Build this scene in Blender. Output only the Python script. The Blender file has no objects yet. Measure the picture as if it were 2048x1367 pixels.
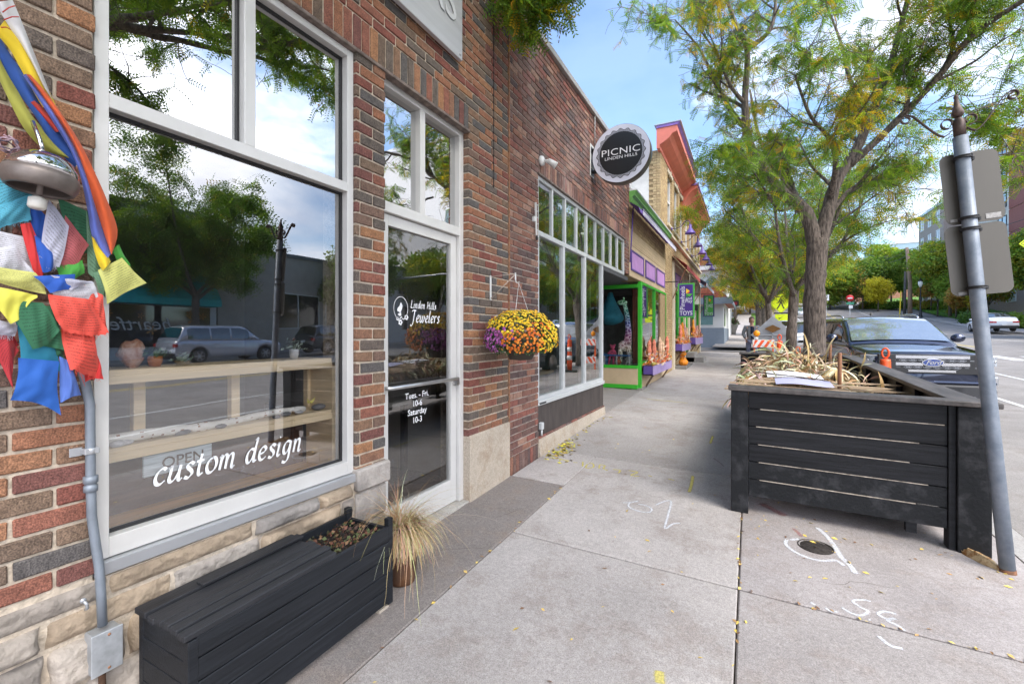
import bpy, bmesh, math, random
import numpy as np
from mathutils import Vector, Matrix
R = math.radians
PI = math.pi
scene = bpy.context.scene
COL = scene.collection
# ------------------------------------------------------------------ camera
TH = math.atan(476/900.0)          # the street runs this far right of the optical axis
CAMZ = 1.55
cd = bpy.data.cameras.new("camera"); cam = bpy.data.objects.new("camera", cd); COL.objects.link(cam)
cd.sensor_width = 36; cd.lens = 900/2048*36; cd.shift_y = -15.5/2048
cd.clip_start = 0.05; cd.clip_end = 3000
cam.location = (0, 0, CAMZ); cam.rotation_euler = (R(90), 0, TH)
scene.camera = cam
# ------------------------------------------------------------------ sky, sun, exposure
SUN_EL, SUN_AZ = 50.0, 118.0       # azimuth: direction the sun stands in, clockwise from +Y
w = bpy.data.worlds.new("World"); scene.world = w; w.use_nodes = True
nt = w.node_tree; N = nt.nodes; L = nt.links
for n in list(N): N.remove(n)
out = N.new('ShaderNodeOutputWorld'); bg = N.new('ShaderNodeBackground')
sky = N.new('ShaderNodeTexSky'); sky.sky_type = 'NISHITA'; sky.sun_disc = False
sky.sun_elevation = R(SUN_EL); sky.sun_rotation = R(SUN_AZ); sky.air_density = 1.0; sky.dust_density = 0.6; sky.ozone_density = 1.6
tc = N.new('ShaderNodeTexCoord')
mp = N.new('ShaderNodeMapping'); mp.inputs['Scale'].default_value = (1.0, 1.0, 2.2); mp.inputs['Location'].default_value = (0.35, 0.1, 0.2)
n1 = N.new('ShaderNodeTexNoise'); n1.inputs['Scale'].default_value = 2.6; n1.inputs['Detail'].default_value = 9; n1.inputs['Roughness'].default_value = 0.52
n1.inputs['Distortion'].default_value = 0.3
L.new(tc.outputs['Generated'], mp.inputs['Vector']); L.new(mp.outputs[0], n1.inputs['Vector'])
sx = N.new('ShaderNodeSeparateXYZ'); L.new(tc.outputs['Generated'], sx.inputs[0])
m1 = N.new('ShaderNodeMath'); m1.operation = 'MULTIPLY_ADD'; m1.inputs[1].default_value = 0.12; L.new(sx.outputs['X'], m1.inputs[0]); L.new(n1.outputs['Fac'], m1.inputs[2])
m2 = N.new('ShaderNodeMath'); m2.operation = 'MULTIPLY_ADD'; m2.inputs[1].default_value = -0.10; L.new(sx.outputs['Z'], m2.inputs[0]); L.new(m1.outputs[0], m2.inputs[2])
cr = N.new('ShaderNodeValToRGB'); cr.color_ramp.elements[0].position = 0.49; cr.color_ramp.elements[1].position = 0.70
cr.color_ramp.elements[0].color = (0.12, 0.12, 0.12, 1); cr.color_ramp.elements[1].color = (0.95, 0.95, 0.95, 1)
L.new(m2.outputs[0], cr.inputs[0])
n2 = N.new('ShaderNodeTexNoise'); n2.inputs['Scale'].default_value = 5; n2.inputs['Detail'].default_value = 5
L.new(mp.outputs[0], n2.inputs['Vector'])
cc = N.new('ShaderNodeValToRGB'); cc.color_ramp.elements[0].position = 0.35; cc.color_ramp.elements[1].position = 0.62
cc.color_ramp.elements[0].color = (6.2, 6.3, 7.2, 1); cc.color_ramp.elements[1].color = (9.6, 9.7, 10.2, 1)
L.new(n2.outputs['Fac'], cc.inputs[0])
mx = N.new('ShaderNodeMix'); mx.data_type = 'RGBA'
tint = N.new('ShaderNodeMix'); tint.data_type = 'RGBA'; tint.blend_type = 'MULTIPLY'; tint.inputs['Factor'].default_value = 1; tint.inputs['B'].default_value = (1.12, 1.45, 1.68, 1)
L.new(sky.outputs[0], tint.inputs['A'])
# clouds towards the sun are brighter and denser
dt = N.new('ShaderNodeVectorMath'); dt.operation = 'DOT_PRODUCT'; L.new(tc.outputs['Generated'], dt.inputs[0])
dt.inputs[1].default_value = (math.sin(R(SUN_AZ))*.9, math.cos(R(SUN_AZ))*.9, .35)
mr = N.new('ShaderNodeMapRange'); mr.inputs[1].default_value = .1; mr.inputs[2].default_value = 1.0; mr.inputs[3].default_value = 1.0; mr.inputs[4].default_value = 2.9; L.new(dt.outputs['Value'], mr.inputs[0])
vm = N.new('ShaderNodeVectorMath'); vm.operation = 'SCALE'; L.new(cc.outputs[0], vm.inputs[0]); L.new(mr.outputs[0], vm.inputs['Scale'])
mr2 = N.new('ShaderNodeMapRange'); mr2.inputs[1].default_value = .2; mr2.inputs[2].default_value = 1.0; mr2.inputs[3].default_value = 0.0; mr2.inputs[4].default_value = .22; L.new(dt.outputs['Value'], mr2.inputs[0])
ma = N.new('ShaderNodeMath'); ma.operation = 'ADD'; L.new(m2.outputs[0], ma.inputs[0]); L.new(mr2.outputs[0], ma.inputs[1]); L.new(ma.outputs[0], cr.inputs[0])
L.new(cr.outputs[0], mx.inputs['Factor']); L.new(tint.outputs['Result'], mx.inputs['A']); L.new(vm.outputs[0], mx.inputs['B'])
L.new(mx.outputs['Result'], bg.inputs['Color']); bg.inputs['Strength'].default_value = 0.115
L.new(bg.outputs[0], out.inputs[0])
sd = bpy.data.lights.new("sun", 'SUN'); sd.energy = 2.2; sd.angle = R(28); sd.color = (1.0, 0.94, 0.85)
so = bpy.data.objects.new("sun", sd); COL.objects.link(so)
so.rotation_euler = (R(90-SUN_EL), 0, R(180-SUN_AZ)+0)
scene.view_settings.view_transform = 'Standard'; scene.view_settings.look = 'None'
scene.view_settings.exposure = 0.96; scene.view_settings.gamma = 1.0
scene.cycles.max_bounces = 7; scene.cycles.diffuse_bounces = 3; scene.cycles.glossy_bounces = 4; scene.cycles.transparent_max_bounces = 12
scene.cycles.caustics_reflective = False; scene.cycles.caustics_refractive = False
# ------------------------------------------------------------------ pixel -> place (photo pixels 2048x1367), used to read sizes off the photo
CT, ST = math.cos(TH), math.sin(TH)
def ray(px, py):
    dx = px-1024.0; dz = 668.0-py
    return Vector((-ST*900+CT*dx, CT*900+ST*dx, dz))
def PX(px, py, X): d = ray(px, py); t = X/d.x; return Vector((X, d.y*t, CAMZ+d.z*t))
def PY(px, py, Y): d = ray(px, py); t = Y/d.y; return Vector((d.x*t, Y, CAMZ+d.z*t))
FACE = -2.10      # plane of the shop fronts
KERB = 1.75
FKERB = 20.6
def hill(y):        # the street climbs more steeply farther up
    return 0 if y < 45 else (.0012*(y-45)**2 if y < 95 else 3.0+.06*(min(y,140)-95))
def gz(x, y):
    s = 0.03*min(y,140)+hill(y)
    if x <= KERB: return s-0.02*x
    if x < FKERB: return s-0.20
    return s-0.05+0.01*(x-FKERB)
def G(px, py):
    d = ray(px, py); t = 0.002
    for i in range(60):
        p = d*t; e = CAMZ+p.z-gz(p.x, p.y)
        t2 = t*1.001; p2 = d*t2; e2 = CAMZ+p2.z-gz(p2.x, p2.y)
        if abs(e2-e) < 1e-12: break
        t -= e/((e2-e)/(t2-t)); t = max(min(t, .5), .001)
        if abs(e) < 1e-6: break
    p = d*t
    return Vector((p.x, p.y, gz(p.x, p.y)))
# ------------------------------------------------------------------ mesh builder
class MB:
    def __init__(s): s.v = []; s.f = []; s.m = []; s.c = []; s.smooth = []; s.cc = (0.5, 0.5, 0.5)
    def add(s, vs, fs, mi=0, smooth=False):
        b = len(s.v); s.v += [tuple(v) for v in vs]; s.c += [s.cc]*len(vs)
        for f in fs: s.f.append(tuple(b+i for i in f)); s.m.append(mi); s.smooth.append(smooth)
    def hexa(s, p, mi=0):   # 8 points: bottom 0-3 ccw, top 4-7
        s.add(p, [(3,2,1,0),(4,5,6,7),(0,1,5,4),(1,2,6,5),(2,3,7,6),(3,0,4,7)], mi)
    def box(s, x0, x1, y0, y1, z0, z1, mi=0, bev=0.0):
        if x0 > x1: x0, x1 = x1, x0
        if y0 > y1: y0, y1 = y1, y0
        if z0 > z1: z0, z1 = z1, z0
        if bev <= 0:
            s.hexa([(x0,y0,z0),(x1,y0,z0),(x1,y1,z0),(x0,y1,z0),(x0,y0,z1),(x1,y0,z1),(x1,y1,z1),(x0,y1,z1)], mi); return
        b = min(bev, (x1-x0)*.45, (y1-y0)*.45, (z1-z0)*.45)
        X = (x0, x1); Y = (y0, y1); Z = (z0, z1); vs = []; idx = {}
        for i in (0,1):
            for j in (0,1):
                for k in (0,1):
                    sx_, sy_, sz_ = (1-2*i), (1-2*j), (1-2*k)
                    for a in range(3):
                        d = [b*sx_, b*sy_, b*sz_]; d[a] = 0
                        idx[(i,j,k,a)] = len(vs); vs.append((X[i]+d[0], Y[j]+d[1], Z[k]+d[2]))
        fs = []
        for a, (u, w_) in ((0,(1,2)),(1,(0,2)),(2,(0,1))):
            for side in (0,1):
                q = []
                for (cu, cw) in ((0,0),(1,0),(1,1),(0,1)):
                    t = [0,0,0]; t[a] = side; t[u] = cu; t[w_] = cw; q.append(idx[(t[0],t[1],t[2],a)])
                fs.append(tuple(q))
        for e, (a, b_) in ((2,(0,1)),(1,(0,2)),(0,(1,2))):   # edges along axis e
            for p in (0,1):
                for q_ in (0,1):
                    t0 = [0,0,0]; t0[a] = p; t0[b_] = q_; t1 = list(t0); t0[e] = 0; t1[e] = 1
                    fs.append((idx[(*t0,a)], idx[(*t0,b_)], idx[(*t1,b_)], idx[(*t1,a)]))
        for i in (0,1):
            for j in (0,1):
                for k in (0,1): fs.append((idx[(i,j,k,0)], idx[(i,j,k,1)], idx[(i,j,k,2)]))
        s.add(vs, fs, mi)
    def obox(s, c, ax, ay, az, mi=0):   # centre + three half-axis vectors
        c = Vector(c); ax = Vector(ax); ay = Vector(ay); az = Vector(az)
        s.hexa([c-ax-ay-az, c+ax-ay-az, c+ax+ay-az, c-ax+ay-az, c-ax-ay+az, c+ax-ay+az, c+ax+ay+az, c-ax+ay+az], mi)
    def beam(s, a, b, w_, h, mi=0, up=(0,0,1)):
        a = Vector(a); b = Vector(b); d = (b-a); u = Vector(up)
        x = d.cross(u)
        if x.length < 1e-6: x = d.cross(Vector((1,0,0)))
        x.normalize(); z = x.cross(d).normalized()
        s.obox((a+b)/2, d/2, x*w_/2, z*h/2, mi)
    def tube(s, pts, r, n=8, mi=0, cap=True, smooth=True, flat=1.0):
        pts = [Vector(p) for p in pts]
        if not hasattr(r, '__len__'): r = [r]*len(pts)
        vs = []; prev = None
        for i, p in enumerate(pts):
            d = (pts[min(i+1, len(pts)-1)]-pts[max(i-1, 0)])
            if d.length < 1e-9: d = Vector((0,0,1))
            d.normalize()
            if prev is None:
                prev = d.cross(Vector((0,0,1)) if abs(d.z) < .9 else Vector((1,0,0)))
            x = (prev-d*prev.dot(d))
            if x.length < 1e-6: x = d.cross(Vector((0,1,0)))
            x.normalize(); y = d.cross(x); prev = x
            for k in range(n):
                a = 2*PI*k/n; vs.append(p+x*math.cos(a)*r[i]+y*math.sin(a)*r[i]*flat)
        fs = []
        for i in range(len(pts)-1):
            for k in range(n):
                a = i*n+k; b = i*n+(k+1) % n; fs.append((a, b, b+n, a+n))
        s.add(vs, fs, mi, smooth)
        if cap:
            b0 = len(s.v)-len(vs)
            s.f.append(tuple(b0+k for k in reversed(range(n)))); s.m.append(mi); s.smooth.append(False)
            s.f.append(tuple(b0+(len(pts)-1)*n+k for k in range(n))); s.m.append(mi); s.smooth.append(False)
    def lathe(s, prof, c=(0,0,0), n=24, mi=0, axis='z', smooth=True, sx=1.0, sy=1.0):
        c = Vector(c); vs = []
        for (r, h) in prof:
            for k in range(n):
                a = 2*PI*k/n; u = r*math.cos(a)*sx; v = r*math.sin(a)*sy
                if axis == 'z': q = (u, v, h)
                elif axis == 'y': q = (u, h, v)
                else: q = (h, u, v)
                vs.append(c+Vector(q))
        fs = []
        for i in range(len(prof)-1):
            for k in range(n):
                a = i*n+k; b = i*n+(k+1) % n
                fs.append((a, b, b+n, a+n) if axis != 'y' else (b, a, a+n, b+n))
        if prof[0][0] > 1e-5: fs.append(tuple(reversed(range(n))))
        if prof[-1][0] > 1e-5: fs.append(tuple((len(prof)-1)*n+k for k in range(n)))
        s.add(vs, fs, mi, smooth)
    def ball(s, c, rx, ry=None, rz=None, n=12, m=8, mi=0, rot=None):
        ry = ry or rx; rz = rz or rx; c = Vector(c); vs = []
        for i in range(m+1):
            t = PI*i/m
            for k in range(n):
                a = 2*PI*k/n; q = Vector((rx*math.sin(t)*math.cos(a), ry*math.sin(t)*math.sin(a), -rz*math.cos(t)))
                if rot: q = rot @ q
                vs.append(c+q)
        fs = [(i*n+k, i*n+(k+1) % n, (i+1)*n+(k+1) % n, (i+1)*n+k) for i in range(m) for k in range(n)]
        s.add(vs, fs, mi, True)
    def prism(s, poly, a0, a1, axis='x', mi=0):   # poly in the other two axes (order y,z / x,z / x,y)
        def q(u, v, a): return {'x': (a,u,v), 'y': (u,a,v), 'z': (u,v,a)}[axis]
        n = len(poly); vs = [q(u,v,a0) for u,v in poly]+[q(u,v,a1) for u,v in poly]
        fs = [tuple(reversed(range(n))), tuple(range(n, 2*n))]+[(i, (i+1) % n, n+(i+1) % n, n+i) for i in range(n)]
        s.add(vs, fs, mi)
    def grid(s, fn, nu, nv, mi=0, smooth=True, thick=0):
        vs = [fn(i/nu, j/nv) for j in range(nv+1) for i in range(nu+1)]
        fs = [(j*(nu+1)+i, j*(nu+1)+i+1, (j+1)*(nu+1)+i+1, (j+1)*(nu+1)+i) for j in range(nv) for i in range(nu)]
        s.add(vs, fs, mi, smooth)
    def build(s, name, mats, parent=None, recalc=True, origin=None):
        me = bpy.data.meshes.new(name)
        o = bpy.data.objects.new(name, me); COL.objects.link(o)
        org = Vector((0,0,0))
        if parent is None and origin is not None: org = Vector(origin)
        me.from_pydata([(v[0]-org.x, v[1]-org.y, v[2]-org.z) for v in s.v], [], s.f)
        o.location = org
        if not isinstance(mats, (list, tuple)): mats = [mats]
        for m in mats: me.materials.append(m)
        me.polygons.foreach_set('material_index', s.m)
        me.polygons.foreach_set('use_smooth', s.smooth)
        ca = me.color_attributes.new('Col', 'FLOAT_COLOR', 'POINT')
        a = np.ones((len(s.v), 4), dtype=np.float32); a[:, :3] = np.array(s.c, dtype=np.float32).reshape(-1, 3)
        ca.data.foreach_set('color', a.ravel())
        if recalc and len(s.f) < 60000:
            bm = bmesh.new(); bm.from_mesh(me); bmesh.ops.recalc_face_normals(bm, faces=bm.faces); bm.to_mesh(me); bm.free()
        me.update()
        if parent is not None:
            o.parent = parent
            pw = Matrix.Translation(parent.get('_loc', (0,0,0))) if '_loc' in parent.keys() else None
            if pw is not None: o.matrix_parent_inverse = Matrix.Translation(-Vector(parent['_loc']))
        return o
def tag(o, label=None, cat=None, group=None, kind=None):
    if label: o['label'] = label
    if cat: o['category'] = cat
    if group: o['group'] = group
    if kind: o['kind'] = kind
    return o
def thing(name, label, cat, loc=(0,0,0), group=None):    # Empty at the base; parts are built in world coordinates
    o = bpy.data.objects.new(name, None); COL.objects.link(o); o.empty_display_size = .1
    o.location = loc; o['_loc'] = tuple(loc); tag(o, label, cat, group); return o
def local_thing(name, label, cat, loc, rz=0, group=None, sc=1.0):   # parts are built in local coordinates
    o = bpy.data.objects.new(name, None); COL.objects.link(o); o.empty_display_size = .1
    o.location = loc; o.rotation_euler = (0,0,rz); o.scale = (sc,sc,sc); tag(o, label, cat, group); return o
def kids(o): return [c for c in bpy.data.objects if c.parent == o]
def copy_tree(o, parent=None):
    c = o.copy(); COL.objects.link(c)
    if parent is not None: c.parent = parent
    for ch in kids(o): copy_tree(ch, c)
    return c
# ------------------------------------------------------------------ materials
MATS = {}
def _new(name):
    m = bpy.data.materials.new(name); m.use_nodes = True; n = m.node_tree.nodes; l = m.node_tree.links
    return m, n, l, n['Principled BSDF']
def M(name, col=(.5,.5,.5), rough=.6, metal=0, var=.12, scale=6, bump=.0, bscale=None, col2=None, coat=0, spec=None, stretch=(1,1,1), detail=6, attr=False, emit=0, sheen=0, hueattr=None, contrast=(.35,.65)):
    if name in MATS: return MATS[name]
    m, n, l, b = _new(name)
    tcn = n.new('ShaderNodeTexCoord'); mpn = n.new('ShaderNodeMapping'); mpn.inputs['Scale'].default_value = stretch
    l.new(tcn.outputs['Object'], mpn.inputs['Vector'])
    no = n.new('ShaderNodeTexNoise'); no.inputs['Scale'].default_value = scale; no.inputs['Detail'].default_value = detail; no.inputs['Roughness'].default_value = .6
    l.new(mpn.outputs[0], no.inputs['Vector'])
    rp = n.new('ShaderNodeValToRGB'); rp.color_ramp.elements[0].position = contrast[0]; rp.color_ramp.elements[1].position = contrast[1]
    c2 = col2 or tuple(min(1, c*(1+var)) for c in col); c1 = col if col2 else tuple(c*(1-var) for c in col)
    rp.color_ramp.elements[0].color = (*c1, 1); rp.color_ramp.elements[1].color = (*c2, 1)
    l.new(no.outputs['Fac'], rp.inputs[0])
    if attr:
        at = n.new('ShaderNodeVertexColor'); at.layer_name = 'Col'
        mm = n.new('ShaderNodeMix'); mm.data_type = 'RGBA'; mm.blend_type = 'MULTIPLY'; mm.inputs['Factor'].default_value = 1
        l.new(rp.outputs[0], mm.inputs['A']); l.new(at.outputs['Color'], mm.inputs['B']); l.new(mm.outputs['Result'], b.inputs['Base Color'])
    else: l.new(rp.outputs[0], b.inputs['Base Color'])
    b.inputs['Roughness'].default_value = rough; b.inputs['Metallic'].default_value = metal
    if spec is not None: b.inputs['Specular IOR Level'].default_value = spec
    if coat: b.inputs['Coat Weight'].default_value = coat; b.inputs['Coat Roughness'].default_value = .04
    if sheen: b.inputs['Sheen Weight'].default_value = sheen
    if emit: l.new(rp.outputs[0], b.inputs['Emission Color']); b.inputs['Emission Strength'].default_value = emit
    if bump:
        nb = n.new('ShaderNodeTexNoise'); nb.inputs['Scale'].default_value = bscale or scale*6; nb.inputs['Detail'].default_value = 5
        l.new(mpn.outputs[0], nb.inputs['Vector'])
        bp = n.new('ShaderNodeBump'); bp.inputs['Strength'].default_value = bump; bp.inputs['Distance'].default_value = .01
        l.new(nb.outputs['Fac'], bp.inputs['Height']); l.new(bp.outputs[0], b.inputs['Normal'])
    MATS[name] = m; return m
def glass(name, refl=.3, tint=(.9,.95,.95), wav=.0, wscale=2.0, rough=0.0, rtint=(1,1,1)):
    if name in MATS: return MATS[name]
    m = bpy.data.materials.new(name); m.use_nodes = True; n = m.node_tree.nodes; l = m.node_tree.links
    for q in list(n): n.remove(q)
    o = n.new('ShaderNodeOutputMaterial'); mi = n.new('ShaderNodeMixShader'); tr = n.new('ShaderNodeBsdfTransparent'); gl = n.new('ShaderNodeBsdfGlossy')
    tr.inputs[0].default_value = (*tint, 1); gl.inputs['Roughness'].default_value = rough; gl.inputs['Color'].default_value = (*rtint, 1)
    lw = n.new('ShaderNodeLayerWeight'); lw.inputs['Blend'].default_value = .22
    ma = n.new('ShaderNodeMath'); ma.operation = 'MULTIPLY_ADD'; ma.inputs[1].default_value = 1-refl; ma.inputs[2].default_value = refl; ma.use_clamp = True
    l.new(lw.outputs['Fresnel'], ma.inputs[0]); l.new(ma.outputs[0], mi.inputs[0]); l.new(tr.outputs[0], mi.inputs[1]); l.new(gl.outputs[0], mi.inputs[2]); l.new(mi.outputs[0], o.inputs[0])
    if wav:
        tcn = n.new('ShaderNodeTexCoord'); nb = n.new('ShaderNodeTexNoise'); nb.inputs['Scale'].default_value = wscale; nb.inputs['Detail'].default_value = 2
        l.new(tcn.outputs['Object'], nb.inputs['Vector'])
        bp = n.new('ShaderNodeBump'); bp.inputs['Strength'].default_value = wav; bp.inputs['Distance'].default_value = .05
        l.new(nb.outputs['Fac'], bp.inputs['Height']); l.new(bp.outputs[0], gl.inputs['Normal']); 
    MATS[name] = m; return m
def brickmat(name, palette, rough=.85, bump=.5, stain=.0):
    m, n, l, b = _new(name)
    at = n.new('ShaderNodeVertexColor'); at.layer_name = 'Col'; sp = n.new('ShaderNodeSeparateColor'); l.new(at.outputs['Color'], sp.inputs[0])
    rp = n.new('ShaderNodeValToRGB'); rp.color_ramp.interpolation = 'CONSTANT'; e = rp.color_ramp.elements
    for i, c in enumerate(palette):
        if i < 2: el = e[i]; el.position = i/len(palette)
        else: el = e.new(i/len(palette))
        el.color = (*c, 1)
    l.new(sp.outputs[0], rp.inputs[0])
    tcn = n.new('ShaderNodeTexCoord'); no = n.new('ShaderNodeTexNoise'); no.inputs['Scale'].default_value = 26; no.inputs['Detail'].default_value = 9; no.inputs['Roughness'].default_value = .85
    l.new(tcn.outputs['Object'], no.inputs['Vector'])
    r2 = n.new('ShaderNodeValToRGB'); r2.color_ramp.elements[0].position = .3; r2.color_ramp.elements[1].position = .7
    r2.color_ramp.elements[0].color = (.45,.44,.45,1); r2.color_ramp.elements[1].color = (1.5,1.48,1.45,1); l.new(no.outputs['Fac'], r2.inputs[0])
    mm = n.new('ShaderNodeMix'); mm.data_type = 'RGBA'; mm.blend_type = 'MULTIPLY'; mm.inputs['Factor'].default_value = 1
    l.new(rp.outputs[0], mm.inputs['A']); l.new(r2.outputs[0], mm.inputs['B'])
    n5 = n.new('ShaderNodeTexNoise'); n5.inputs['Scale'].default_value = 190; n5.inputs['Detail'].default_value = 3; l.new(tcn.outputs['Object'], n5.inputs['Vector'])
    r5 = n.new('ShaderNodeValToRGB'); r5.color_ramp.elements[0].position = .38; r5.color_ramp.elements[1].position = .62; r5.color_ramp.elements[0].color = (.62,.62,.64,1); r5.color_ramp.elements[1].color = (1.28,1.26,1.24,1); l.new(n5.outputs['Fac'], r5.inputs[0])
    m5 = n.new('ShaderNodeMix'); m5.data_type = 'RGBA'; m5.blend_type = 'MULTIPLY'; m5.inputs['Factor'].default_value = 1; l.new(mm.outputs['Result'], m5.inputs['A']); l.new(r5.outputs[0], m5.inputs['B'])
    last = m5.outputs['Result']
    if stain:
        n3 = n.new('ShaderNodeTexNoise'); n3.inputs['Scale'].default_value = 1.1; n3.inputs['Detail'].default_value = 9; n3.inputs['Roughness'].default_value = .7
        l.new(tcn.outputs['Object'], n3.inputs['Vector']); r3 = n.new('ShaderNodeValToRGB'); r3.color_ramp.elements[0].position = .52; r3.color_ramp.elements[1].position = .75
        r3.color_ramp.elements[1].color = (stain,stain,stain,1); l.new(n3.outputs['Fac'], r3.inputs[0])
        m3 = n.new('ShaderNodeMix'); m3.data_type = 'RGBA'; l.new(r3.outputs[0], m3.inputs['Factor']); l.new(last, m3.inputs['A']); m3.inputs['B'].default_value = (.42,.37,.36,1); last = m3.outputs['Result']
    l.new(last, b.inputs['Base Color']); b.inputs['Roughness'].default_value = rough; b.inputs['Specular IOR Level'].default_value = .3
    vo = n.new('ShaderNodeTexNoise'); vo.inputs['Scale'].default_value = 170; vo.inputs['Detail'].default_value = 5; l.new(tcn.outputs['Object'], vo.inputs['Vector'])
    wv = n.new('ShaderNodeTexWave'); wv.wave_type = 'BANDS'; wv.bands_direction = 'Y'; wv.inputs['Scale'].default_value = 26; wv.inputs['Distortion'].default_value = 9; wv.inputs['Detail'].default_value = 2
    l.new(tcn.outputs['Object'], wv.inputs['Vector'])
    wm = n.new('ShaderNodeMath'); wm.operation = 'MULTIPLY'; wm.inputs[1].default_value = .15; l.new(wv.outputs['Fac'], wm.inputs[0]); ad = n.new('ShaderNodeMath'); ad.operation = 'ADD'; l.new(vo.outputs['Fac'], ad.inputs[0]); l.new(wm.outputs[0], ad.inputs[1])
    bp = n.new('ShaderNodeBump'); bp.inputs['Strength'].default_value = bump; bp.inputs['Distance'].default_value = .004
    l.new(ad.outputs[0], bp.inputs['Height']); l.new(bp.outputs[0], b.inputs['Normal'])
    MATS[name] = m; return m
# text -> mesh added to an MB through a placement function
def text_mesh(body, size=1, bold=0, shear=0, align='CENTER', res=3, space=1.0):
    cu = bpy.data.curves.new('t', 'FONT'); cu.body = body; cu.size = size; cu.offset = bold; cu.shear = shear; cu.align_x = align; cu.align_y = 'CENTER'
    cu.resolution_u = res; cu.space_character = space
    o = bpy.data.objects.new('t', cu); COL.objects.link(o); bpy.context.view_layer.update()
    dg = bpy.context.evaluated_depsgraph_get(); me = o.evaluated_get(dg).to_mesh()
    vs = [tuple(v.co) for v in me.vertices]; fs = [tuple(p.vertices) for p in me.polygons]
    o.evaluated_get(dg).to_mesh_clear(); bpy.data.objects.remove(o); bpy.data.curves.remove(cu)
    return vs, fs
def put_text(mb, body, org, u, v, size, mi=0, **k):
    vs, fs = text_mesh(body, size, **k); org = Vector(org); u = Vector(u); v = Vector(v)
    mb.add([org+u*a[0]+v*a[1] for a in vs], fs, mi)
# ================================================================== ground
rnd = random.Random(7)
def concrete(name, col, blot=(.30,.26,.23), bs=1.3, grain=.9, agg=True):
    m, n, l, b = _new(name)
    tcn = n.new('ShaderNodeTexCoord')
    def noise(s, d=6, r=.6):
        q = n.new('ShaderNodeTexNoise'); q.inputs['Scale'].default_value = s; q.inputs['Detail'].default_value = d; q.inputs['Roughness'].default_value = r
        l.new(tcn.outputs['Object'], q.inputs['Vector']); return q
    def ramp(src, p0, p1, c0, c1):
        q = n.new('ShaderNodeValToRGB'); q.color_ramp.elements[0].position = p0; q.color_ramp.elements[1].position = p1
        q.color_ramp.elements[0].color = (*c0, 1); q.color_ramp.elements[1].color = (*c1, 1); l.new(src, q.inputs[0]); return q
    def mixc(f, a, c, bl='MIX'):
        q = n.new('ShaderNodeMix'); q.data_type = 'RGBA'; q.blend_type = bl
        if isinstance(f, float): q.inputs['Factor'].default_value = f
        else: l.new(f, q.inputs['Factor'])
        l.new(a, q.inputs['A'])
        if isinstance(c, tuple): q.inputs['B'].default_value = (*c, 1)
        else: l.new(c, q.inputs['B'])
        return q.outputs['Result']
    at = n.new('ShaderNodeVertexColor'); at.layer_name = 'Col'
    big = ramp(noise(.9, 5, .6).outputs['Fac'], .35, .65, tuple(c*.82 for c in col), tuple(c*1.1 for c in col)).outputs[0]
    c = mixc(1.0, big, at.outputs['Color'], 'MULTIPLY')
    bl = ramp(noise(bs*2.2, 9, .72).outputs['Fac'], .50, .68, (0,0,0), (.6,.6,.6)).outputs[0]
    c = mixc(bl, c, blot)
    fine = ramp(noise(160, 2, .8).outputs['Fac'], .3, .7, (.62,.62,.63), (1.3,1.29,1.27)).outputs[0]
    c = mixc(grain, c, fine, 'MULTIPLY')
    mid = ramp(noise(42, 4, .7).outputs['Fac'], .3, .7, (.84,.83,.82), (1.12,1.12,1.12)).outputs[0]
    c = mixc(1.0, c, mid, 'MULTIPLY')
    if agg:
        vo = n.new('ShaderNodeTexVoronoi'); vo.inputs['Scale'].default_value = 46; l.new(tcn.outputs['Object'], vo.inputs['Vector'])
        r1 = ramp(vo.outputs['Distance'], .07, .12, (.7,.7,.7), (0,0,0)).outputs[0]
        sc_ = n.new('ShaderNodeSeparateColor'); l.new(vo.outputs['Color'], sc_.inputs[0])
        r2 = ramp(sc_.outputs[0], .80, .84, (0,0,0), (1,1,1)).outputs[0]
        mm = n.new('ShaderNodeMath'); mm.operation = 'MULTIPLY'; l.new(r1, mm.inputs[0]); l.new(r2, mm.inputs[1])
        c = mixc(mm.outputs[0], c, (.10,.075,.06))
        r4 = ramp(sc_.outputs[1], .86, .9, (0,0,0), (1,1,1)).outputs[0]
        m4 = n.new('ShaderNodeMath'); m4.operation = 'MULTIPLY'; l.new(r1, m4.inputs[0]); l.new(r4, m4.inputs[1])
        c = mixc(m4.outputs[0], c, (.62,.6,.56))
    l.new(c, b.inputs['Base Color']); b.inputs['Roughness'].default_value = .9; b.inputs['Specular IOR Level'].default_value = .25
    bp = n.new('ShaderNodeBump'); bp.inputs['Strength'].default_value = .35; bp.inputs['Distance'].default_value = .004
    l.new(noise(120, 4, .7).outputs['Fac'], bp.inputs['Height']); l.new(bp.outputs[0], b.inputs['Normal'])
    MATS[name] = m; return m
m_slab = concrete('concrete_slab', (.44,.41,.395), blot=(.27,.22,.19))
m_apron = concrete('old_concrete', (.27,.242,.228), blot=(.30,.24,.20), grain=1.0)
m_joint = M('joint_dirt', (.085,.062,.045), .95, var=.5, scale=40)
m_asph = concrete('asphalt', (.30,.28,.265), blot=(.20,.17,.15), bs=.8)
m_kerb = concrete('kerb_concrete', (.40,.385,.37))
m_white = M('white_road_paint', (.62,.62,.6), .7, var=.25, scale=22)
m_yel = M('yellow_road_paint', (.62,.47,.12), .7, var=.25, scale=22)
m_lawn = M('lawn_ground', (.10,.22,.03), .95, var=.4, scale=3)

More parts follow.
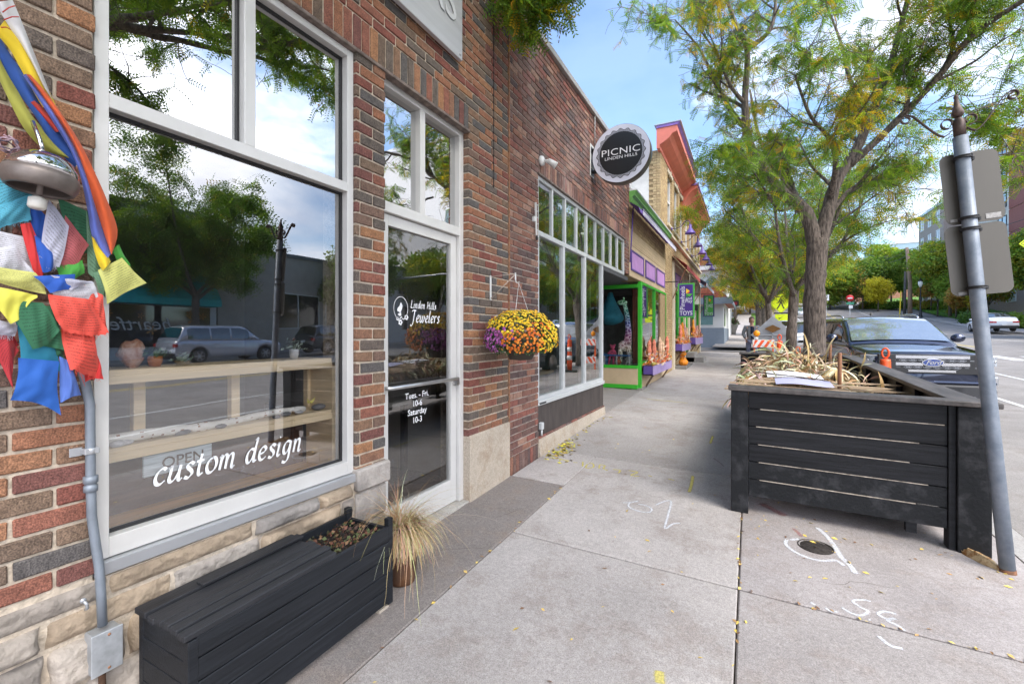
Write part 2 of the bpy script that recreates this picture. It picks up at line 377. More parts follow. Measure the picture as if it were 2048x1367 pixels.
def slab(mb, x0, x1, y0, y1, tone=1.0, g=.0034, z=0.0, fn=gz, rz=None):
    """one paving slab with slightly rounded edges, laid on the slope"""
    mb.cc = (tone*rnd.uniform(.97,1.03),)*3 if not isinstance(tone, tuple) else tone
    e = .007
    h = g*2.2
    pts = [(x0+g,y0+h),(x1-g,y0+h),(x1-g,y1-h),(x0+g,y1-h)]
    inn = [(x0+g+e,y0+h+e),(x1-g-e,y0+h+e),(x1-g-e,y1-h-e),(x0+g+e,y1-h-e)]
    lo = [(p[0],p[1],fn(*p)+z-.05) for p in pts]; mid = [(p[0],p[1],fn(*p)+z-.006) for p in pts]; top = [(p[0],p[1],fn(*p)+z) for p in inn]
    mb.add(lo+mid+top, [(0,1,5,4),(1,2,6,5),(2,3,7,6),(3,0,4,7),(4,5,9,8),(5,6,10,9),(6,7,11,10),(7,4,8,11),(8,9,10,11)])
def rect(mb, x0, x1, y0, y1, dz=0, fn=gz, n=1):
    mb.add([(x0,y0,fn(x0+1e-6,y0)+dz),(x1,y0,fn(x1-1e-6,y0)+dz),(x1,y1,fn(x1-1e-6,y1)+dz),(x0,y1,fn(x0+1e-6,y1)+dz)], [(0,1,2,3)])
# bed under the slabs (seen in the joints)
mb = MB(); rect(mb, -3.4, KERB, -12, 24, -.016); o = mb.build('joint_bed', m_joint); tag(o, kind='structure')
# city pavement slabs
YJ = [-11.1,-9.1,-7.1,-5.1,-3.1,-1.1,.9,2.895,4.90,6.99,9.35,11.85,14.3,16.8,19.3,21.6,23.2]
mb = MB()
for a, b in zip(YJ[:-1], YJ[1:]):
    t1 = {2.895:1.06, .9:1.03, 4.90:.97, 6.99:.95}.get(a, .97)
    if a < 3.9 and b <= 3.9: slab(mb, -1.53, -.06, a, b, t1)
    elif a < 3.95 < b:
        slab(mb, -1.53, -.06, a, b, t1); slab(mb, -2.085, -1.53, 3.93, b, t1*1.02, g=.004)
    else:
        slab(mb, -2.085, -.06, a, b, t1*.97)
    t2 = {2.895:(.86,.85,.87), .9:(.88,.875,.885), 4.9:.92}.get(a, .92)
    slab(mb, -.06, 1.55, a, b, t2)
tag(mb.build('sidewalk', m_slab), kind='structure')
# recess of the entrance
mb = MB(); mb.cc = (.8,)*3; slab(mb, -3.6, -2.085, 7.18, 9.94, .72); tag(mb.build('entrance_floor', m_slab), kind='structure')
# older apron along the jewelry shop
mb = MB()
for a, b in ((-12,-6.1),(-6.1,-1.8),(-1.8,3.935)):
    slab(mb, -2.20, -1.53, a, b, 1.0, g=.004, z=-.003)
tag(mb.build('shop_apron', m_apron), kind='structure')
# kerb and gutter
mb = MB(); y = -12.0
while y < 23:
    y1 = min(y+2.4, 23.2); mb.cc = (rnd.uniform(.92,1.05),)*3
    z0, z1 = gz(0, y)-.035, gz(0, y1)-.035
    mb.hexa([(1.556,y+.004,z0-.3),(1.75,y+.004,z0-.3),(1.75,y1-.004,z1-.3),(1.556,y1-.004,z1-.3),(1.556,y+.004,z0),(1.735,y+.004,z0-.006),(1.735,y1-.004,z1-.006),(1.556,y1-.004,z1)])
    y = y1
tag(mb.build('kerb', m_kerb), kind='structure')
# the carriageway, to the horizon
def gr(x, y): return .03*min(y,140)+hill(y)-.20
def sheet(mb, xs, ys, fn):
    b = len(mb.v); nx, ny = len(xs), len(ys)
    mb.add([(x,y,fn(x,y)) for y in ys for x in xs], [(j*nx+i, j*nx+i+1, (j+1)*nx+i+1, (j+1)*nx+i) for j in range(ny-1) for i in range(nx-1)])
far = gr
mb = MB(); mb.cc = (1,1,1)
sheet(mb, [-300,-60,-20,1.74,4,8,12,16,20.62,60,400], [-300,-60,-12,0,24,45]+[50+5*i for i in range(20)]+[160,400,900], lambda x, y: far(x,y)-(0.22 if (x < 1.7 and y < 23.0) else 0))
tag(mb.build('road', m_asph), kind='structure')
# painted lines
mb = MB()
for x, w_ in ((4.62,.10),(6.55,.10),(15.9,.1)): sheet(mb, [x-w_/2, x+w_/2], [-10,10,23.5], lambda a, b: gr(a,b)+.004)
for x, w_ in ((4.62,.10),(6.55,.10),(15.9,.1)): sheet(mb, [x-w_/2, x+w_/2], [33]+[45+5*i for i in range(14)], lambda a, b: gr(a,b)+.004)
for i in range(3, 9):   # crossing bars of the side street junction
    sheet(mb, [2.4+i*1.1, 2.9+i*1.1], [24.4, 27.0], lambda a, b: gr(a,b)+.004)
tag(mb.build('road_marking', m_white), kind='structure')
mb = MB()
for x in (11.05,11.3): sheet(mb, [x-.05, x+.05], [-10,10,23], lambda a, b: gr(a,b)+.004); sheet(mb, [x-.05, x+.05], [34]+[45+5*i for i in range(14)], lambda a, b: gr(a,b)+.004)
tag(mb.build('centre_line', m_yel), kind='structure')
# pavement beyond the side street, and across the road
mb = MB()
y = 28.0
while y < 92:
    slab(mb, -1.9, .2, y, y+2.0, .95); y += 2.0
y = -14.0
while y < 80:
    slab(mb, 20.75, 23.2, y, y+2.0, 1.0, fn=lambda a, b: gr(a,b)+.14); y += 2.0
tag(mb.build('far_sidewalk', m_slab), kind='structure')
mb = MB(); mb.cc = (1,1,1)
def kerbrun(x0, x1, y0, y1, zt):
    ys = [y0+(y1-y0)*i/16 for i in range(17)]
    for a, b in zip(ys[:-1], ys[1:]): mb.hexa([(x0,a,gr(0,a)-.1),(x1,a,gr(0,a)-.1),(x1,b,gr(0,b)-.1),(x0,b,gr(0,b)-.1),(x0,a,gr(0,a)+zt),(x1,a,gr(0,a)+zt),(x1,b,gr(0,b)+zt),(x0,b,gr(0,b)+zt)])
kerbrun(20.6, 20.75, -14, 80, .13); kerbrun(1.6, 1.75, 28, 92, .14)
tag(mb.build('far_kerb', m_kerb), kind='structure')
# lawns
def lawn(mb, x0, x1, y0, y1, fz, n=24):
    sheet(mb, [x0+(x1-x0)*i/8 for i in range(9)], [y0+(y1-y0)*i/n for i in range(n+1)], fz)
mb = MB(); mb.cc = (1,1,1)
lawn(mb, 23.2, 60, 62, 135, lambda x, y: gr(x,y)+.15+.09*min(8, max(0, x-23.2)))
lawn(mb, .2, 1.6, 28, 92, lambda x, y: gr(x,y)+.145)
tag(mb.build('lawn', m_lawn), kind='structure')
# utility marks sprayed on the pavement: thin painted strokes lying on it
m_spw = M('white_marking_spray', (.62,.63,.66), .8, var=.2, scale=30)
m_spy = M('yellow_marking_spray', (.58,.50,.14), .85, var=.3, scale=30)
m_spr = M('red_marking_spray', (.40,.13,.12), .85, var=.25, scale=30)
def spraymat(name, col, thr=.5):
    m, n, l, b = _new(name); tr = n.new('ShaderNodeBsdfTransparent'); mi = n.new('ShaderNodeMixShader'); o = n['Material Output']
    at = n.new('ShaderNodeVertexColor'); at.layer_name = 'Col'; sp = n.new('ShaderNodeSeparateColor'); l.new(at.outputs['Color'], sp.inputs[0])
    tcn = n.new('ShaderNodeTexCoord'); no = n.new('ShaderNodeTexNoise'); no.inputs['Scale'].default_value = 90; no.inputs['Detail'].default_value = 3
    l.new(tcn.outputs['Object'], no.inputs['Vector'])
    a = n.new('ShaderNodeMath'); a.operation = 'MULTIPLY_ADD'; a.inputs[1].default_value = 1.6; a.inputs[2].default_value = -.8-.0
    l.new(no.outputs['Fac'], a.inputs[0]); s_ = n.new('ShaderNodeMath'); s_.operation = 'ADD'; s_.use_clamp = True
    l.new(a.outputs[0], s_.inputs[0]); l.new(sp.outputs[0], s_.inputs[1]); m2_ = n.new('ShaderNodeMath'); m2_.operation = 'MULTIPLY'; m2_.use_clamp = True
    l.new(s_.outputs[0], m2_.inputs[0]); l.new(sp.outputs[0], m2_.inputs[1])
    l.new(m2_.outputs[0], mi.inputs[0]); l.new(tr.outputs[0], mi.inputs[1]); l.new(b.outputs[0], mi.inputs[2]); l.new(mi.outputs[0], o.inputs[0])
    b.inputs['Base Color'].default_value = (*col, 1); b.inputs['Roughness'].default_value = .85
    return m
sp_w = spraymat('soft_white_spray', (.72,.73,.77)); sp_y = spraymat('soft_yellow_spray', (.70,.60,.16)); sp_r = spraymat('soft_red_spray', (.45,.12,.12))
def spray(mb, pix, wd, a=1.0, dz=.0015):
    p = [G(*q) for q in pix]
    # smooth
    q = []
    for i in range(len(p)-1):
        p0 = p[max(i-1,0)]; p1 = p[i]; p2 = p[i+1]; p3 = p[min(i+2,len(p)-1)]
        for k in range(5):
            t = k/5; q.append(.5*((2*p1)+(p2-p0)*t+(2*p0-5*p1+4*p2-p3)*t*t+(3*p1-p0-3*p2+p3)*t**3))
    q.append(p[-1]); b = len(mb.v); n = len(q)
    for i, c in enumerate(q):
        d = q[min(i+1,n-1)]-q[max(i-1,0)]; d.z = 0; d.normalize(); s = Vector((-d.y, d.x, 0))
        e = .35 if i in (0, n-1) else 1.0
        for k, (u, al) in enumerate(((-1,0),(-.45,a),(0,a),(.45,a),(1,0))):
            w3 = c+s*(u*wd*e); mb.v.append((w3.x, w3.y, gz(w3.x,w3.y)+dz)); mb.c.append((al*e,)*3)
    for i in range(n-1):
        for k in range(4):
            x = b+i*5+k; mb.f.append((x, x+1, x+6, x+5)); mb.m.append(0); mb.smooth.append(False)
mb = MB()
for pix, wd in (([(1243,1005),(1262,1004),(1278,1001)],.012),([(1262,1002),(1257,1012),(1275,1021),(1298,1024),(1303,1017),(1290,1010),(1275,1008)],.012),
                ([(1310,1010),(1330,1002),(1342,1003),(1336,1030),(1330,1056),(1346,1047),(1362,1046)],.012),
                ([(1632,1053),(1650,1068),(1668,1090),(1682,1113),(1700,1130),(1712,1148)],.022),([(1574,1078),(1572,1088),(1590,1103),(1620,1116),(1648,1121),(1672,1120),(1690,1132)],.017),
                ([(1578,1079),(1600,1077)],.017),([(1742,1203),(1730,1199),(1706,1201),(1720,1213),(1736,1222),(1722,1230),(1702,1225),(1682,1213)],.011),
                ([(1795,1228),(1768,1222),(1757,1228),(1775,1237),(1790,1236),(1775,1240),(1795,1250),(1812,1262)],.012),
                ([(1620,1203),(1632,1210)],.011),([(1650,1214),(1662,1222),(1676,1222)],.010),([(1737,1238),(1742,1240)],.011),([(1756,1270),(1770,1283),(1785,1292),(1808,1297)],.014)):
    spray(mb, pix, wd*1.15, .85)
tag(mb.build('white_spray_mark', sp_w, recalc=False), kind='structure')
mb = MB()
for pix, wd in (([(1098,914),(1118,917),(1140,922)],.016),([(1146,924),(1156,925)],.012),([(1166,922),(1165,933)],.012),([(1176,925),(1186,927),(1186,934),(1172,935),(1175,927)],.012),
                ([(1198,937),(1200,929),(1210,931),(1207,936),(1216,941)],.012),([(1224,938),(1240,940),(1236,946)],.012),([(1255,940),(1275,944),(1262,950),(1280,952)],.013),([(1296,950),(1305,953)],.012),([(1335,957),(1350,960)],.012),
                ([(1386,950),(1383,968),(1378,985)],.02),([(1318,1340),(1319,1352),(1320,1367)],.03),([(1426,870),(1420,888)],.02),([(1290,797),(1330,801),(1380,806)],.02)):
    spray(mb, pix, wd*1.1, .85)
tag(mb.build('yellow_spray_mark', sp_y, recalc=False), kind='structure')
mb = MB()
for pix, wd in (([(1585,1056),(1596,1064),(1603,1073)],.018),([(1520,1005),(1545,1018),(1572,1032)],.05),([(1426,915),(1440,925),(1448,933)],.01)):
    spray(mb, pix, wd, .6)
tag(mb.build('red_spray_mark', sp_r, recalc=False), kind='structure')
# hairline cracks wandering over the slabs and the apron
mb = MB(); rk = random.Random(31)
for (x, y, dx, dy, n_) in ((-1.9,2.4,.05,.02,9),(.35,3.2,.06,.015,8),(-.9,4.1,.05,-.02,8),(.9,2.2,.045,.03,9),(-1.0,5.9,.06,.02,10),(-1.75,3.0,.02,.06,8)):
    pts = []
    for k in range(n_): pts.append((x,y)); x += dx+rk.gauss(0,.018); y += dy+rk.gauss(0,.018)
    vs = []
    for k, (a, b) in enumerate(pts):
        q = pts[min(k+1,n_-1)]; p_ = pts[max(k-1,0)]; tx, ty = q[0]-p_[0], q[1]-p_[1]; ll = math.hypot(tx,ty); w_ = .0011*math.sin(PI*(k+.3)/(n_-.4))+.0004; dz = .0008 if a > -1.53 else -.002
        vs += [(a-ty/ll*w_, b+tx/ll*w_, gz(a,b)+dz), (a+ty/ll*w_, b-tx/ll*w_, gz(a,b)+dz)]
    mb.add(vs, [(2*k,2*k+1,2*k+3,2*k+2) for k in range(n_-1)])
tag(mb.build('hairline_cracks', m_joint, recalc=False), kind='structure')
# round utility cover
c = G(1631,1093)
mc = MB(); mc.lathe([(.0,.0),(.088,.0),(.092,-.003),(.098,-.003),(.10,.003),(.104,.0025),(.106,-.004)], (0,0,.004), 32)
for a in range(6):
    for r_ in (.03,.055,.075): mc.box(r_*math.cos(a*PI/3)-.006, r_*math.cos(a*PI/3)+.006, r_*math.sin(a*PI/3)-.006, r_*math.sin(a*PI/3)+.006, .003, .0065)
o = mc.build('valve_cover', M('rusty_iron', (.05,.042,.038), .8, .3, var=.5, scale=60, bump=.4)); o.location = c
tag(o, 'small round iron valve cover ringed with white spray in the pavement', 'valve cover')
# scattered leaves and litter
def leafbits(name, label, spots, mat_, size=(.008,.022), kind='stuff'):
    mb = MB()
    for (x, y) in spots:
        s = rnd.uniform(*size); a = rnd.uniform(0, 2*PI); z = (gz(x,y))+.002
        mb.cc = rnd.choice([(.95,.72,.15),(.75,.55,.12),(.55,.33,.14),(.35,.2,.1),(.85,.6,.2),(.22,.12,.07)])
        ca, sa = math.cos(a), math.sin(a); h = s*rnd.uniform(.1,.5)
        q = [(-s,0,0),(0,-s*.42,h),(s,0,h*.4),(0,s*.42,.001)]
        mb.add([(x+u*ca-v*sa, y+u*sa+v*ca, z+w3) for u,v,w3 in q], [(0,1,2),(0,2,3)])
    o = mb.build(name, mat_); tag(o, label, 'fallen leaves', kind=kind); return o
m_leafbit = M('dry_leaf', (1,1,1), .7, var=.15, scale=30, attr=True)
sp = []
for i in range(120):
    sp.append((rnd.uniform(-1.5,1.6), rnd.uniform(1.2,9)))
for i in range(110):   # caught in the joints
    k = rnd.random()
    if k < .45: sp.append((-.06+rnd.gauss(0,.008), rnd.uniform(1.0,4.0)))
    elif k < .75: sp.append((rnd.uniform(-.06,1.5), 2.895+rnd.gauss(0,.008)))
    else: sp.append((-1.53+rnd.gauss(0,.01), rnd.uniform(1.2,3.9)))
for i in range(60): sp.append((rnd.uniform(.0,1.5), rnd.gauss(3.75,.25)))
leafbits('fallen_leaves', 'tiny yellow and brown leaves scattered over the pavement', sp, m_leafbit)
sp = [(-2.05+abs(rnd.gauss(0,.05)), rnd.uniform(4.6,7)) for i in range(60)]+[(-2.0+rnd.gauss(.05,.07), 4.85+rnd.gauss(.1,.25)) for i in range(160)]
leafbits('leaf_litter', 'little heap of green and yellow leaves against the concrete plinth', sp, M('litter_leaf', (.7,1,.35), .7, var=.3, scale=20, attr=True), size=(.015,.035))
# ================================================================== brick laying
PAL1 = [(.29,.135,.08),(.165,.12,.09),(.215,.08,.062),(.14,.115,.098),(.33,.17,.09),(.115,.107,.104),(.26,.11,.078),(.23,.14,.092),(.13,.11,.096),(.30,.155,.09),(.20,.14,.10),(.185,.12,.092),(.25,.135,.088),(.185,.082,.07)]
PAL2 = [(.22,.11,.085),(.15,.09,.078),(.27,.135,.095),(.19,.115,.095),(.115,.08,.076),(.25,.10,.08),(.33,.20,.15),(.18,.095,.08)]
m_br1 = brickmat('mixed_brick', PAL1, bump=.8)
m_br2 = brickmat('weathered_brick', PAL2, bump=.6, stain=.5)
m_tan = brickmat('tan_brick', [(.50,.37,.20),(.46,.34,.19),(.53,.40,.22),(.43,.31,.17)], bump=.4)
m_mort = M('mortar', (.52,.44,.35), .95, var=.25, scale=30, bump=.5, bscale=90)
m_mort2 = M('old_mortar', (.36,.31,.27), .95, var=.3, scale=10, bump=.5, bscale=90)
m_mort3 = M('dark_mortar', (.30,.21,.11), .95, var=.2, scale=10)
brk = random.Random(11)
def cut(a0, a1, spans):
    """free pieces of [a0,a1] outside spans"""
    out = [(a0,a1)]
    for s0, s1 in spans:
        nx_ = []
        for p, q in out:
            if s1 <= p or s0 >= q: nx_.append((p,q)); continue
            if s0 > p: nx_.append((p,s0))
            if s1 < q: nx_.append((s1,q))
        out = nx_
    return out
def bricks(mb, X, y0, y1, z0, z1, holes=(), course=.0695, L_=.21, gap=.012, depth=.10, bev=.004, shift=0, jit=.0015, axis='x'):
    nrow = int(round((z1-z0)/course)); ch = (z1-z0)/nrow
    for r_ in range(nrow):
        a = z0+r_*ch+gap/2; b = z0+(r_+1)*ch-gap/2; mid = (a+b)/2
        spans = [(h0-.0, h1+.0) for (h0,h1,v0,v1) in holes if v0 < mid < v1]
        for (p, q) in cut(y0, y1, spans):
            off = ((r_ % 2)*.5+shift)*L_
            k = math.floor((p-off)/L_); y = off+k*L_
            while y < q-1e-6:
                u0 = max(y+gap/2, p if p > y+gap/2 else y+gap/2); u1 = min(y+L_-gap/2, q)
                if u0 < p: u0 = p
                if u1-u0 > .012:
                    mb.cc = (brk.random(), brk.random(), brk.random()); j = brk.uniform(-jit, jit)
                    if axis == 'x': mb.box(X-depth, X+j, u0, u1, a, b, 0, bev)
                    else: mb.box(u0, u1, X+j, X+depth, a, b, 0, bev)
                y += L_
def soldiers(mb, X, y0, y1, z0, z1, w_=.0695, gap=.010, depth=.1):
    n = int(round((y1-y0)/w_)); ww = (y1-y0)/n
    for i in range(n):
        mb.cc = (brk.random(),)*3; mb.box(X-depth, X+brk.uniform(-.0015,.0015), y0+i*ww+gap/2, y0+(i+1)*ww-gap/2, z0+gap/2, z1-gap/2, 0, .004)
def backing(mb, X0, X1, y0, y1, z0, z1, holes=()):
    holes = [(h[0]-.006,h[1]+.006,h[2]-.006,h[3]+.004) for h in holes]
    ys = sorted(set([y0,y1]+[min(max(h,y0),y1) for hh in holes for h in hh[:2]]))
    for a, b in zip(ys[:-1], ys[1:]):
        if b-a < 1e-4: continue
        mid = (a+b)/2
        for p, q in cut(z0, z1, [(h[2],h[3]) for h in holes if h[0] < mid < h[1]]): mb.box(X0, X1, a, b, p, q)
# ------------------------------------------------------------------ jewelry shop
XF = -2.10
m_frame = M('white_aluminium', (.66,.65,.63), .42, .15, var=.05, scale=4)
m_frame2 = M('grey_aluminium', (.47,.48,.50), .35, .5, var=.06, scale=4)
m_gasket = M('black_gasket', (.02,.02,.022), .5)
g_big = glass('shop_glass', .26, (1,1,1), wav=.02, wscale=1.2)
g_up = glass('upper_glass', .55, (.5,.55,.58), wav=.05, wscale=2.2)
g_door = glass('door_glass', .18, (.9,.92,.92), wav=.015, wscale=1.5)
jew = thing('brick_shop', 'nearest shop, mixed red and dark brick with white framed display window and glass door', 'building', (-2.1,1.5,.05))
WIN = (.738,1.962,.662,3.25); DOOR = (2.208,3.192,.0,3.27)
JT = 5.35
mb = MB(); WALLH = [WIN, DOOR]
bricks(mb, XF, -1.2, 3.905, .675, 3.27, WALLH)
soldiers(mb, XF, -1.2, 3.192, 3.275, 3.48)
bricks(mb, XF, 3.192, 3.905, 3.27, 3.48)
bricks(mb, XF, -1.2, 3.905, 3.48, JT, course=.0693)
mb.cc = (.3,.3,.3)
def chip(mb, a=.0014):
    q = random.Random(4); mb.v = [(v[0]+q.uniform(-a,a)*.6, v[1]+q.uniform(-a,a), v[2]+q.uniform(-a,a)) for v in mb.v]
chip(mb); mb.build('brick_facing', m_br1, jew, recalc=True)
mb = MB(); backing(mb, XF-.30, XF-.009, -7, 3.90, .0, JT-.01, WALLH)
mb.build('wall', m_mort, jew)
mb = MB(); mb.box(XF-.34, XF+.03, -7, 3.93, JT, JT+.06, 0, .005); mb.build('coping', m_frame2, jew)
# far part of the wall behind the camera, plainer
mb = MB(); mb.cc = (.4,)*3; bricks(mb, XF, -3.6, -1.2, .675, JT, bev=0, jit=0); mb.build('brick_facing', m_br1, jew)
mb = MB(); mb.box(XF-.05, XF+.012, .72, 3.20, 3.252, 3.274, 0, .003); mb.build('lintel', M('rusty_steel', (.20,.16,.14), .8, .2, var=.4, scale=20), jew)
# control joint seam
mb = MB(); mb.box(XF-.01, XF+.0035, 3.600, 3.612, 2.9, JT); mb.build('joint_seam', M('dark_seam', (.03,.022,.02), .9), jew)
# stone base
def stones(name, X, y0, y1, z0, z1, rows, parent, mat_, seed=3, holes=(), gzf=None):
    r_ = random.Random(seed); mb = MB(); z = z0; H = z1-z0; tot = sum(rows)
    for h in rows:
        zz = z+h/tot*H; y = y0-r_.uniform(0,.3)
        while y < y1:
            ln = r_.uniform(.22,.62); a = max(y,y0)+.007; b = min(y+ln,y1)-.007
            if b-a > .04:
                mb.cc = (r_.choice([(.95,.93,.9),(.8,.77,.73),(1.1,1.06,1.0),(.98,.84,.66),(.66,.66,.66),(1.05,.92,.86)]))
                pr = r_.uniform(.01,.045); sd_ = r_.random()*40; nu = max(8, int((b-a)/.012)); nv = 10
                za, zb = z+.007, zz-.007
                def fn(u, v):
                    yy = a+(b-a)*u; z3 = za+(zb-za)*v; e = min(1, min(u,1-u)*(b-a)/.022)*min(1, min(v,1-v)*(zb-za)/.022)
                    d = pr*(e**.35)+.006*math.sin(yy*31+sd_)*math.cos(z3*37+sd_*2)*e+.004*math.sin(yy*83+z3*61+sd_)*e+r_.uniform(-.0035,.0035)*e
                    return (X-.01+d, yy+.004*math.sin(z3*50+sd_), z3)
                mb.grid(fn, nu, nv)
            y += ln
        z = zz
    return mb.build(name, mat_, parent)
m_stone = M('rough_limestone', (.38,.345,.315), .9, var=.35, scale=5, bump=1.0, bscale=38, attr=True, detail=9)
stones('stone_base', XF+.0, -3.2, 1.955, .0, .66, [.17,.145,.16,.10,.085], jew, m_stone, 5)
mb = MB(); mb.cc = (1,1,1)
def rough_block(x0, x1, y0, y1, z0, z1, s=1.0, n=9):
    def fn(u, v):
        a = v*2*PI
        return None
    mb.box(x0, x1, y0, y1, z0, z1, 0, .012)
rough_block(XF-.12, XF+.035, 1.95, 2.225, .60, .735); rough_block(XF-.12, XF+.012, 1.955, 2.21, .40, .59); rough_block(XF-.12, XF+.018, 1.955, 2.08, .05, .39); rough_block(XF-.12, XF+.008, 2.09, 2.21, .05, .39)
mb.build('stone_block', m_stone, jew)
# concrete pier foot right of the door
mb = MB(); mb.cc = (1.25,1.2,1.13); mb.box(XF-.11, XF+.018, 3.19, 3.90, .05, .69, 0, .008)
mb.build('pier_foot', concrete('pier_concrete', (.42,.38,.33), blot=(.30,.2,.12)), jew)
mb = MB(); mb.cc = (1,1,1); mb.box(XF-.55, XF+.005, 2.21, 3.19, .02, .148, 0, .006); mb.build('threshold', concrete('threshold_concrete', (.5,.48,.44)), jew)
# display window
win = MB(); XW = XF-.022
def frame_rect(mb, x0, x1, y0, y1, z0, z1, t, tb=None, tt=None, mi=0):
    tb = tb or t; tt = tt or t
    mb.box(x0, x1, y0, y0+t, z0, z1, mi, .002); mb.box(x0, x1, y1-t, y1, z0, z1, mi, .002)
    mb.box(x0, x1-.001, y0+t, y1-t, z0, z0+tb, mi, .002); mb.box(x0, x1-.001, y0+t, y1-t, z1-tt, z1, mi, .002)
frame_rect(win, XW-.10, XW, .740, 1.960, .715, 3.25, .045, tb=.075, tt=.04)
win.box(XW-.10, XW-.001, .785, 1.915, 2.400, 2.455, 0, .002)
win.box(XW-.10, XW-.002, 1.298, 1.352, 2.455, 3.21, 0, .002)
wf = win.build('window_frame', m_frame, jew)
mb = MB(); mb.box(XW-.08, XW+.028, .736, 1.958, .664, .712, 0, .003); mb.build('sill', m_frame2, jew)
mb = MB()
for (a, b, c, d) in ((.785,1.915,.79,2.40),(.785,1.298,2.455,3.21),(1.352,1.915,2.455,3.21)):
    t = .012; x0, x1 = XW-.060, XW-.045
    mb.box(x0,x1,a,a+t,c,d); mb.box(x0,x1,b-t,b,c,d); mb.box(x0,x1,a+t,b-t,c,c+t); mb.box(x0,x1,a+t,b-t,d-t,d)
mb.build('gasket', m_gasket, jew)
def pane(mats, y0, y1, z0, z1, X, parent, name='window_pane', axis='x'):
    mb = MB()
    if axis == 'x': mb.add([(X,y0,z0),(X,y1,z0),(X,y1,z1),(X,y0,z1)], [(0,1,2,3)])
    else: mb.add([(y0,X,z0),(y1,X,z0),(y1,X,z1),(y0,X,z1)], [(0,1,2,3)])
    return mb.build(name, mats, parent)
XG = XW-.055
pane(g_big, .785, 1.915, .79, 2.40, XG, jew); pane(g_up, .785, 1.298, 2.455, 3.21, XG, jew); pane(g_up, 1.352, 1.915, 2.455, 3.21, XG, jew)
# door and transom
XD = XF-.075
d = MB()
d.box(XD-.09, XD+.02, 2.208, 2.245, .15, 3.265, 0, .002); d.box(XD-.09, XD+.02, 3.135, 3.192, .15, 3.265, 0, .002)
d.box(XD-.09, XD+.019, 2.245, 3.135, 3.215, 3.265, 0, .002); d.box(XD-.09, XD+.019, 2.245, 3.135, 2.375, 2.445, 0, .002); d.box(XD-.09, XD+.018, 2.63, 2.685, 2.445, 3.215, 0, .002)
d.build('door_frame', m_frame, jew)
pane(g_up, 2.245, 2.63, 2.445, 3.215, XD-.03, jew); pane(g_up, 2.685, 3.135, 2.445, 3.215, XD-.03, jew)
dr = MB(); frame_rect(dr, XD-.06, XD-.012, 2.250, 3.130, .155, 2.370, .075, tb=.19, tt=.075)
dor = dr.build('door', m_frame, jew)
pane(g_door, 2.325, 3.055, .345, 2.295, XD-.036, dor, 'door_pane')
mb = MB(); mb.tube([(XD+.02,2.26,1.185),(XD+.045,2.30,1.185),(XD+.045,3.07,1.185),(XD+.02,3.11,1.185)], .014, 10); mb.box(XD-.02, XD+.03, 3.08, 3.12, 1.13, 1.18); mb.build('push_bar', M('brushed_metal', (.6,.6,.6), .3, .9), dor)
mb = MB(); mb.box(XD-.06, XD-.035, 3.165, 3.188, .16, 2.37); mb.build('hinge_strip', m_frame2, jew)
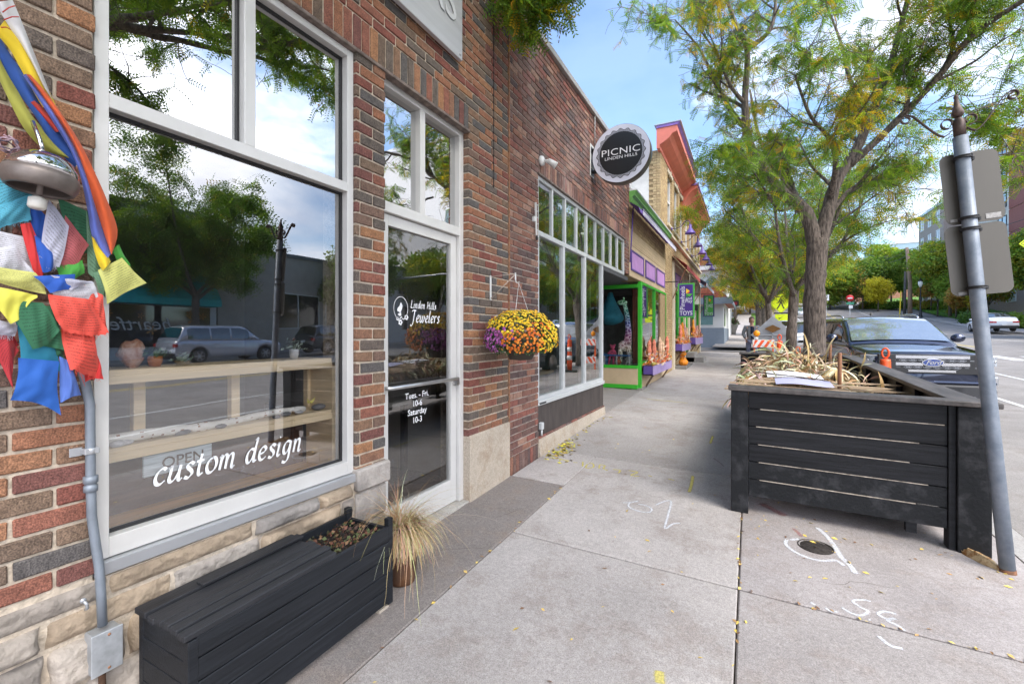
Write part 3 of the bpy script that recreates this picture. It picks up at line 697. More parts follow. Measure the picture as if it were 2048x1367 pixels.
# ------------------------------------------------------------------ broad-nib lettering
def cat_rom(pts, k=8):
    q = []
    for i in range(len(pts)-1):
        p0 = pts[max(i-1,0)]; p1 = pts[i]; p2 = pts[i+1]; p3 = pts[min(i+2,len(pts)-1)]
        for j in range(k):
            t = j/k; q.append(tuple(.5*((2*p1[c])+(p2[c]-p0[c])*t+(2*p0[c]-5*p1[c]+4*p2[c]-p3[c])*t*t+(3*p1[c]-p0[c]-3*p2[c]+p3[c])*t**3) for c in (0,1)))
    q.append(pts[-1]); return q
GL = {  # glyph: advance, strokes on an x-height of 1
 'c': (.72, [[(.68,.88),(.5,1.0),(.22,.8),(.1,.4),(.2,.08),(.42,.02),(.66,.2)]]),
 'u': (.86, [[(.05,.85),(.18,1.0),(.16,.6),(.1,.2),(.22,.0),(.45,.15),(.66,.6),(.72,1.0)],[(.72,1.0),(.66,.5),(.66,.1),(.76,.0),(.88,.12)]]),
 's': (.66, [[(.62,.86),(.45,1.0),(.24,.88),(.28,.65),(.48,.45),(.52,.2),(.32,.0),(.08,.1)]]),
 't': (.56, [[(.34,1.45),(.26,.9),(.2,.3),(.28,.02),(.5,.12)],[(.04,.96),(.52,1.0)]]),
 'o': (.82, [[(.5,1.0),(.22,.85),(.1,.42),(.2,.06),(.42,.0),(.66,.22),(.74,.62),(.62,.95),(.44,1.0)]]),
 'm': (1.30, [[(.05,.85),(.18,1.0),(.16,.55),(.1,.0)],[(.12,.45),(.3,.88),(.5,1.0),(.56,.75),(.5,.0)],[(.52,.45),(.7,.88),(.92,1.0),(.99,.75),(.94,.15),(1.02,.0),(1.16,.12)]]),
 'n': (.90, [[(.05,.85),(.18,1.0),(.16,.55),(.1,.0)],[(.12,.45),(.32,.88),(.54,1.0),(.62,.75),(.56,.15),(.64,.0),(.8,.12)]]),
 'd': (.90, [[(.66,.92),(.42,1.0),(.18,.78),(.1,.36),(.2,.03),(.4,.08),(.58,.4),(.68,.8)],[(.66,1.62),(.84,1.72),(.74,1.1),(.66,.3),(.7,.03),(.88,.12)]]),
 'e': (.72, [[(.16,.46),(.5,.58),(.62,.82),(.46,1.0),(.2,.82),(.1,.4),(.2,.06),(.42,.02),(.66,.2)]]),
 'i': (.46, [[(.06,.84),(.2,1.0),(.18,.6),(.12,.15),(.22,.0),(.38,.12)],[(.24,1.42),(.28,1.5)]]),
 'g': (.86, [[(.68,.95),(.42,1.0),(.18,.78),(.1,.36),(.2,.06),(.4,.1),(.6,.45),(.7,.9)],[(.72,1.0),(.66,.3),(.58,-.4),(.34,-.66),(.06,-.56)]]),
 'w': (1.2, [[(.05,.85),(.18,1.0),(.16,.6),(.12,.2),(.26,.0),(.46,.2),(.6,.7),(.62,1.0)],[(.6,.6),(.58,.2),(.72,.0),(.92,.2),(1.04,.65),(.98,.98)]]),
 'l': (.44, [[(.12,1.62),(.28,1.74),(.2,1.0),(.12,.2),(.2,.0),(.38,.12)]]),
 'r': (.66, [[(.05,.85),(.18,1.0),(.16,.55),(.1,.0)],[(.12,.45),(.3,.88),(.46,1.0),(.6,.94)]]),
 'L': (1.05, [[(.2,1.5),(.42,1.7),(.36,1.0),(.2,.2),(.08,.0)],[(.08,.02),(.3,.12),(.6,.0),(.95,.1)]]),
 'H': (1.35, [[(.15,1.5),(.38,1.66),(.34,1.0),(.2,.2),(.06,.0)],[(.26,.86),(.95,.9)],[(1.2,1.7),(1.04,1.0),(.94,.2),(1.06,.0),(1.2,.1)]]),
 'J': (1.05, [[(.1,1.55),(.5,1.72),(1.0,1.66)],[(.72,1.7),(.62,.9),(.48,-.1),(.26,-.5),(-.05,-.42)]]),
 ' ': (.5, [])}
def nib_text(mb, body, org, u, v, xh, nib=.17, ang=40, mi=0, slant=.12, lean=None):
    org = Vector(org); u = Vector(u); v = Vector(v); x = 0; dx, dy = math.cos(R(ang))*nib/2, math.sin(R(ang))*nib/2; th = nib*.16; k2 = 0
    nrm = u.cross(v)
    for ch in body:
        adv, st = GL[ch]
        for s_ in st:
            k2 += 1; p = cat_rom(s_, 7); vs = []; off = nrm*(.00012*(k2 % 4))
            for i, (a, b) in enumerate(p):
                a2 = x+a+slant*b
                j0 = p[max(i-1,0)]; j1 = p[min(i+1,len(p)-1)]; tx, ty = j1[0]-j0[0]+slant*(j1[1]-j0[1]), j1[1]-j0[1]; ll = math.hypot(tx,ty) or 1; nx_, ny_ = -ty/ll, tx/ll
                sgn = 1 if nx_*dx+ny_*dy >= 0 else -1
                wx = nx_*(abs(nx_*dx+ny_*dy)+th); wy = ny_*(abs(nx_*dx+ny_*dy)+th)
                vs.append(org+off+u*((a2+wx)*xh)+v*((b+wy)*xh)); vs.append(org+off+u*((a2-wx)*xh)+v*((b-wy)*xh))
            mb.add(vs, [(2*i,2*i+1,2*i+3,2*i+2) for i in range(len(p)-1)], mi)
        x += adv+.08
    return x*xh
m_vinyl = M('white_vinyl', (.85,.86,.88), .5, var=.02)
m_vinyls = M('vinyl_shade', (.16,.12,.11), .6)
Yv = Vector((0,1,0)); Zv = Vector((0,0,1))
mb = MB(); ww_ = nib_text(mb, 'custom ', (XG+.004,.945,.925), Yv+Zv*-.012, Zv, .0640, nib=.19); mb.build('window_lettering', m_vinyl, jew, recalc=False)
mb = MB(); nib_text(mb, 'design', Vector((XG+.004,.945,.925))+(Yv+Zv*-.012)*ww_, Yv+Zv*-.012, Zv, .0640, nib=.19); mb.build('window_lettering', m_vinyl, jew, recalc=False)
XDG = XD-.036+.003
mb = MB(); nib_text(mb, 'Linden Hills', (XDG,2.575,1.745), Yv, Zv, .0315, nib=.22); nib_text(mb, 'Jewelers', (XDG,2.580,1.640), Yv, Zv, .051, nib=.20)
rc = Vector((XDG,2.475,1.735))
ring = [rc+Yv*.073*math.cos(a)+Zv*.083*math.sin(a) for a in [R(-62)+i*R(304)/40 for i in range(41)]]
def ribbon(mb, pts, wd, nrm=Vector((1,0,0)), mi=0):
    vs = []
    for i, p in enumerate(pts):
        d_ = (pts[min(i+1,len(pts)-1)]-pts[max(i-1,0)]).normalized(); s_ = d_.cross(nrm)*wd/2; vs += [p+s_, p-s_]
    mb.add(vs, [(2*i,2*i+1,2*i+3,2*i+2) for i in range(len(pts)-1)], mi)
ribbon(mb, ring, .004); b = rc+Vector((0,-.005,-.03))
def disc(mb, c, ry, rz, n=10, a0=0, mi=0):
    mb.add([Vector(c)+Yv*ry*math.cos(2*PI*i/n+a0)*1+Zv*rz*math.sin(2*PI*i/n+a0) for i in range(n)], [tuple(range(n))], mi)
# butterfly and blossoms
mb.add([b+Yv*y_+Zv*z_ for y_, z_ in ((0,0),(-.035,.01),(-.03,.03),(-.008,.05),(.004,.075),(.022,.05),(.012,.02))], [(0,1,2),(0,2,3),(0,3,4),(0,4,5),(0,5,6)])
mb.add([b+Yv*y_+Zv*z_ for y_, z_ in ((-.004,-.002),(-.03,-.012),(-.012,-.026),(.008,-.022),(.006,0))], [(0,1,2),(0,2,3),(0,3,4)])
for cy, cz, rr in ((.058,-.062,.013),(-.006,-.10,.014),(-.035,-.075,.009)):
    for i in range(5):
        a = 2*PI*i/5; disc(mb, rc+Yv*(cy+rr*math.cos(a))+Zv*(cz+rr*math.sin(a)), rr*.62, rr*.62)
for i in range(7): disc(mb, rc+Yv*(-.03+.012*i)+Zv*(-.07-.008*math.sin(i*1.7)), .008, .004)
mb.build('door_lettering', m_vinyl, dor, recalc=False)
for i, t in enumerate(('Tues. - Fri.','10-6','Saturday','10-3')): mb = MB(); put_text(mb, t, (XDG,2.655,1.095-.062*i), Yv, Zv, .062, bold=.0008); mb.build('hours_lettering', m_vinyl, dor, recalc=False)
# ------------------------------------------------------------------ interior seen through the glass
m_in = M('shop_wall_paint', (.30,.28,.26), .8, var=.15, scale=1.5); m_infl = M('shop_carpet', (.20,.13,.10), .9, var=.3, scale=6)
m_pine = M('pine_board', (.86,.68,.43), .5, var=.18, scale=3, stretch=(1,.15,6)); m_pine2 = M('honey_board', (.62,.34,.11), .45, var=.22, scale=3, stretch=(8,.5,1))
mb = MB(); mb.box(-6.0,-5.9,-3,3.8,.1,3.6); mb.box(-5.9,XF-.31,3.6,3.7,.1,3.6); mb.box(-5.9,XF-.31,-3,-2.9,.1,3.6); mb.box(-5.9,XF-.31,-2.9,3.6,3.5,3.6)
mb.build('interior_wall', m_in, jew)
mb = MB(); mb.box(-5.9,XF-.31,-2.9,3.6,.08,.14); mb.build('interior_floor', m_infl, jew)
sh = thing('display_shelf', 'pale pine display shelving standing inside the nearest shop window', 'shelf', (-2.4,1.3,.74))
mb = MB(); mb.box(-2.62,-2.175,.70,1.955,.715,.745,0,.002)
mb.build('window_deck', m_pine2, sh)
X0, X1 = -2.47, -2.24
for z in (1.385,1.075):
    mb = MB(); mb.box(X0, X1, .60, 1.90, z, z+.022, 0, .002); mb.box(X1-.018, X1+.004, .60, 1.90, z-.035, z+.0, 0, .002); mb.build('shelf_board', m_pine, sh)
for y in (.99,1.42,1.885):
    mb = MB(); mb.box(X0-.01, X0+.03, y, y+.045, 1.098, 1.385, 0, .002); mb.build('upright', m_pine, sh)
mb = MB(); mb.box(X0-.01, X1, 1.905, 1.93, .745, 1.36, 0, .002); mb.build('side_panel', m_pine, sh)
mb = MB(); mb.box(-2.60,-2.50,.65,1.90,.746,1.039,0,.004); mb.build('back_board', M('dark_display_wood', (.09,.05,.035), .5, var=.5, scale=4, stretch=(1,.3,6)), sh)
# birch log
m_birch = M('birch_bark', (.70,.67,.60), .8, col2=(.82,.80,.74), scale=9, bump=.5, contrast=(.3,.5)); m_cutw = M('cut_wood', (.30,.15,.08), .8, var=.4, scale=30)
mb = MB(); pts = []; rr = []
for i in range(26):
    t = i/25; pts.append((-2.29+.02*math.sin(t*7), .79+t*.95, 1.098+.022+.008*math.sin(t*9)-.004*t)); rr.append(.0225-.007*t+.0018*math.sin(i*1.9))
mb.tube(pts, rr, 14); birch = mb.build('birch_branch', m_birch); tag(birch, 'white birch branch lying along the lower display shelf', 'birch branch')
mb = MB(); mb.tube([(-2.29,.781,1.120),(-2.29,.792,1.120)], .0235, 14); mb.build('cut_end', m_cutw, birch)
mb = MB()
for i in range(34):
    t = brk.random(); a = brk.uniform(-1.2,1.4); c_ = Vector(pts[int(t*25)]); r0 = rr[int(t*25)]+.0004
    mb.obox(c_+Vector((math.cos(a)*r0,0,math.sin(a)*r0)), (0,brk.uniform(.002,.008),0), Vector((-math.sin(a),0,math.cos(a)))*brk.uniform(.0015,.004), Vector((math.cos(a),0,math.sin(a)))*.0006)
mb.build('bark_mark', m_cutw, birch)
# pebbles
pb = random.Random(4)
def pebble(name, label, c, rx, ry, rz, col, rot=0):
    mb = MB(); mb.ball((0,0,0), rx, ry, rz, 16, 10); o = mb.build(name, M('pebble_%d' % int(col*1000), (col,col*1.0,col*1.02), .55, var=.2, scale=40, bump=.1)); o.location = c; o.rotation_euler = (0,0,rot)
    return tag(o, label, 'pebble')
for px, py, Xp, zb, rx, ry, rz, col, lb in (
    (365,860,-2.26,1.098,.018,.034,.012,.13,'flat dark grey pebble in front of the log, left one'),(442,842,-2.25,1.098,.014,.026,.011,.12,'small dark grey pebble lying near the middle of the log'),
    (553,832,-2.245,1.098,.014,.022,.010,.12,'little slate grey pebble below the log near its thin end'),(572,818,-2.27,1.098,.016,.030,.012,.13,'dark flat pebble touching the log by its thin end'),
    (598,815,-2.27,1.098,.018,.026,.011,.45,'pale pebble right of the log by the big grey stone'),(637,808,-2.29,1.098,.03,.045,.019,.16,'large dark oval stone at the right end of the lower shelf'),
    (251,878,-2.26,1.098,.02,.03,.011,.55,'white flat pebble at the left end of the lower shelf'),(236,888,-2.245,1.098,.022,.03,.014,.6,'white pebble partly behind the window frame, lower shelf'),
    (549,948,-2.215,.747,.018,.018,.014,.15,'dark round pebble on the window deck at the right'),(578,942,-2.22,.747,.02,.034,.012,.5,'pale flat pebble stacked on the window deck, right group'),
    (570,951,-2.20,.747,.012,.02,.009,.55,'tiny pale pebble on the window deck, right group'),(625,930,-2.24,.747,.03,.045,.018,.17,'brownish grey oval stone on the window deck, far right'),
    (245,1050,-2.20,.747,.02,.028,.009,.55,'flat white pebble on the window deck at the left')):
    p = PX(px, py, Xp); pebble('pebble', lb, (Xp, p.y, zb+rz*.9), rx, ry, rz, col, pb.uniform(-.2,.2))
# hanging OPEN board
op = thing('open_sign', 'weathered blue grey wooden board reading OPEN hanging in the display window', 'sign', (-2.27,.97,.97))
mb = MB(); a = PX(287,935,-2.25); b_ = PX(424,912,-2.25); mb.box(-2.262,-2.25,a.y,b_.y,.945,1.035,0,.002)
mb.build('board', M('blue_grey_wood', (.50,.57,.60), .8, var=.35, scale=8, stretch=(1,.6,14)), op)
mb = MB(); put_text(mb, 'OPEN', (-2.248,(a.y+b_.y)/2+.015,.990), Yv, Zv, .066, bold=.0006); mb.build('lettering', M('brown_letter', (.07,.04,.03), .6), op, recalc=False)
mb = MB(); mb.tube([(-2.256,a.y+.03,1.035),(-2.256,a.y+.035,1.05)], .0012, 5); mb.tube([(-2.256,b_.y-.03,1.035),(-2.256,b_.y-.035,1.05)], .0012, 5); mb.build('cord', m_cutw, op)
# things on the upper shelf
def shelf_pot(px, lb, ph=.045, pr=.028, fol=(.10,.17,.09), spread=.05, pcol=(.25,.2,.12), n=46, seed=1):
    p = PX(px, 700, -2.33); o = thing('potted_plant', lb, 'potted plant', (-2.33,p.y,1.407))
    mb = MB(); mb.lathe([(pr*.75,0),(pr,ph*.6),(pr*.95,ph),(pr*.8,ph),(pr*.8,ph*.85),(0,ph*.85)], (-2.33,p.y,1.408), 18); mb.build('pot', M('pot_%s' % seed, pcol, .6), o)
    mb = MB(); r_ = random.Random(seed)
    for i in range(n):
        d_ = Vector((r_.gauss(0,1),r_.gauss(0,1),abs(r_.gauss(.6,.6)))).normalized(); c_ = Vector((-2.33,p.y,1.408+ph))+d_*r_.uniform(.2,1)*spread
        s_ = r_.uniform(.006,.012); a1 = d_.orthogonal().normalized(); a2 = d_.cross(a1); mb.cc = (r_.uniform(.7,1.3),)*3
        mb.add([c_-a1*s_, c_+a2*s_*.6+d_*s_, c_+a1*s_*1.0+d_*s_*1.3, c_-a2*s_*.6+d_*s_*.4], [(0,1,2),(0,2,3)])
    mb.build('foliage', M('succulent_%s' % seed, fol, .6, var=.3, scale=30, attr=True), o, recalc=False)
shelf_pot(310, 'small green succulent in an amber pot on the upper shelf', seed=1, pcol=(.45,.16,.03))
shelf_pot(365, 'grey green trailing succulent in a low dish on the upper shelf', ph=.02, pr=.03, fol=(.22,.30,.24), seed=2, spread=.045)
shelf_pot(588, 'feathery pale plant in a white cup on the upper shelf', ph=.055, pr=.026, fol=(.30,.36,.30), pcol=(.6,.6,.6), seed=3, spread=.065, n=60)
p = PX(262, 680, -2.34)
mb = MB(); mb.ball((0,0,0), .028, .048, .062, 10, 8); mbv = [Vector(v)*(1+.18*math.sin(v[1]*120+v[2]*90)) for v in mb.v]; mb.v = [tuple(v) for v in mbv]
o = mb.build('crystal_geode', M('orange_calcite', (.50,.20,.10), .4, col2=(.75,.55,.45), scale=30, bump=.6)); o.location = (-2.34,p.y,1.465); tag(o, 'orange and white rough crystal standing on the upper shelf', 'crystal')
bt = PX(620, 790, -2.28)
mb = MB()
for s_ in (-1,1): mb.add([(-2.28,bt.y,1.155),(-2.27,bt.y+s_*.028,1.18),(-2.275,bt.y+s_*.022,1.155),(-2.28,bt.y+s_*.012,1.143)], [(0,1,2,3)])
mb.tube([(-2.279,bt.y,1.140),(-2.279,bt.y,1.167)], .0022, 6); mb.tube([(-2.279,bt.y,1.142),(-2.28,bt.y,1.098)], .0008, 4)
tag(mb.build('butterfly_ornament', M('yellow_paper', (.62,.55,.10), .6, var=.3, scale=80)), 'yellow butterfly ornament perched beside the thin end of the birch branch', 'ornament')
# desk and plant seen through the door
dk = thing('shop_desk', 'dark desk standing inside behind the glass door', 'desk', (-3.4,3.0,.14))
mb = MB(); mb.box(-4.3,-2.9,2.75,3.4,.88,.93,0,.004); mb.build('desk_top', m_in, dk)
for x, y in ((-4.25,2.8),(-2.97,2.8),(-4.25,3.32),(-2.97,3.32)):
    mb = MB(); mb.box(x,x+.05,y,y+.05,.14,.88); mb.build('leg', M('black_metal', (.02,.02,.022), .5, .3), dk)
# big metal sign above, letters raised
sg = thing('shop_sign', 'silver metal sign panel with raised letters high on the near brick wall', 'sign', (-2.07,1.9,3.75))
mb = MB(); mb.box(XF+.02, XF+.055, -.35, 3.015, 3.745, 4.45, 0, .003); mb.build('panel', M('brushed_silver', (.55,.55,.58), .35, .35, var=.06, scale=3, stretch=(1,.2,6)), sg)
mb = MB(); 
vs, fs = text_mesh('JEWELERS', .36, bold=.003, align='RIGHT')
for k, xx in ((0,XF+.062),):
    mb.add([(xx, 2.93+a[0]*1.0, 4.10+a[1]) for a in vs], fs)
    mb.add([(xx-.006, 2.93+a[0]+.004, 4.096+a[1]) for a in vs], fs, 1)
mb.build('lettering', [M('letter_silver', (.72,.72,.75), .35, .3), M('letter_edge', (.25,.25,.26), .5)], sg, recalc=False)
mb = MB()
for z in (3.78,4.41):
    for y in (2.98,1.5,-.3): mb.lathe([(0,.007),(.008,.005),(.01,0)], (XF+.055,y,z), 10, axis='x')
mb.build('screw', m_frame2, sg)
# small silver clip on the left wall, conduit, box
cn = thing('conduit', 'painted grey electrical conduit running down the near brick wall', 'conduit', (-2.07,.72,.5))
Xc = XF+.022
mb = MB(); mb.tube([(Xc-.05,.660,1.62),(Xc-.01,.675,1.55),(Xc,.690,1.45),(Xc,.705,1.36),(Xc,.714,1.30),(Xc,.716,1.02),(Xc,.719,.90),(Xc+.004,.728,.80),(Xc+.012,.735,.72),(Xc+.02,.738,.62),(Xc+.02,.742,.505)], .0145, 12)
m_cond = M('blue_grey_conduit', (.22,.25,.29), .45, .25, var=.15, scale=10)
mb.build('pipe', m_cond, cn)
mb = MB(); mb.lathe([(.0145,0),(.020,.001),(.020,.022),(.0165,.024),(.0165,.03),(.021,.032),(.021,.055),(.0145,.056)], (Xc,.716,.99), 14); mb.build('coupling', m_cond, cn)
mb = MB(); mb.box(XF,Xc+.016,.695,.737,1.125,1.145,0,.002); mb.box(XF,XF+.004,.665,.70,1.12,1.15,0,.001); mb.lathe([(.0165,0),(.018,.001),(.018,.02),(.0165,.021)], (Xc,.715,1.125), 12); mb.build('strap', m_frame2, cn)
jb = thing('junction_box', 'square grey metal junction box under the conduit against the stone base', 'junction box', (-2.05,.75,.33))
mb = MB(); mb.box(XF+.0, XF+.062, .705, .79, .345, .487, 0, .004); mb.build('box_body', M('galvanised_box', (.40,.42,.44), .45, .4, var=.15, scale=14), jb)
mb = MB(); mb.box(XF+.062, XF+.067, .702, .793, .342, .490, 0, .003); mb.build('cover_plate', M('galvanised_cover', (.46,.48,.50), .4, .4, var=.2, scale=14), jb)
mb = MB()
for y, z in ((.752,.475),(.752,.357)): mb.lathe([(.005,0),(.005,.002),(0,.003)], (XF+.067,y,z), 8, axis='x')
mb.build('screw', m_cutw, jb)
mb = MB(); mb.tube([(XF+.03,.745,.345),(XF+.03,.747,.05)], .011, 10); mb.build('lower_pipe', M('rust_pipe', (.11,.055,.03), .9, var=.4, scale=40), jb)
cl = MB(); p = PX(170, 1208, XF+.03); cl.tube([(p.x,p.y-.006,p.z+.018),(p.x+.012,p.y,p.z+.006),(p.x+.010,p.y+.003,p.z-.012),(p.x-.008,p.y+.004,p.z-.022)], .005, 8); cl.lathe([(.009,0),(.009,.006),(0,.008)], (p.x,p.y-.006,p.z+.018), 10, axis='x')
tag(cl.build('pipe_clip', m_frame2), 'loose bent metal pipe clip on the ochre stone by the conduit', 'clip')
# ================================================================== second brick building
pic = thing('brick_building', 'weathered low brick building with grey framed windows and round black sign', 'building', (-2.1,6.5,.2))
PY1 = 8.88; PT = 4.86
PH = [(4.594,7.18,.375,3.345),(7.18,8.57,-1,3.345),(8.57,PY1,-1,2.72)]
mb = MB(); bricks(mb, XF+.004, 3.91, PY1, .33, 3.345, PH, bev=.004, jit=.003)
soldiers(mb, XF+.004, 3.925, 4.594, .10, .33); soldiers(mb, XF+.004, 4.594, PY1, 3.35, 3.56); bricks(mb, XF+.004, 3.91, 4.594, 3.345, 3.56)
bricks(mb, XF+.004, 3.91, PY1, 3.56, PT, jit=.003); bricks(mb, XF+.004, 3.91, 4.56, PT, 5.35, jit=.003)
chip(mb, .0022); mb.build('brick_facing', m_br2, pic)
mb = MB(); backing(mb, XF-.30, XF-.005, 3.905, PY1, .0, PT-.01, PH); mb.box(XF-.29, XF-.0052, 3.906, 4.555, PT-.01, 5.34); mb.build('wall', m_mort2, pic)
mb = MB(); mb.box(XF-.35, XF+.045, 4.565, PY1+.02, PT, PT+.075, 0, .004); mb.box(XF-.33, XF+.03, 3.94, 4.58, 5.35, 5.41, 0, .004); mb.build('coping', M('tin_coping', (.42,.40,.38), .45, .4, var=.12, scale=3), pic)
mb = MB(); mb.box(XF-.012, XF+.009, 3.898, 3.912, .2, 5.35); mb.build('joint_seam', m_cutw, pic)
mb = MB(); mb.box(XF-.05, XF+.018, 4.58, 8.60, 3.345, 3.362); mb.build('lintel', MATS['rusty_steel'], pic)
# plinth and ribbed panel
mb = MB(); mb.cc = (1.15,1.12,1.08)
mb.hexa([(XF-.1,4.597,.1),(XF+.035,4.597,.1),(XF+.035,7.185,.1),(XF-.1,7.185,.1),(XF-.1,4.597,.375),(XF+.012,4.597,.372),(XF+.012,7.185,.372),(XF-.1,7.185,.375)])
mb.build('plinth', MATS['pier_concrete'], pic)
mb = MB(); y = 4.60
while y < 7.175: mb.box(XF-.06, XF-.016, y, y+.030, .376, .745, 0, .004); y += .0345
mb.box(XF-.08, XF-.03, 4.597, 7.185, .376, .75); mb.build('ribbed_panel', M('dark_beadboard', (.055,.045,.042), .5, var=.3, scale=8, stretch=(1,1,.3)), pic)
XP = XF-.012
m_gfr = M('pale_grey_frame', (.58,.60,.61), .4, .2, var=.05)
fr = MB()
fr.box(XP-.10, XP+.02, 4.597, 7.178, .745, .80, 0, .004); fr.box(XP-.10, XP, 4.597, 7.178, .801, .845, 0, .002)
ZM0, ZM1 = 2.672, 2.727
fr.box(XP-.10, XP, 4.597, 8.565, ZM0, ZM1, 0, .002); fr.box(XP-.10, XP, 4.597, 8.565, 3.30, 3.343, 0, .002)
for y in (4.597,8.520): fr.box(XP-.10, XP-.001, y, y+.045, ZM1, 3.30, 0, .002)
for y in (4.597,5.405,6.255,7.118): fr.box(XP-.10, XP-.001, y, y+.060, .845, ZM0, 0, .002)
for i in range(1, 9):
    y = 4.62+i*3.905/9-.02; fr.box(XP-.10, XP-.001, y+.003, y+.037, ZM1, 3.30, 0, .002)
fr.build('window_frame', m_gfr, pic)
g_p = glass('cafe_glass', .44, (.62,.72,.70), wav=.03, wscale=1.5)
for a, b in ((4.657,5.405),(5.465,6.255),(6.315,7.118)): pane(g_p, a, b, .845, ZM0, XP-.03, pic)
g_pt = glass('transom_glass', .45, (.42,.66,.66), wav=.04, wscale=2)
for i in range(9):
    a = (4.642 if i == 0 else 4.62+i*3.905/9+.022); b = (8.52 if i == 8 else 4.62+(i+1)*3.905/9-.02); pane(g_pt, a, b, ZM1, 3.30, XP-.022, pic)
# interior
mb = MB(); mb.box(-5.2,-5.1,4.0,9.9,.1,3.4); mb.box(-5.1,XF-.31,3.95,4.05,.1,3.4); mb.box(-5.1,-2.32,7.10,7.17,.1,2.66); mb.box(-5.1,XF-.31,4.05,8.9,3.36,3.42)
mb.build('interior_wall', M('cafe_wall', (.20,.22,.19), .8, var=.2), pic)
mb = MB(); mb.box(-5.1,XF-.31,4.05,7.1,.2,.25); mb.build('interior_floor', M('cafe_floor', (.25,.15,.09), .6, var=.3, stretch=(1,8,1)), pic)
mb = MB(); mb.box(-4.4,XP-.14,4.66,7.10,2.56,2.665); mb.build('ceiling_bulkhead', M('pale_green_paint', (.45,.58,.53), .7), pic)
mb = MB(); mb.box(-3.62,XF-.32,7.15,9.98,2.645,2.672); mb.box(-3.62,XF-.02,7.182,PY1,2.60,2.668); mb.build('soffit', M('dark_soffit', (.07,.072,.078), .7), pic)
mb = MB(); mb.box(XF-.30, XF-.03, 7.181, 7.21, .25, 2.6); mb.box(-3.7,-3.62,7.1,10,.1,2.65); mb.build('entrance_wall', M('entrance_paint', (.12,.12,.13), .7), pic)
# table and stool shapes inside the cafe window
tb = thing('cafe_table', 'wooden table just inside the wide low window of the weathered building', 'table', (-3.1,5.6,.25))
mb = MB(); mb.box(-3.5,-2.7,5.0,6.5,.95,.99,0,.005); mb.build('table_top', m_pine2, tb)
for x, y in ((-3.45,5.05),(-2.8,5.05),(-3.45,6.4),(-2.8,6.4)): mb = MB(); mb.box(x,x+.05,y,y+.05,.25,.95); mb.build('leg', MATS['black_metal'], tb)
mb = MB(); mb.box(XP+.02, XP+.024, 4.62, 4.80, .757, .775); tag(mb.build('tiny_plate', m_gasket, pic))
# outlet box on plinth
ob = MB(); ob.box(XF-.016, XF+.03, 4.64, 4.70, .47, .55, 0, .006); ob.tube([(XF+.01,4.67,.47),(XF+.012,4.67,.40)], .012, 8); tag(ob.build('outlet_box', m_gfr), 'small grey outlet box low on the dark ribbed panel', 'outlet box')
# ------------------------------------------------------------------ round sign
rs = thing('round_sign', 'round black and white sign reading PICNIC on two black brackets', 'sign', (-1.64,6.45,4.15))
C = Vector((-1.643,6.44,4.145)); RR = .418
mb = MB(); mb.lathe([(RR-.004,-.002),(RR,.004),(RR,.150),(RR-.004,.156)], C, 72, axis='y'); mb.build('sign_case', M('dark_bronze', (.10,.085,.075), .35, .6), rs)
m_sw = M('sign_white', (.62,.63,.72), .35, var=.02); m_sb = M('sign_black', (.014,.015,.017), .35, var=.1)
mb = MB(); mb.lathe([(0,-.0045),(RR-.012,-.0045)], C, 72, axis='y', smooth=False); 
mb = MB(); mb.add([C+Vector(((RR-.006)*math.cos(2*PI*i/72),-.0035,(RR-.006)*math.sin(2*PI*i/72))) for i in range(72)], [tuple(range(72))]); mb.build('sign_face', m_sw, rs)
def wavy(r, amp, n=20, k=240): return [C+Vector(((r+amp*math.cos(n*2*PI*i/k))*math.cos(2*PI*i/k),0,(r+amp*math.cos(n*2*PI*i/k))*math.sin(2*PI*i/k))) for i in range(k)]
mb = MB(); K = 240; w0 = wavy(.345,.0135,20,K); mb.add([p+Vector((0,-.006,0)) for p in w0], [tuple(range(K))]); 
mb.build('scalloped_disc', m_sb, rs)
mb = MB()
for i in range(160):
    a = 2*PI*i/160; r1 = .343+.0135*math.cos(20*a)-.006; r0 = .308; u = Vector((math.cos(a),0,math.sin(a))); s_ = Vector((-math.sin(a),0,math.cos(a)))*.0024
    mb.add([C+u*r0-s_+Vector((0,-.0085,0)), C+u*r0+s_+Vector((0,-.0085,0)), C+u*r1+s_*1.2+Vector((0,-.0085,0)), C+u*r1-s_*1.2+Vector((0,-.0085,0))], [(0,1,2,3)])
mb.build('ray_pattern', m_sw, rs, recalc=False)
mb = MB(); Xv = Vector((1,0,0)); put_text(mb, 'PICNIC', C+Vector((0,-.0095,.028)), Xv*1.28, Zv, .135, bold=-.0006, space=1.04); put_text(mb, 'LINDEN HILLS', C+Vector((.004,-.0095,-.055)), Xv*1.22, Zv, .062, bold=-.0002)
mb.build('lettering', M('sign_lettering', (.82,.82,.84), .4), rs, recalc=False)
for z in (3.965,4.285):
    mb = MB(); mb.box(XF-.0, C.x-RR*.86, 6.485, 6.535, z-.022, z+.022, 0, .003); mb.box(XF+.012, XF+.02, 6.45, 6.57, z-.045, z+.045); mb.build('bracket', m_sb, rs)
mb = MB(); mb.box(XF+.002, XF+.012, 6.43, 6.60, 3.90, 4.38, 0, .003); mb.build('wall_plate', M('white_plate', (.66,.66,.64), .5), rs)
mb = MB(); mb.tube([(XF+.02,6.62,4.35),(XF+.022,6.62,4.92),(XF-.02,6.60,4.98),(XF-.06,6.55,4.96)], .006, 6); mb.build('power_cable', m_gfr, rs)
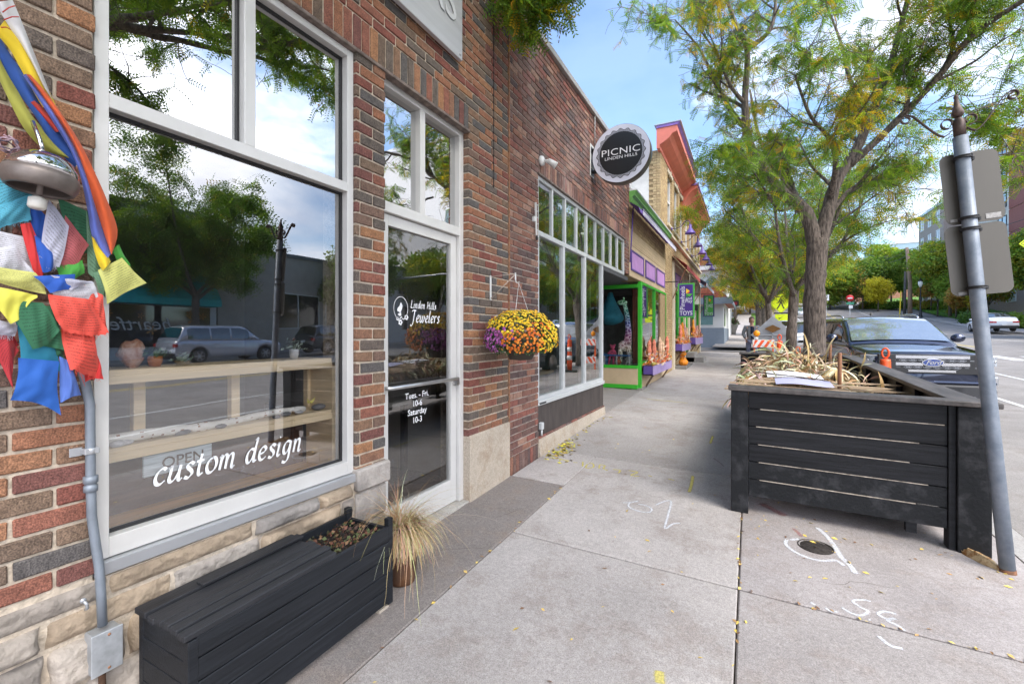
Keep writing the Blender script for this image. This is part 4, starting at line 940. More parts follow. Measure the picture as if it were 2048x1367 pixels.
# floodlight
fl = thing('security_light', 'white plastic twin security floodlight above the corner of the window', 'floodlight', (-2.05,4.53,3.42))
mw = M('white_plastic', (.72,.72,.71), .4, var=.04)
b = PX(1082, 322, XF+.01)
mb = MB(); mb.lathe([(0,.0),(.052,.0),(.056,.012),(.05,.034),(.02,.045),(0,.046)], (XF+.005,b.y,b.z), 20, axis='x'); mb.build('base', mw, fl)
mb = MB(); mb.tube([(XF+.045,b.y,b.z),(XF+.075,b.y+.01,b.z-.01),(XF+.10,b.y+.02,b.z-.015)], .014, 10); mb.ball((XF+.082,b.y+.012,b.z-.012), .022); mb.build('arm', mw, fl)
def orient(d): return Vector((0,0,1)).rotation_difference(Vector(d).normalized()).to_matrix()
def lathe_dir(mb, prof, c, d, n=20, mi=0):
    m_ = orient(d); t = MB(); t.lathe(prof, (0,0,0), n); mb.add([Vector(c)+m_ @ Vector(v) for v in t.v], t.f, mi, True)
mb = MB(); lathe_dir(mb, [(0,-.05),(.030,-.045),(.034,0),(.038,.05),(.042,.055),(.042,.06),(0,.058)], (XF+.125,b.y+.03,b.z-.03), (.75,.3,-.55)); mb.build('lamp_head', mw, fl)
# white banner arm at the pier
pa = thing('wall_bracket', 'slim white upright bracket with a black clip on the pier beside the window', 'bracket', (-2.07,4.52,2.7))
p0 = PX(1071, 405, XF+.03); p1 = PX(1073, 470, XF+.03)
mb = MB(); mb.beam(p1, p0, .014, .02); mb.build('bar', mw, pa)
mb = MB(); mb.box(XF, XF+.03, p1.y-.05, p1.y-.012, (p0.z+p1.z)/2-.03, (p0.z+p1.z)/2+.02); mb.build('mount', mw, pa)
mb = MB(); mb.ball(p1+Vector((.0,.01,-.03)), .014, .014, .03); mb.build('clip', m_gasket, pa)
# hanging basket bracket
br = thing('plant_bracket', 'white triangular metal bracket fixed to the brick pier above the flowers', 'bracket', (-2.1,3.54,2.0))
mb = MB(); mb.box(XF+.002, XF+.012, 3.53, 3.55, 1.86, 2.085, 0, .002); mb.build('wall_bar', mw, br)
mb = MB(); mb.tube([(XF+.008,3.54,2.075),(-1.84,3.54,2.085)], .003, 6); mb.tube([(XF+.01,3.54,1.875),(-1.845,3.54,2.075)], .0045, 6); mb.build('arm', M('pale_rod', (.55,.45,.38), .6), br)
mb = MB(); mb.box(-1.842,-1.832,3.534,3.546,2.03,2.095,0,.002); mb.tube([(-1.835,3.54,2.035),(-1.832,3.54,2.01),(-1.815,3.54,2.0),(-1.80,3.54,2.015)], .003, 6); mb.build('hook', mw, br)
# ------------------------------------------------------------------ mum basket
bk = thing('flower_basket', 'round hanging basket of yellow, orange and purple chrysanthemums', 'hanging plant', (-1.79,3.52,1.55))
BC = Vector((-1.775,3.52,1.52)); fr_ = random.Random(21)
mb = MB(); mb.lathe([(0,-.20),(.10,-.19),(.14,-.10),(.16,-.02),(.15,-.02),(0,-.03)], BC, 20); mb.build('pot', M('dark_basket', (.05,.04,.03), .8), bk)
mb = MB()
for i in range(3):
    a = 2*PI*i/3+.5; mb.tube([BC+Vector((.15*math.cos(a),.15*math.sin(a),-.02)), (-1.805,3.54,2.0)], .0018, 5)
mb.build('wire', mw, bk)
mb = MB()
def dome(u): # radius of the plant in direction u
    return Vector((u.x*.31, u.y*.31, u.z*(.235 if u.z > 0 else .19)))
for i in range(5200):
    u = Vector((fr_.gauss(0,1),fr_.gauss(0,1),fr_.gauss(.1,.9))).normalized()
    if u.z < -.75: continue
    c = BC+Vector((0,0,-.0))+dome(u)*fr_.uniform(.72,1.0); d_ = (u+Vector((fr_.gauss(0,.5),fr_.gauss(0,.5),fr_.gauss(0,.5)))).normalized(); s_ = fr_.uniform(.008,.016)
    a1 = d_.orthogonal().normalized(); a2 = d_.cross(a1); mb.cc = (fr_.uniform(.5,1.4),)*3
    mb.add([c, c+a1*s_*.45+d_*s_*.5, c+d_*s_*1.5, c-a1*s_*.45+d_*s_*.5], [(0,1,2,3)])
mb.build('foliage', M('mum_leaf', (.05,.10,.03), .7, var=.3, scale=20, attr=True), bk, recalc=False)
groups = {'yellow_blossoms':[(.86,.56,.02),(.9,.66,.04),(.80,.46,.01)], 'orange_blossoms':[(.80,.22,.015),(.70,.15,.015),(.85,.30,.03)], 'purple_blossoms':[(.42,.09,.36),(.34,.06,.30),(.50,.16,.44)]}
mbs = {k: MB() for k in groups}
def blossom(mb, c, d_, s_, col):
    a1 = d_.orthogonal().normalized(); a2 = d_.cross(a1); vs = []; n = 10
    for k in range(n):
        a = 2*PI*k/n; r_ = s_*(1.0 if k % 2 else .80); vs.append(c+(a1*math.cos(a)+a2*math.sin(a))*r_+d_*s_*.12)
    mb.cc = tuple(x*fr_.uniform(.85,1.12) for x in col); b = len(mb.v)
    mid = [c+(a1*math.cos(2*PI*k/n)+a2*math.sin(2*PI*k/n))*s_*.55+d_*s_*.5 for k in range(n)]
    mb.add(vs+mid+[c+d_*s_*.42], [(k,(k+1)%n,n+(k+1)%n,n+k) for k in range(n)]+[(n+k,n+(k+1)%n,2*n) for k in range(n)])
placed = []
for i in range(3600):
    u = Vector((fr_.gauss(0,1),fr_.gauss(0,1),fr_.gauss(.25,.8))).normalized()
    if u.z < -.62: continue
    c = BC+dome(u)*(fr_.uniform(.95,1.04)+.05*math.sin(u.x*7+u.z*5)*math.cos(u.y*6))
    if any((c-q).length < .0185 for q in placed): continue
    # colour by side as in the photo: purple to the wall-left, orange low in front, yellow elsewhere
    e = Vector((.35,-.94,0)); lat = u.x*CT+u.y*ST
    n_ = fr_.gauss(0,.10)
    if lat+n_ < -.45 and u.z < .35: k = 'purple_blossoms'
    elif (u.z+n_ < .15 and lat+n_ < .52 and -u.y*CT+u.x*ST > -.3) or (lat > .25 and lat < .75 and u.z > .25 and u.z < .6 and fr_.random() < .55): k = 'orange_blossoms'
    else: k = 'yellow_blossoms'
    if u.z < -.05 and fr_.random() < .25: continue
    placed.append(c); blossom(mbs[k], c, (u+Vector((fr_.gauss(0,.2),fr_.gauss(0,.2),fr_.gauss(0,.2)+.15))).normalized(), fr_.uniform(.0085,.0165), fr_.choice(groups[k]))
m_pet = M('petal', (1,1,1), .6, var=.08, scale=60, attr=True)
for k, q in mbs.items(): q.build(k, m_pet, bk, recalc=False)['kind'] = 'stuff'
# ================================================================== toy shop (one storey)
m_green = M('bright_green_paint', (.045,.44,.03), .4, var=.08); m_tanp = M('tan_paint', (.56,.43,.27), .7, var=.08, scale=3); m_purp = M('purple_paint', (.105,.06,.27), .45, var=.1)
m_lav = M('lavender_panel', (.50,.27,.56), .6, var=.14, scale=14, stretch=(1,1,.3)); m_lavs = M('lit_box_side', (.36,.27,.50), .6, var=.08)
toy = thing('toy_shop', 'one-storey tan brick shop with bright green window frames and purple panels', 'building', (-2.1,11,.3))
TY0, TY1 = PY1+.004, 13.30
TH_ = [(TY0,10.02,-1,2.69),(10.02,13.29,.50,2.70)]
mb = MB(); bricks(mb, XF+.002, TY0, 14.55, .2, 4.42, [(TY0,10.02,-1,2.70),(10.02,13.29,-1,2.70),(TY0+.0,13.05,2.7,3.62)], L_=.21, bev=0, jit=.002)
mb.build('brick_facing', m_tan, toy, recalc=False)
mb = MB(); backing(mb, XF-.3, XF-.006, TY0, 14.55, .0, 4.42, TH_); mb.build('wall', m_mort3, toy)
mb = MB(); mb.box(XF-.02, XF+.012, TY0, 13.05, 2.70, 3.32, 0, .003)
for i in range(8): mb.box(XF+.012, XF+.017+.003*(i%2), TY0, 13.05, 3.33+i*.035, 3.358+i*.035)
for i in range(40): mb.box(XF-.02, XF+.012, TY0+i*.104, TY0+i*.104+.099, 3.325, 3.62)
mb.build('fascia_board', m_tanp, toy)
for a, b in ((8.97,10.15),(10.36,11.51),(11.71,12.91)):
    mb = MB(); frame_rect(mb, XF+.013, XF+.036, a, b, 2.82, 3.225, .035); pnl = mb.build('panel_frame', m_purp, toy)
    mb = MB(); mb.box(XF+.013, XF+.024, a+.035, b-.035, 2.855, 3.19); mb.build('panel', m_lav, pnl)
# cornice, green and white
mb = MB(); mb.prism([(XF,4.14),(XF+.04,4.14),(XF+.06,4.2),(XF+.06,4.24),(XF+.11,4.27),(XF+.11,4.30),(XF+.14,4.34),(XF+.14,4.36),(XF,4.36)], TY0, 13.4, 'y'); mb.build('cornice', M('moss_green_paint', (.14,.36,.08), .5, var=.15), toy)
mb = MB(); mb.box(XF-.3, XF+.155, TY0, 13.4, 4.36, 4.385); mb.box(XF-.3, XF+.03, TY0, 12.38, 4.42, 4.5, 0, .005); mb.build('parapet_cap', mw, toy)
# corner post and window frames
mb = MB(); mb.box(XF-.06, XF+.012, 9.93, 10.045, .34, 2.70, 0, .004)
frame_rect(mb, XF-.06, XF+.008, 10.045, 13.28, .88, 2.70, .05, tb=.06); mb.box(XF-.06, XF+.006, 11.60, 11.65, .94, 2.65)
mb.build('window_frame', m_green, toy)
mb = MB(); mb.box(XF-.06, XF+.0, 10.045, 13.28, .3, .88); mb.build('dado_panel', m_tanp, toy)
g_t = glass('toy_glass', .36, (.85,.88,.88), wav=.02); pane(g_t, 10.095, 11.60, .94, 2.65, XF-.03, toy); pane(g_t, 11.65, 13.23, .94, 2.65, XF-.03, toy)
# window turned towards us in the entrance
PYW = 9.93
mb = MB(); z0 = .46
mb.box(-3.55, XF-.055, PYW-.03, PYW+.03, .36, .45, 0, .003); mb.box(-3.55, XF-.055, PYW-.03, PYW+.03, .80, .87, 0, .003); mb.box(-3.55, XF-.055, PYW-.03, PYW+.03, 2.56, 2.64, 0, .003); mb.box(-3.62, -3.55, PYW-.03, PYW+.03, .36, 2.64, 0, .003)
mb.build('side_window_frame', m_green, toy)
mb = MB(); mb.box(-3.55, XF-.055, PYW-.02, PYW+.02, .45, .80); mb.build('side_panel', m_tanp, toy)
pane(glass('toy_side_glass', .14, (.92,.94,.94)), -3.55, XF-.055, .87, 2.56, PYW, toy, axis='y')
mb = MB(); mb.box(-4.4,-4.3,9.95,13.3,.3,2.7); mb.box(-4.3,XF-.31,13.25,13.3,.3,2.7); mb.box(-4.3,XF-.06,9.97,13.25,.78,.84); mb.box(-4.3,XF-.31,9.97,13.25,2.66,2.7)
mb.build('interior_wall', M('toy_interior', (.13,.12,.12), .8, var=.3), toy)
# toys in the window
def blob_toy(name, label, parts, col, cat='toy'):
    mb = MB()
    for (c, rx, ry, rz) in parts: mb.ball(c, rx, ry, rz, 14, 10)
    return tag(mb.build(name, col), label, cat)
q = PY(1222, 585, 10.35)
mb = MB(); mb.lathe([(.0,.62),(.05,.60),(.10,.45),(.22,.2),(.30,.05),(.31,-.03),(.26,-.1),(.1,-.16),(0,-.17)], (-2.92,10.5,1.93), 20)
tag(mb.build('hanging_chair_toy', M('teal_cloth', (.02,.24,.33), .7, var=.3, scale=4)), 'teal cloth pod hanging behind the toy shop glass', 'toy')
gt = thing('toy_giraffe', 'tall patchwork toy giraffe with blue, pink and green spots in the toy window', 'toy', (-2.55,10.5,.84))
m_gir = MATS.get('giraffe')
def giraffe_mat():
    m, n, l, b = _new('giraffe'); t_ = n.new('ShaderNodeTexCoord'); v = n.new('ShaderNodeTexVoronoi'); v.feature = 'DISTANCE_TO_EDGE'; v.inputs['Scale'].default_value = 13; l.new(t_.outputs['Object'], v.inputs['Vector'])
    r_ = n.new('ShaderNodeValToRGB'); r_.color_ramp.interpolation = 'CONSTANT'; r_.color_ramp.elements[0].color = (.75,.78,.75,1); r_.color_ramp.elements[1].position = .10; r_.color_ramp.elements[1].color = (0,0,0,1); l.new(v.outputs['Distance'], r_.inputs[0])
    s_ = n.new('ShaderNodeSeparateXYZ'); l.new(t_.outputs['Object'], s_.inputs[0]); mr = n.new('ShaderNodeMapRange'); mr.inputs[1].default_value = .9; mr.inputs[2].default_value = 2.4; l.new(s_.outputs['Z'], mr.inputs[0])
    c = n.new('ShaderNodeValToRGB'); e = c.color_ramp.elements; e[0].color = (.3,.5,.3,1); e[1].color = (.2,.6,.2,1)
    for p, cc_ in ((.2,(.6,.45,.3)),(.4,(.6,.1,.35)),(.6,(.12,.15,.6)),(.8,(.1,.5,.35))): x_ = e.new(p); x_.color = (*cc_,1)
    l.new(mr.outputs[0], c.inputs[0]); mm = n.new('ShaderNodeMix'); mm.data_type = 'RGBA'; mm.blend_type = 'ADD'; mm.inputs['Factor'].default_value = 1; l.new(c.outputs[0], mm.inputs['A']); l.new(r_.outputs[0], mm.inputs['B']); l.new(mm.outputs['Result'], b.inputs['Base Color']); return m
gm = giraffe_mat()
gx, gy = -2.56, 10.4
mb = MB(); mb.ball((gx,gy,1.28), .15, .12, .13, 14, 10); mb.tube([(gx+.06,gy,1.30),(gx+.09,gy,1.6),(gx+.06,gy,1.95),(gx-.0,gy,2.25)], [.10,.07,.055,.045], 12); mb.ball((gx-.05,gy-.02,2.28), .12, .06, .06, 12, 8)
for dx, dy in ((-.09,-.06),(.1,-.06),(-.09,.06),(.1,.06)): mb.tube([(gx+dx,gy+dy,1.25),(gx+dx*1.2,gy+dy,.85)], [.04,.03], 8)
mb.tube([(gx-.02,gy-.03,2.32),(gx-.02,gy-.03,2.40)], .012, 6); mb.tube([(gx-.02,gy+.03,2.32),(gx-.02,gy+.03,2.40)], .012, 6)
mb.build('body', gm, gt)
tag_col = [(-2.80,1.15,.09,(.75,.10,.22),'pink curly toy figure low in the toy window'),(-2.42,1.02,.07,(.6,.6,.58),'pale plush toy at the feet of the patchwork giraffe'),(-2.95,.97,.08,(.1,.25,.5),'blue toy box at the left of the toy window'),(-2.66,.95,.06,(.65,.2,.1),'small red toy beside the plush in the toy window')]
for (x, z, s_, c_, lb) in tag_col:
    mb = MB(); mb.ball((x,10.25,z-.03), s_, s_*.8, s_*1.0, 12, 8); mb.ball((x+.01,10.22,z+s_*1.2), s_*.6, s_*.6, s_*.6, 10, 8); mb.ball((x-.04,10.22,z+s_*1.7), s_*.22, n=8, m=6); mb.ball((x+.06,10.22,z+s_*1.7), s_*.22, n=8, m=6)
    for sx_ in (-1,1): mb.tube([(x,10.25,z),(x+sx_*s_*1.1,10.2,z-s_*.5)], s_*.22, 8); mb.tube([(x+sx_*s_*.4,10.22,z-s_*.6),(x+sx_*s_*.6,10.12,.86)], s_*.25, 8)
    tag(mb.build('plush_toy', M('plush_%d' % int(abs(x)*100), c_, .9, var=.3, scale=20)), lb, 'toy')
bs = thing('toy_bench', 'low white toy stand with a blue top inside the toy window', 'stand', (-2.65,10.3,.84))
mb = MB(); mb.box(-2.98,-2.35,10.08,10.16,1.06,1.085); mb.build('top', M('blue_plastic', (.03,.22,.6), .5), bs)
for x in (-2.96,-2.68,-2.39): mb = MB(); mb.box(x,x+.025,10.09,10.13,.84,1.06); mb.build('leg', mw, bs)
rc_ = MB(); 
for i in range(4): rc_.tube([(-2.29+.03*i,10.12+.03*i,.9),(-2.30+.03*i,10.12+.03*i,2.55)], .018, 8)
tag(rc_.build('red_drape', M('red_brown_cloth', (.25,.06,.03), .8, var=.3, scale=8)), 'red brown hanging drape at the right end of the toy window', 'drape')
# rolled awning frame with purple scalloped cloth
aw = thing('awning', 'folded purple awning with a white scalloped edge above the lavender panels', 'awning', (-1.9,10.6,4.0))
mb = MB()
def awf(u, v):
    y = 8.75+4.35*u; sc_ = abs(math.sin(u*44*PI))*.022 if v > .99 else 0
    x = XF+.03+.26*v; z = 4.10-.16*v**1.2-(.10 if v > .85 else 0)-sc_+.006*math.sin(y*9)
    return (x, y, z)
mb.grid(awf, 200, 7); mb.build('cloth', [M('purple_awning_cloth', (.16,.08,.34), .8, var=.15)], aw)
mb = MB()
def awv(u, v):
    y = 8.75+4.35*u; sc_ = abs(math.sin(u*40*PI))*.03
    return (XF+.298, y, 3.94-v*(.09+sc_)+.004*math.sin(y*40))
mb.grid(awv, 260, 3); mb.build('valance', M('pale_awning_cloth', (.62,.60,.68), .8, var=.15, scale=12), aw)
mb = MB(); mb.tube([(XF+.06,8.98,4.06),(XF+.05,8.9,3.5),(XF+.04,8.80,2.95)], .013, 8); mb.build('rod', m_purp, aw)
mb = MB(); mb.tube([(XF+.29,8.72,3.92),(XF+.29,13.12,3.92)], .012, 8); mb.build('front_bar', m_purp, aw)
# ================================================================== two-storey building
two = thing('two_storey_building', 'two-storey tan brick building with a coral and purple cornice', 'building', (-2.1,17,.4))
m_coral = M('coral_paint', (.62,.17,.12), .55, var=.08, scale=3); m_corald = M('dark_coral_paint', (.50,.10,.06), .55, var=.08); m_cream = M('cream_paint', (.62,.55,.42), .6, var=.06)
UY = 12.40; UE = 23.0
wins = [(13.55,14.35),(14.85,15.65),(16.15,16.95),(17.6,18.4),(18.95,19.75),(20.3,21.1),(21.6,22.4)]
UH = [(a,b,4.75,6.20) for a,b in wins]
GH = [(14.60,17.0,1.20,2.95),(17.35,18.25,.5,2.95),(18.55,22.4,1.35,2.95)]
mb = MB(); bricks(mb, XF, UY, UE, 4.43, 6.45, UH, L_=.22, bev=0, jit=.002); bricks(mb, XF, 14.552, UE, .3, 4.42, GH+[(14.552,UE,2.95,3.75)], L_=.22, bev=0, jit=.002)
for k in range(29):   # quoin on the side wall corner
    mb.cc = (brk.random(),)*3
    if k % 2 == 0: mb.box(XF-.30, XF-.11, UY-.006, UY+.05, 4.44+k*.0695, 4.50+k*.0695)
    else: mb.box(XF-.19, XF-.11, UY-.006, UY+.05, 4.44+k*.0695, 4.50+k*.0695)
mb.build('brick_facing', m_tan, two, recalc=False)
mb = MB(); backing(mb, XF-.3, XF-.006, UY+.01, UE, .0, 6.45, [h for h in UH]+GH); mb.box(-14, XF-.31, UE-.3, UE, .0, 6.45)
mb.build('wall', m_mort3, two)
mb = MB(); mb.box(-14, XF-.302, UY-.001, UY+.3, 3.6, 6.5); mb.build('side_wall', M('white_stucco', (.60,.57,.53), .9, var=.25, scale=1.2, bump=.3, detail=9), two)
mb = MB(); mb.box(-14, XF-.31, PY1+.2, UY-.01, 4.2, 4.3); mb.build('flat_roof', m_frame2, toy)
mb = MB(); mb.box(-14, XF-.31, UY+.3, UE-.3, 6.2, 6.3); mb.build('flat_roof', m_frame2, two)
for (a, b) in wins:
    mb = MB(); frame_rect(mb, XF-.12, XF-.05, a, b, 4.75, 6.20, .05); mb.box(XF-.12, XF-.055, a+.05, b-.05, 5.45, 5.50); wf_ = mb.build('window', mw, two)
    pane(glass('far_glass', .55, (.4,.45,.45)), a+.05, b-.05, 4.80, 6.15, XF-.09, wf_, 'pane')
    mb = MB(); mb.box(XF-.1, XF+.05, a-.08, b+.08, 4.68, 4.75); mb.build('sill', m_cream, wf_)
    mb = MB(); mb.box(XF-.02, XF+.03, a-.08, b+.08, 6.20, 6.31); mb.box(XF-.02, XF+.05, (a+b)/2-.06, (a+b)/2+.06, 6.18, 6.33); mb.build('lintel', m_cream, wf_)
mb = MB(); mb.box(XF-.25,XF-.2,UY+.4,UE-.4,4.6,6.3); mb.build('interior_wall', M('dark_room', (.03,.03,.03), .9), two)
# cornice: coved coral with purple top
def cornice(y0, y1, zb, name='cornice'):
    mb = MB(); mb.prism([(XF-.05,zb-.02),(XF+.02,zb-.02),(XF+.03,zb+.06),(XF+.14,zb+.12),(XF+.26,zb+.20),(XF+.34,zb+.30),(XF+.46,zb+.34),(XF+.46,zb+.49),(XF-.05,zb+.49)], y0, y1, 'y'); mb.build(name, m_coral, two)
    mb = MB(); mb.prism([(XF-.05,zb+.49),(XF+.47,zb+.49),(XF+.52,zb+.54),(XF+.52,zb+.56),(XF-.05,zb+.56)], y0-.02, y1+.02, 'y'); mb.build('cornice_top', M('purple_trim', (.24,.13,.42), .5), two)
    mb = MB(); mb.box(XF-.1, XF+.56, y0-.04, y1+.04, zb+.56, zb+.585); mb.build('cornice_flashing', m_frame2, two)
cornice(UY-.3, 16.6, 6.40)
mb = MB(); mb.prism([(XF-.05,5.95),(XF+.02,5.95),(XF+.05,6.05),(XF+.12,6.2),(XF+.22,6.36),(XF+.36,6.50),(XF+.50,6.58),(XF+.50,6.66),(XF-.05,6.66)], 16.6, 22.2, 'y'); mb.build('cornice', m_coral, two)
mb = MB(); mb.box(XF-.1, XF+.54, 16.56, 22.24, 6.66, 6.72); mb.build('cornice_top', MATS['purple_trim'], two)
mb = MB(); mb.box(XF-.02, XF+.09, UY, UE, 4.40, 4.47); mb.box(XF-.02, XF+.06, 14.56, UE, 3.75, 3.83); mb.build('string_course', m_cream, two)
mb = MB()
for a, b in ((14.56,17.2),(17.2,18.45),(18.45,UE-.2)): mb.box(XF-.02, XF+.006, a+.05, b-.05, 2.96, 3.73)
mb.build('upper_fascia', m_cream, two)
for (a, b, z0, z1) in GH:
    mb = MB(); frame_rect(mb, XF-.08, XF+.004, a, b, z0, z1, .07); mb.box(XF-.08, XF, (a+b)/2-.03, (a+b)/2+.03, z0+.07, z1-.07); f_ = mb.build('shop_window', m_green, two)
    pane(g_t, a+.07, b-.07, z0+.07, z1-.07, XF-.04, f_, 'pane')
for y in (14.42,17.02,18.28,22.45): mb = MB(); mb.box(XF, XF+.06, y, y+.22, .3, 3.75, 0, .006); mb.build('pilaster', m_cream, two)
mb = MB(); mb.box(XF-1.6,XF-1.55,14.5,22.6,.3,3.2); mb.box(XF-1.55,XF-.31,14.5,22.6,3.0,3.05); mb.build('interior_wall', MATS['toy_interior'], two)
mb = MB(); frame_rect(mb, XF+.007, XF+.03, 15.0, 16.4, 3.05, 3.5, .035); mb.build('panel_frame', m_purp, two); mb = MB(); mb.box(XF+.007, XF+.018, 15.03, 16.37, 3.08, 3.47); mb.build('panel', m_lav, two)
# awnings of the far shop fronts
for nm, y0, y1, zt, zb, out, col, lb in (('red',14.3,18.3,3.95,3.62,.42,(.42,.04,.04),'red cloth awning folded out over the second toy shop window'),('navy',18.5,22.6,3.95,3.50,.62,(.09,.08,.22),'dark blue awning with a pale edge at the far end of the toy shop')):
    a_ = thing('awning', lb, 'awning', (XF+.2,(y0+y1)/2,zb)); mb = MB()
    mb.grid(lambda u, v: (XF+.02+out*v, y0+(y1-y0)*u, zt-(zt-zb)*v+.008*math.sin(u*60)), 60, 4); mb.build('cloth', M(nm+'_cloth', col, .8, var=.15), a_)
    mb = MB(); mb.grid(lambda u, v: (XF+.022+out, y0+(y1-y0)*u, zb-v*(.12+.02*abs(math.sin(u*60)))), 90, 2); mb.build('valance', M(nm+'_valance', (.40,.08,.08) if nm == 'red' else (.5,.5,.6), .8), a_)
    for yy in (y0+.05, y1-.05):
        mb = MB(); mb.tube([(XF+.02+out,yy,zb),(XF+.03,yy,zb-1.0)], .014, 6); mb.build('rod', M('brown_rod', (.22,.08,.04), .6), a_)
# gooseneck lamps
m_pl = M('purple_lamp', (.14,.09,.36), .4, var=.1)
gl = local_thing('gooseneck_lamp', 'x', 'wall lamp', (0,0,0), group='purple gooseneck lamps along the tan brick wall')
mb = MB(); mb.tube([(0,0,0),(.15,0,-.01),(.27,0,.03),(.36,0,.14),(.44,0,.17),(.51,0,.13),(.53,0,.03)], .011, 8); mb.build('arm', M('lamp_arm', (.10,.07,.16), .5), gl)
mb = MB(); mb.lathe([(.045,0),(.04,.02),(0,.022)], (0,0,0), 12, axis='x'); mb.build('wall_plate', m_pl, gl)
mb = MB(); mb.lathe([(.02,.05),(.035,.03),(.035,-.05),(.06,-.09),(.14,-.19),(.145,-.215),(.135,-.215),(.05,-.11),(0,-.10)], (.53,0,0), 20); mb.build('lamp_shade', m_pl, gl)
lamps = [13.7,15.8,17.3,18.8,20.3,21.8]
lbs = ['first purple gooseneck lamp, nearest, beside the tan brick windows','second purple gooseneck lamp from the near end','third purple gooseneck lamp from the near end','fourth purple gooseneck lamp from the near end','fifth purple gooseneck lamp from the near end','farthest purple gooseneck lamp, next to the white gabled building']
for i, y in enumerate(lamps):
    o = gl if i == 0 else copy_tree(gl); o.location = (XF+.09, y+.0, 4.60); o.rotation_euler = (0,0,R(-12)); o['label'] = lbs[i]
# hanging toy signs
def toy_sign(y, z0, z1, x0, x1, panel, border, label, lcol, loc):
    s_ = thing('hanging_sign', label, 'sign', loc); W = x1-x0; H = z1-z0
    mb = MB(); mb.box(x0, x1, y, y+.04, z0, z1, 0, .003); mb.build('border', border, s_)
    mb = MB(); mb.box(x0+.04*W/.42, x1-.04*W/.42, y-.003, y+.043, z0+.035, z1-.035); mb.build('panel', panel, s_)
    for sg_, yy in ((1,y-.0055),):
        mb = MB(); ux = Vector((1,0,0)); xc = (x0+x1)/2
        vs, fs = text_mesh('TOYS', .155*W/.44, bold=.0022); wdt = max(v[0] for v in vs)-min(v[0] for v in vs); k = W*.76/wdt
        mb.add([Vector((xc+v[0]*k, yy, z0+H*.125+v[1]*1.05)) for v in vs], fs)
        vs, fs = text_mesh('Pinwheels', .16*W/.44, bold=.002); wdt = max(v[0] for v in vs)-min(v[0] for v in vs); k = H*.68/wdt; mx_ = (max(v[0] for v in vs)+min(v[0] for v in vs))/2
        mb.add([Vector((x0+W*.30-v[1]*1.1, yy, z0+H*.57+(v[0]-mx_)*k)) for v in vs], fs)
        for t_, zz in (('and',.55),('Play',.47)):
            vs, fs = text_mesh(t_, .115*W/.44, bold=.0014); mb.add([Vector((x0+W*.66+v[0], yy, z0+H*zz+v[1])) for v in vs], fs)
        mb.build('lettering', lcol, s_, recalc=False)
        mb = MB(); cx, cz = x0+W*.50, z0+H*.70; a = W*.30
        mb.add([Vector((cx,yy,cz)),Vector((cx+a*.75,yy,cz+a*.55)),Vector((cx,yy,cz+a*1.1))], [(0,1,2)], 0); mb.add([Vector((cx,yy,cz+.0)),Vector((cx+a*.75,yy,cz+a*.55)),Vector((cx+a*.6,yy,cz))], [(0,1,2)], 1); mb.add([Vector((cx,yy,cz-.01)),Vector((cx+a*1.3,yy,cz-.01)),Vector((cx+a*.7,yy,cz-a*.7))], [(0,1,2)], 2); mb.add([Vector((cx,yy,cz-.01)),Vector((cx+a*.6,yy,cz-a*.65)),Vector((cx,yy,cz-a*.9))], [(0,1,2)], 3)
        mb.build('pinwheel_emblem', [M('em_yellow', (.8,.55,.03), .5), M('em_red', (.6,.08,.03), .5), M('em_green', (.1,.45,.04), .5), M('em_dgreen', (.03,.2,.05), .5)], s_, recalc=False)
    mb = MB(); mb.tube([(XF,y+.02,z1+.06),(x1+.05,y+.02,z1+.06)], .012, 8); mb.ball((x1+.06,y+.02,z1+.06), .022, n=8, m=6)
    for xx in (x0+.05, x1-.05): mb.tube([(xx,y+.02,z1+.06),(xx,y+.02,z1)], .004, 5)
    mb.build('bracket', m_gasket, s_)
    return s_
m_pb = M('sign_purple', (.055,.02,.20), .45, var=.05); m_gb = M('sign_green', (.07,.38,.06), .45, var=.05)
toy_sign(12.9, 2.0, 2.92, -1.735, -1.31, m_pb, m_gb, 'purple hanging sign reading Pinwheels and Play TOYS with a green edge', m_sw, (-1.5,12.9,2.0))
toy_sign(20.3, 2.28, 3.17, -1.72, -1.30, m_gb, m_pb, 'green hanging sign reading Pinwheels and Play TOYS, farther down the wall', m_sw, (-1.5,20.3,2.28))
hb = thing('hanging_sign', 'small pale and black hanging shop sign between the purple and green toy signs', 'sign', (-1.9,19.6,2.5))
mb = MB(); mb.box(-2.02,-1.74,18.8,18.83,2.72,3.0); mb.build('upper_board', mw, hb); mb = MB(); mb.box(-2.0,-1.78,18.8,18.83,2.47,2.68); mb.build('lower_board', m_gasket, hb)
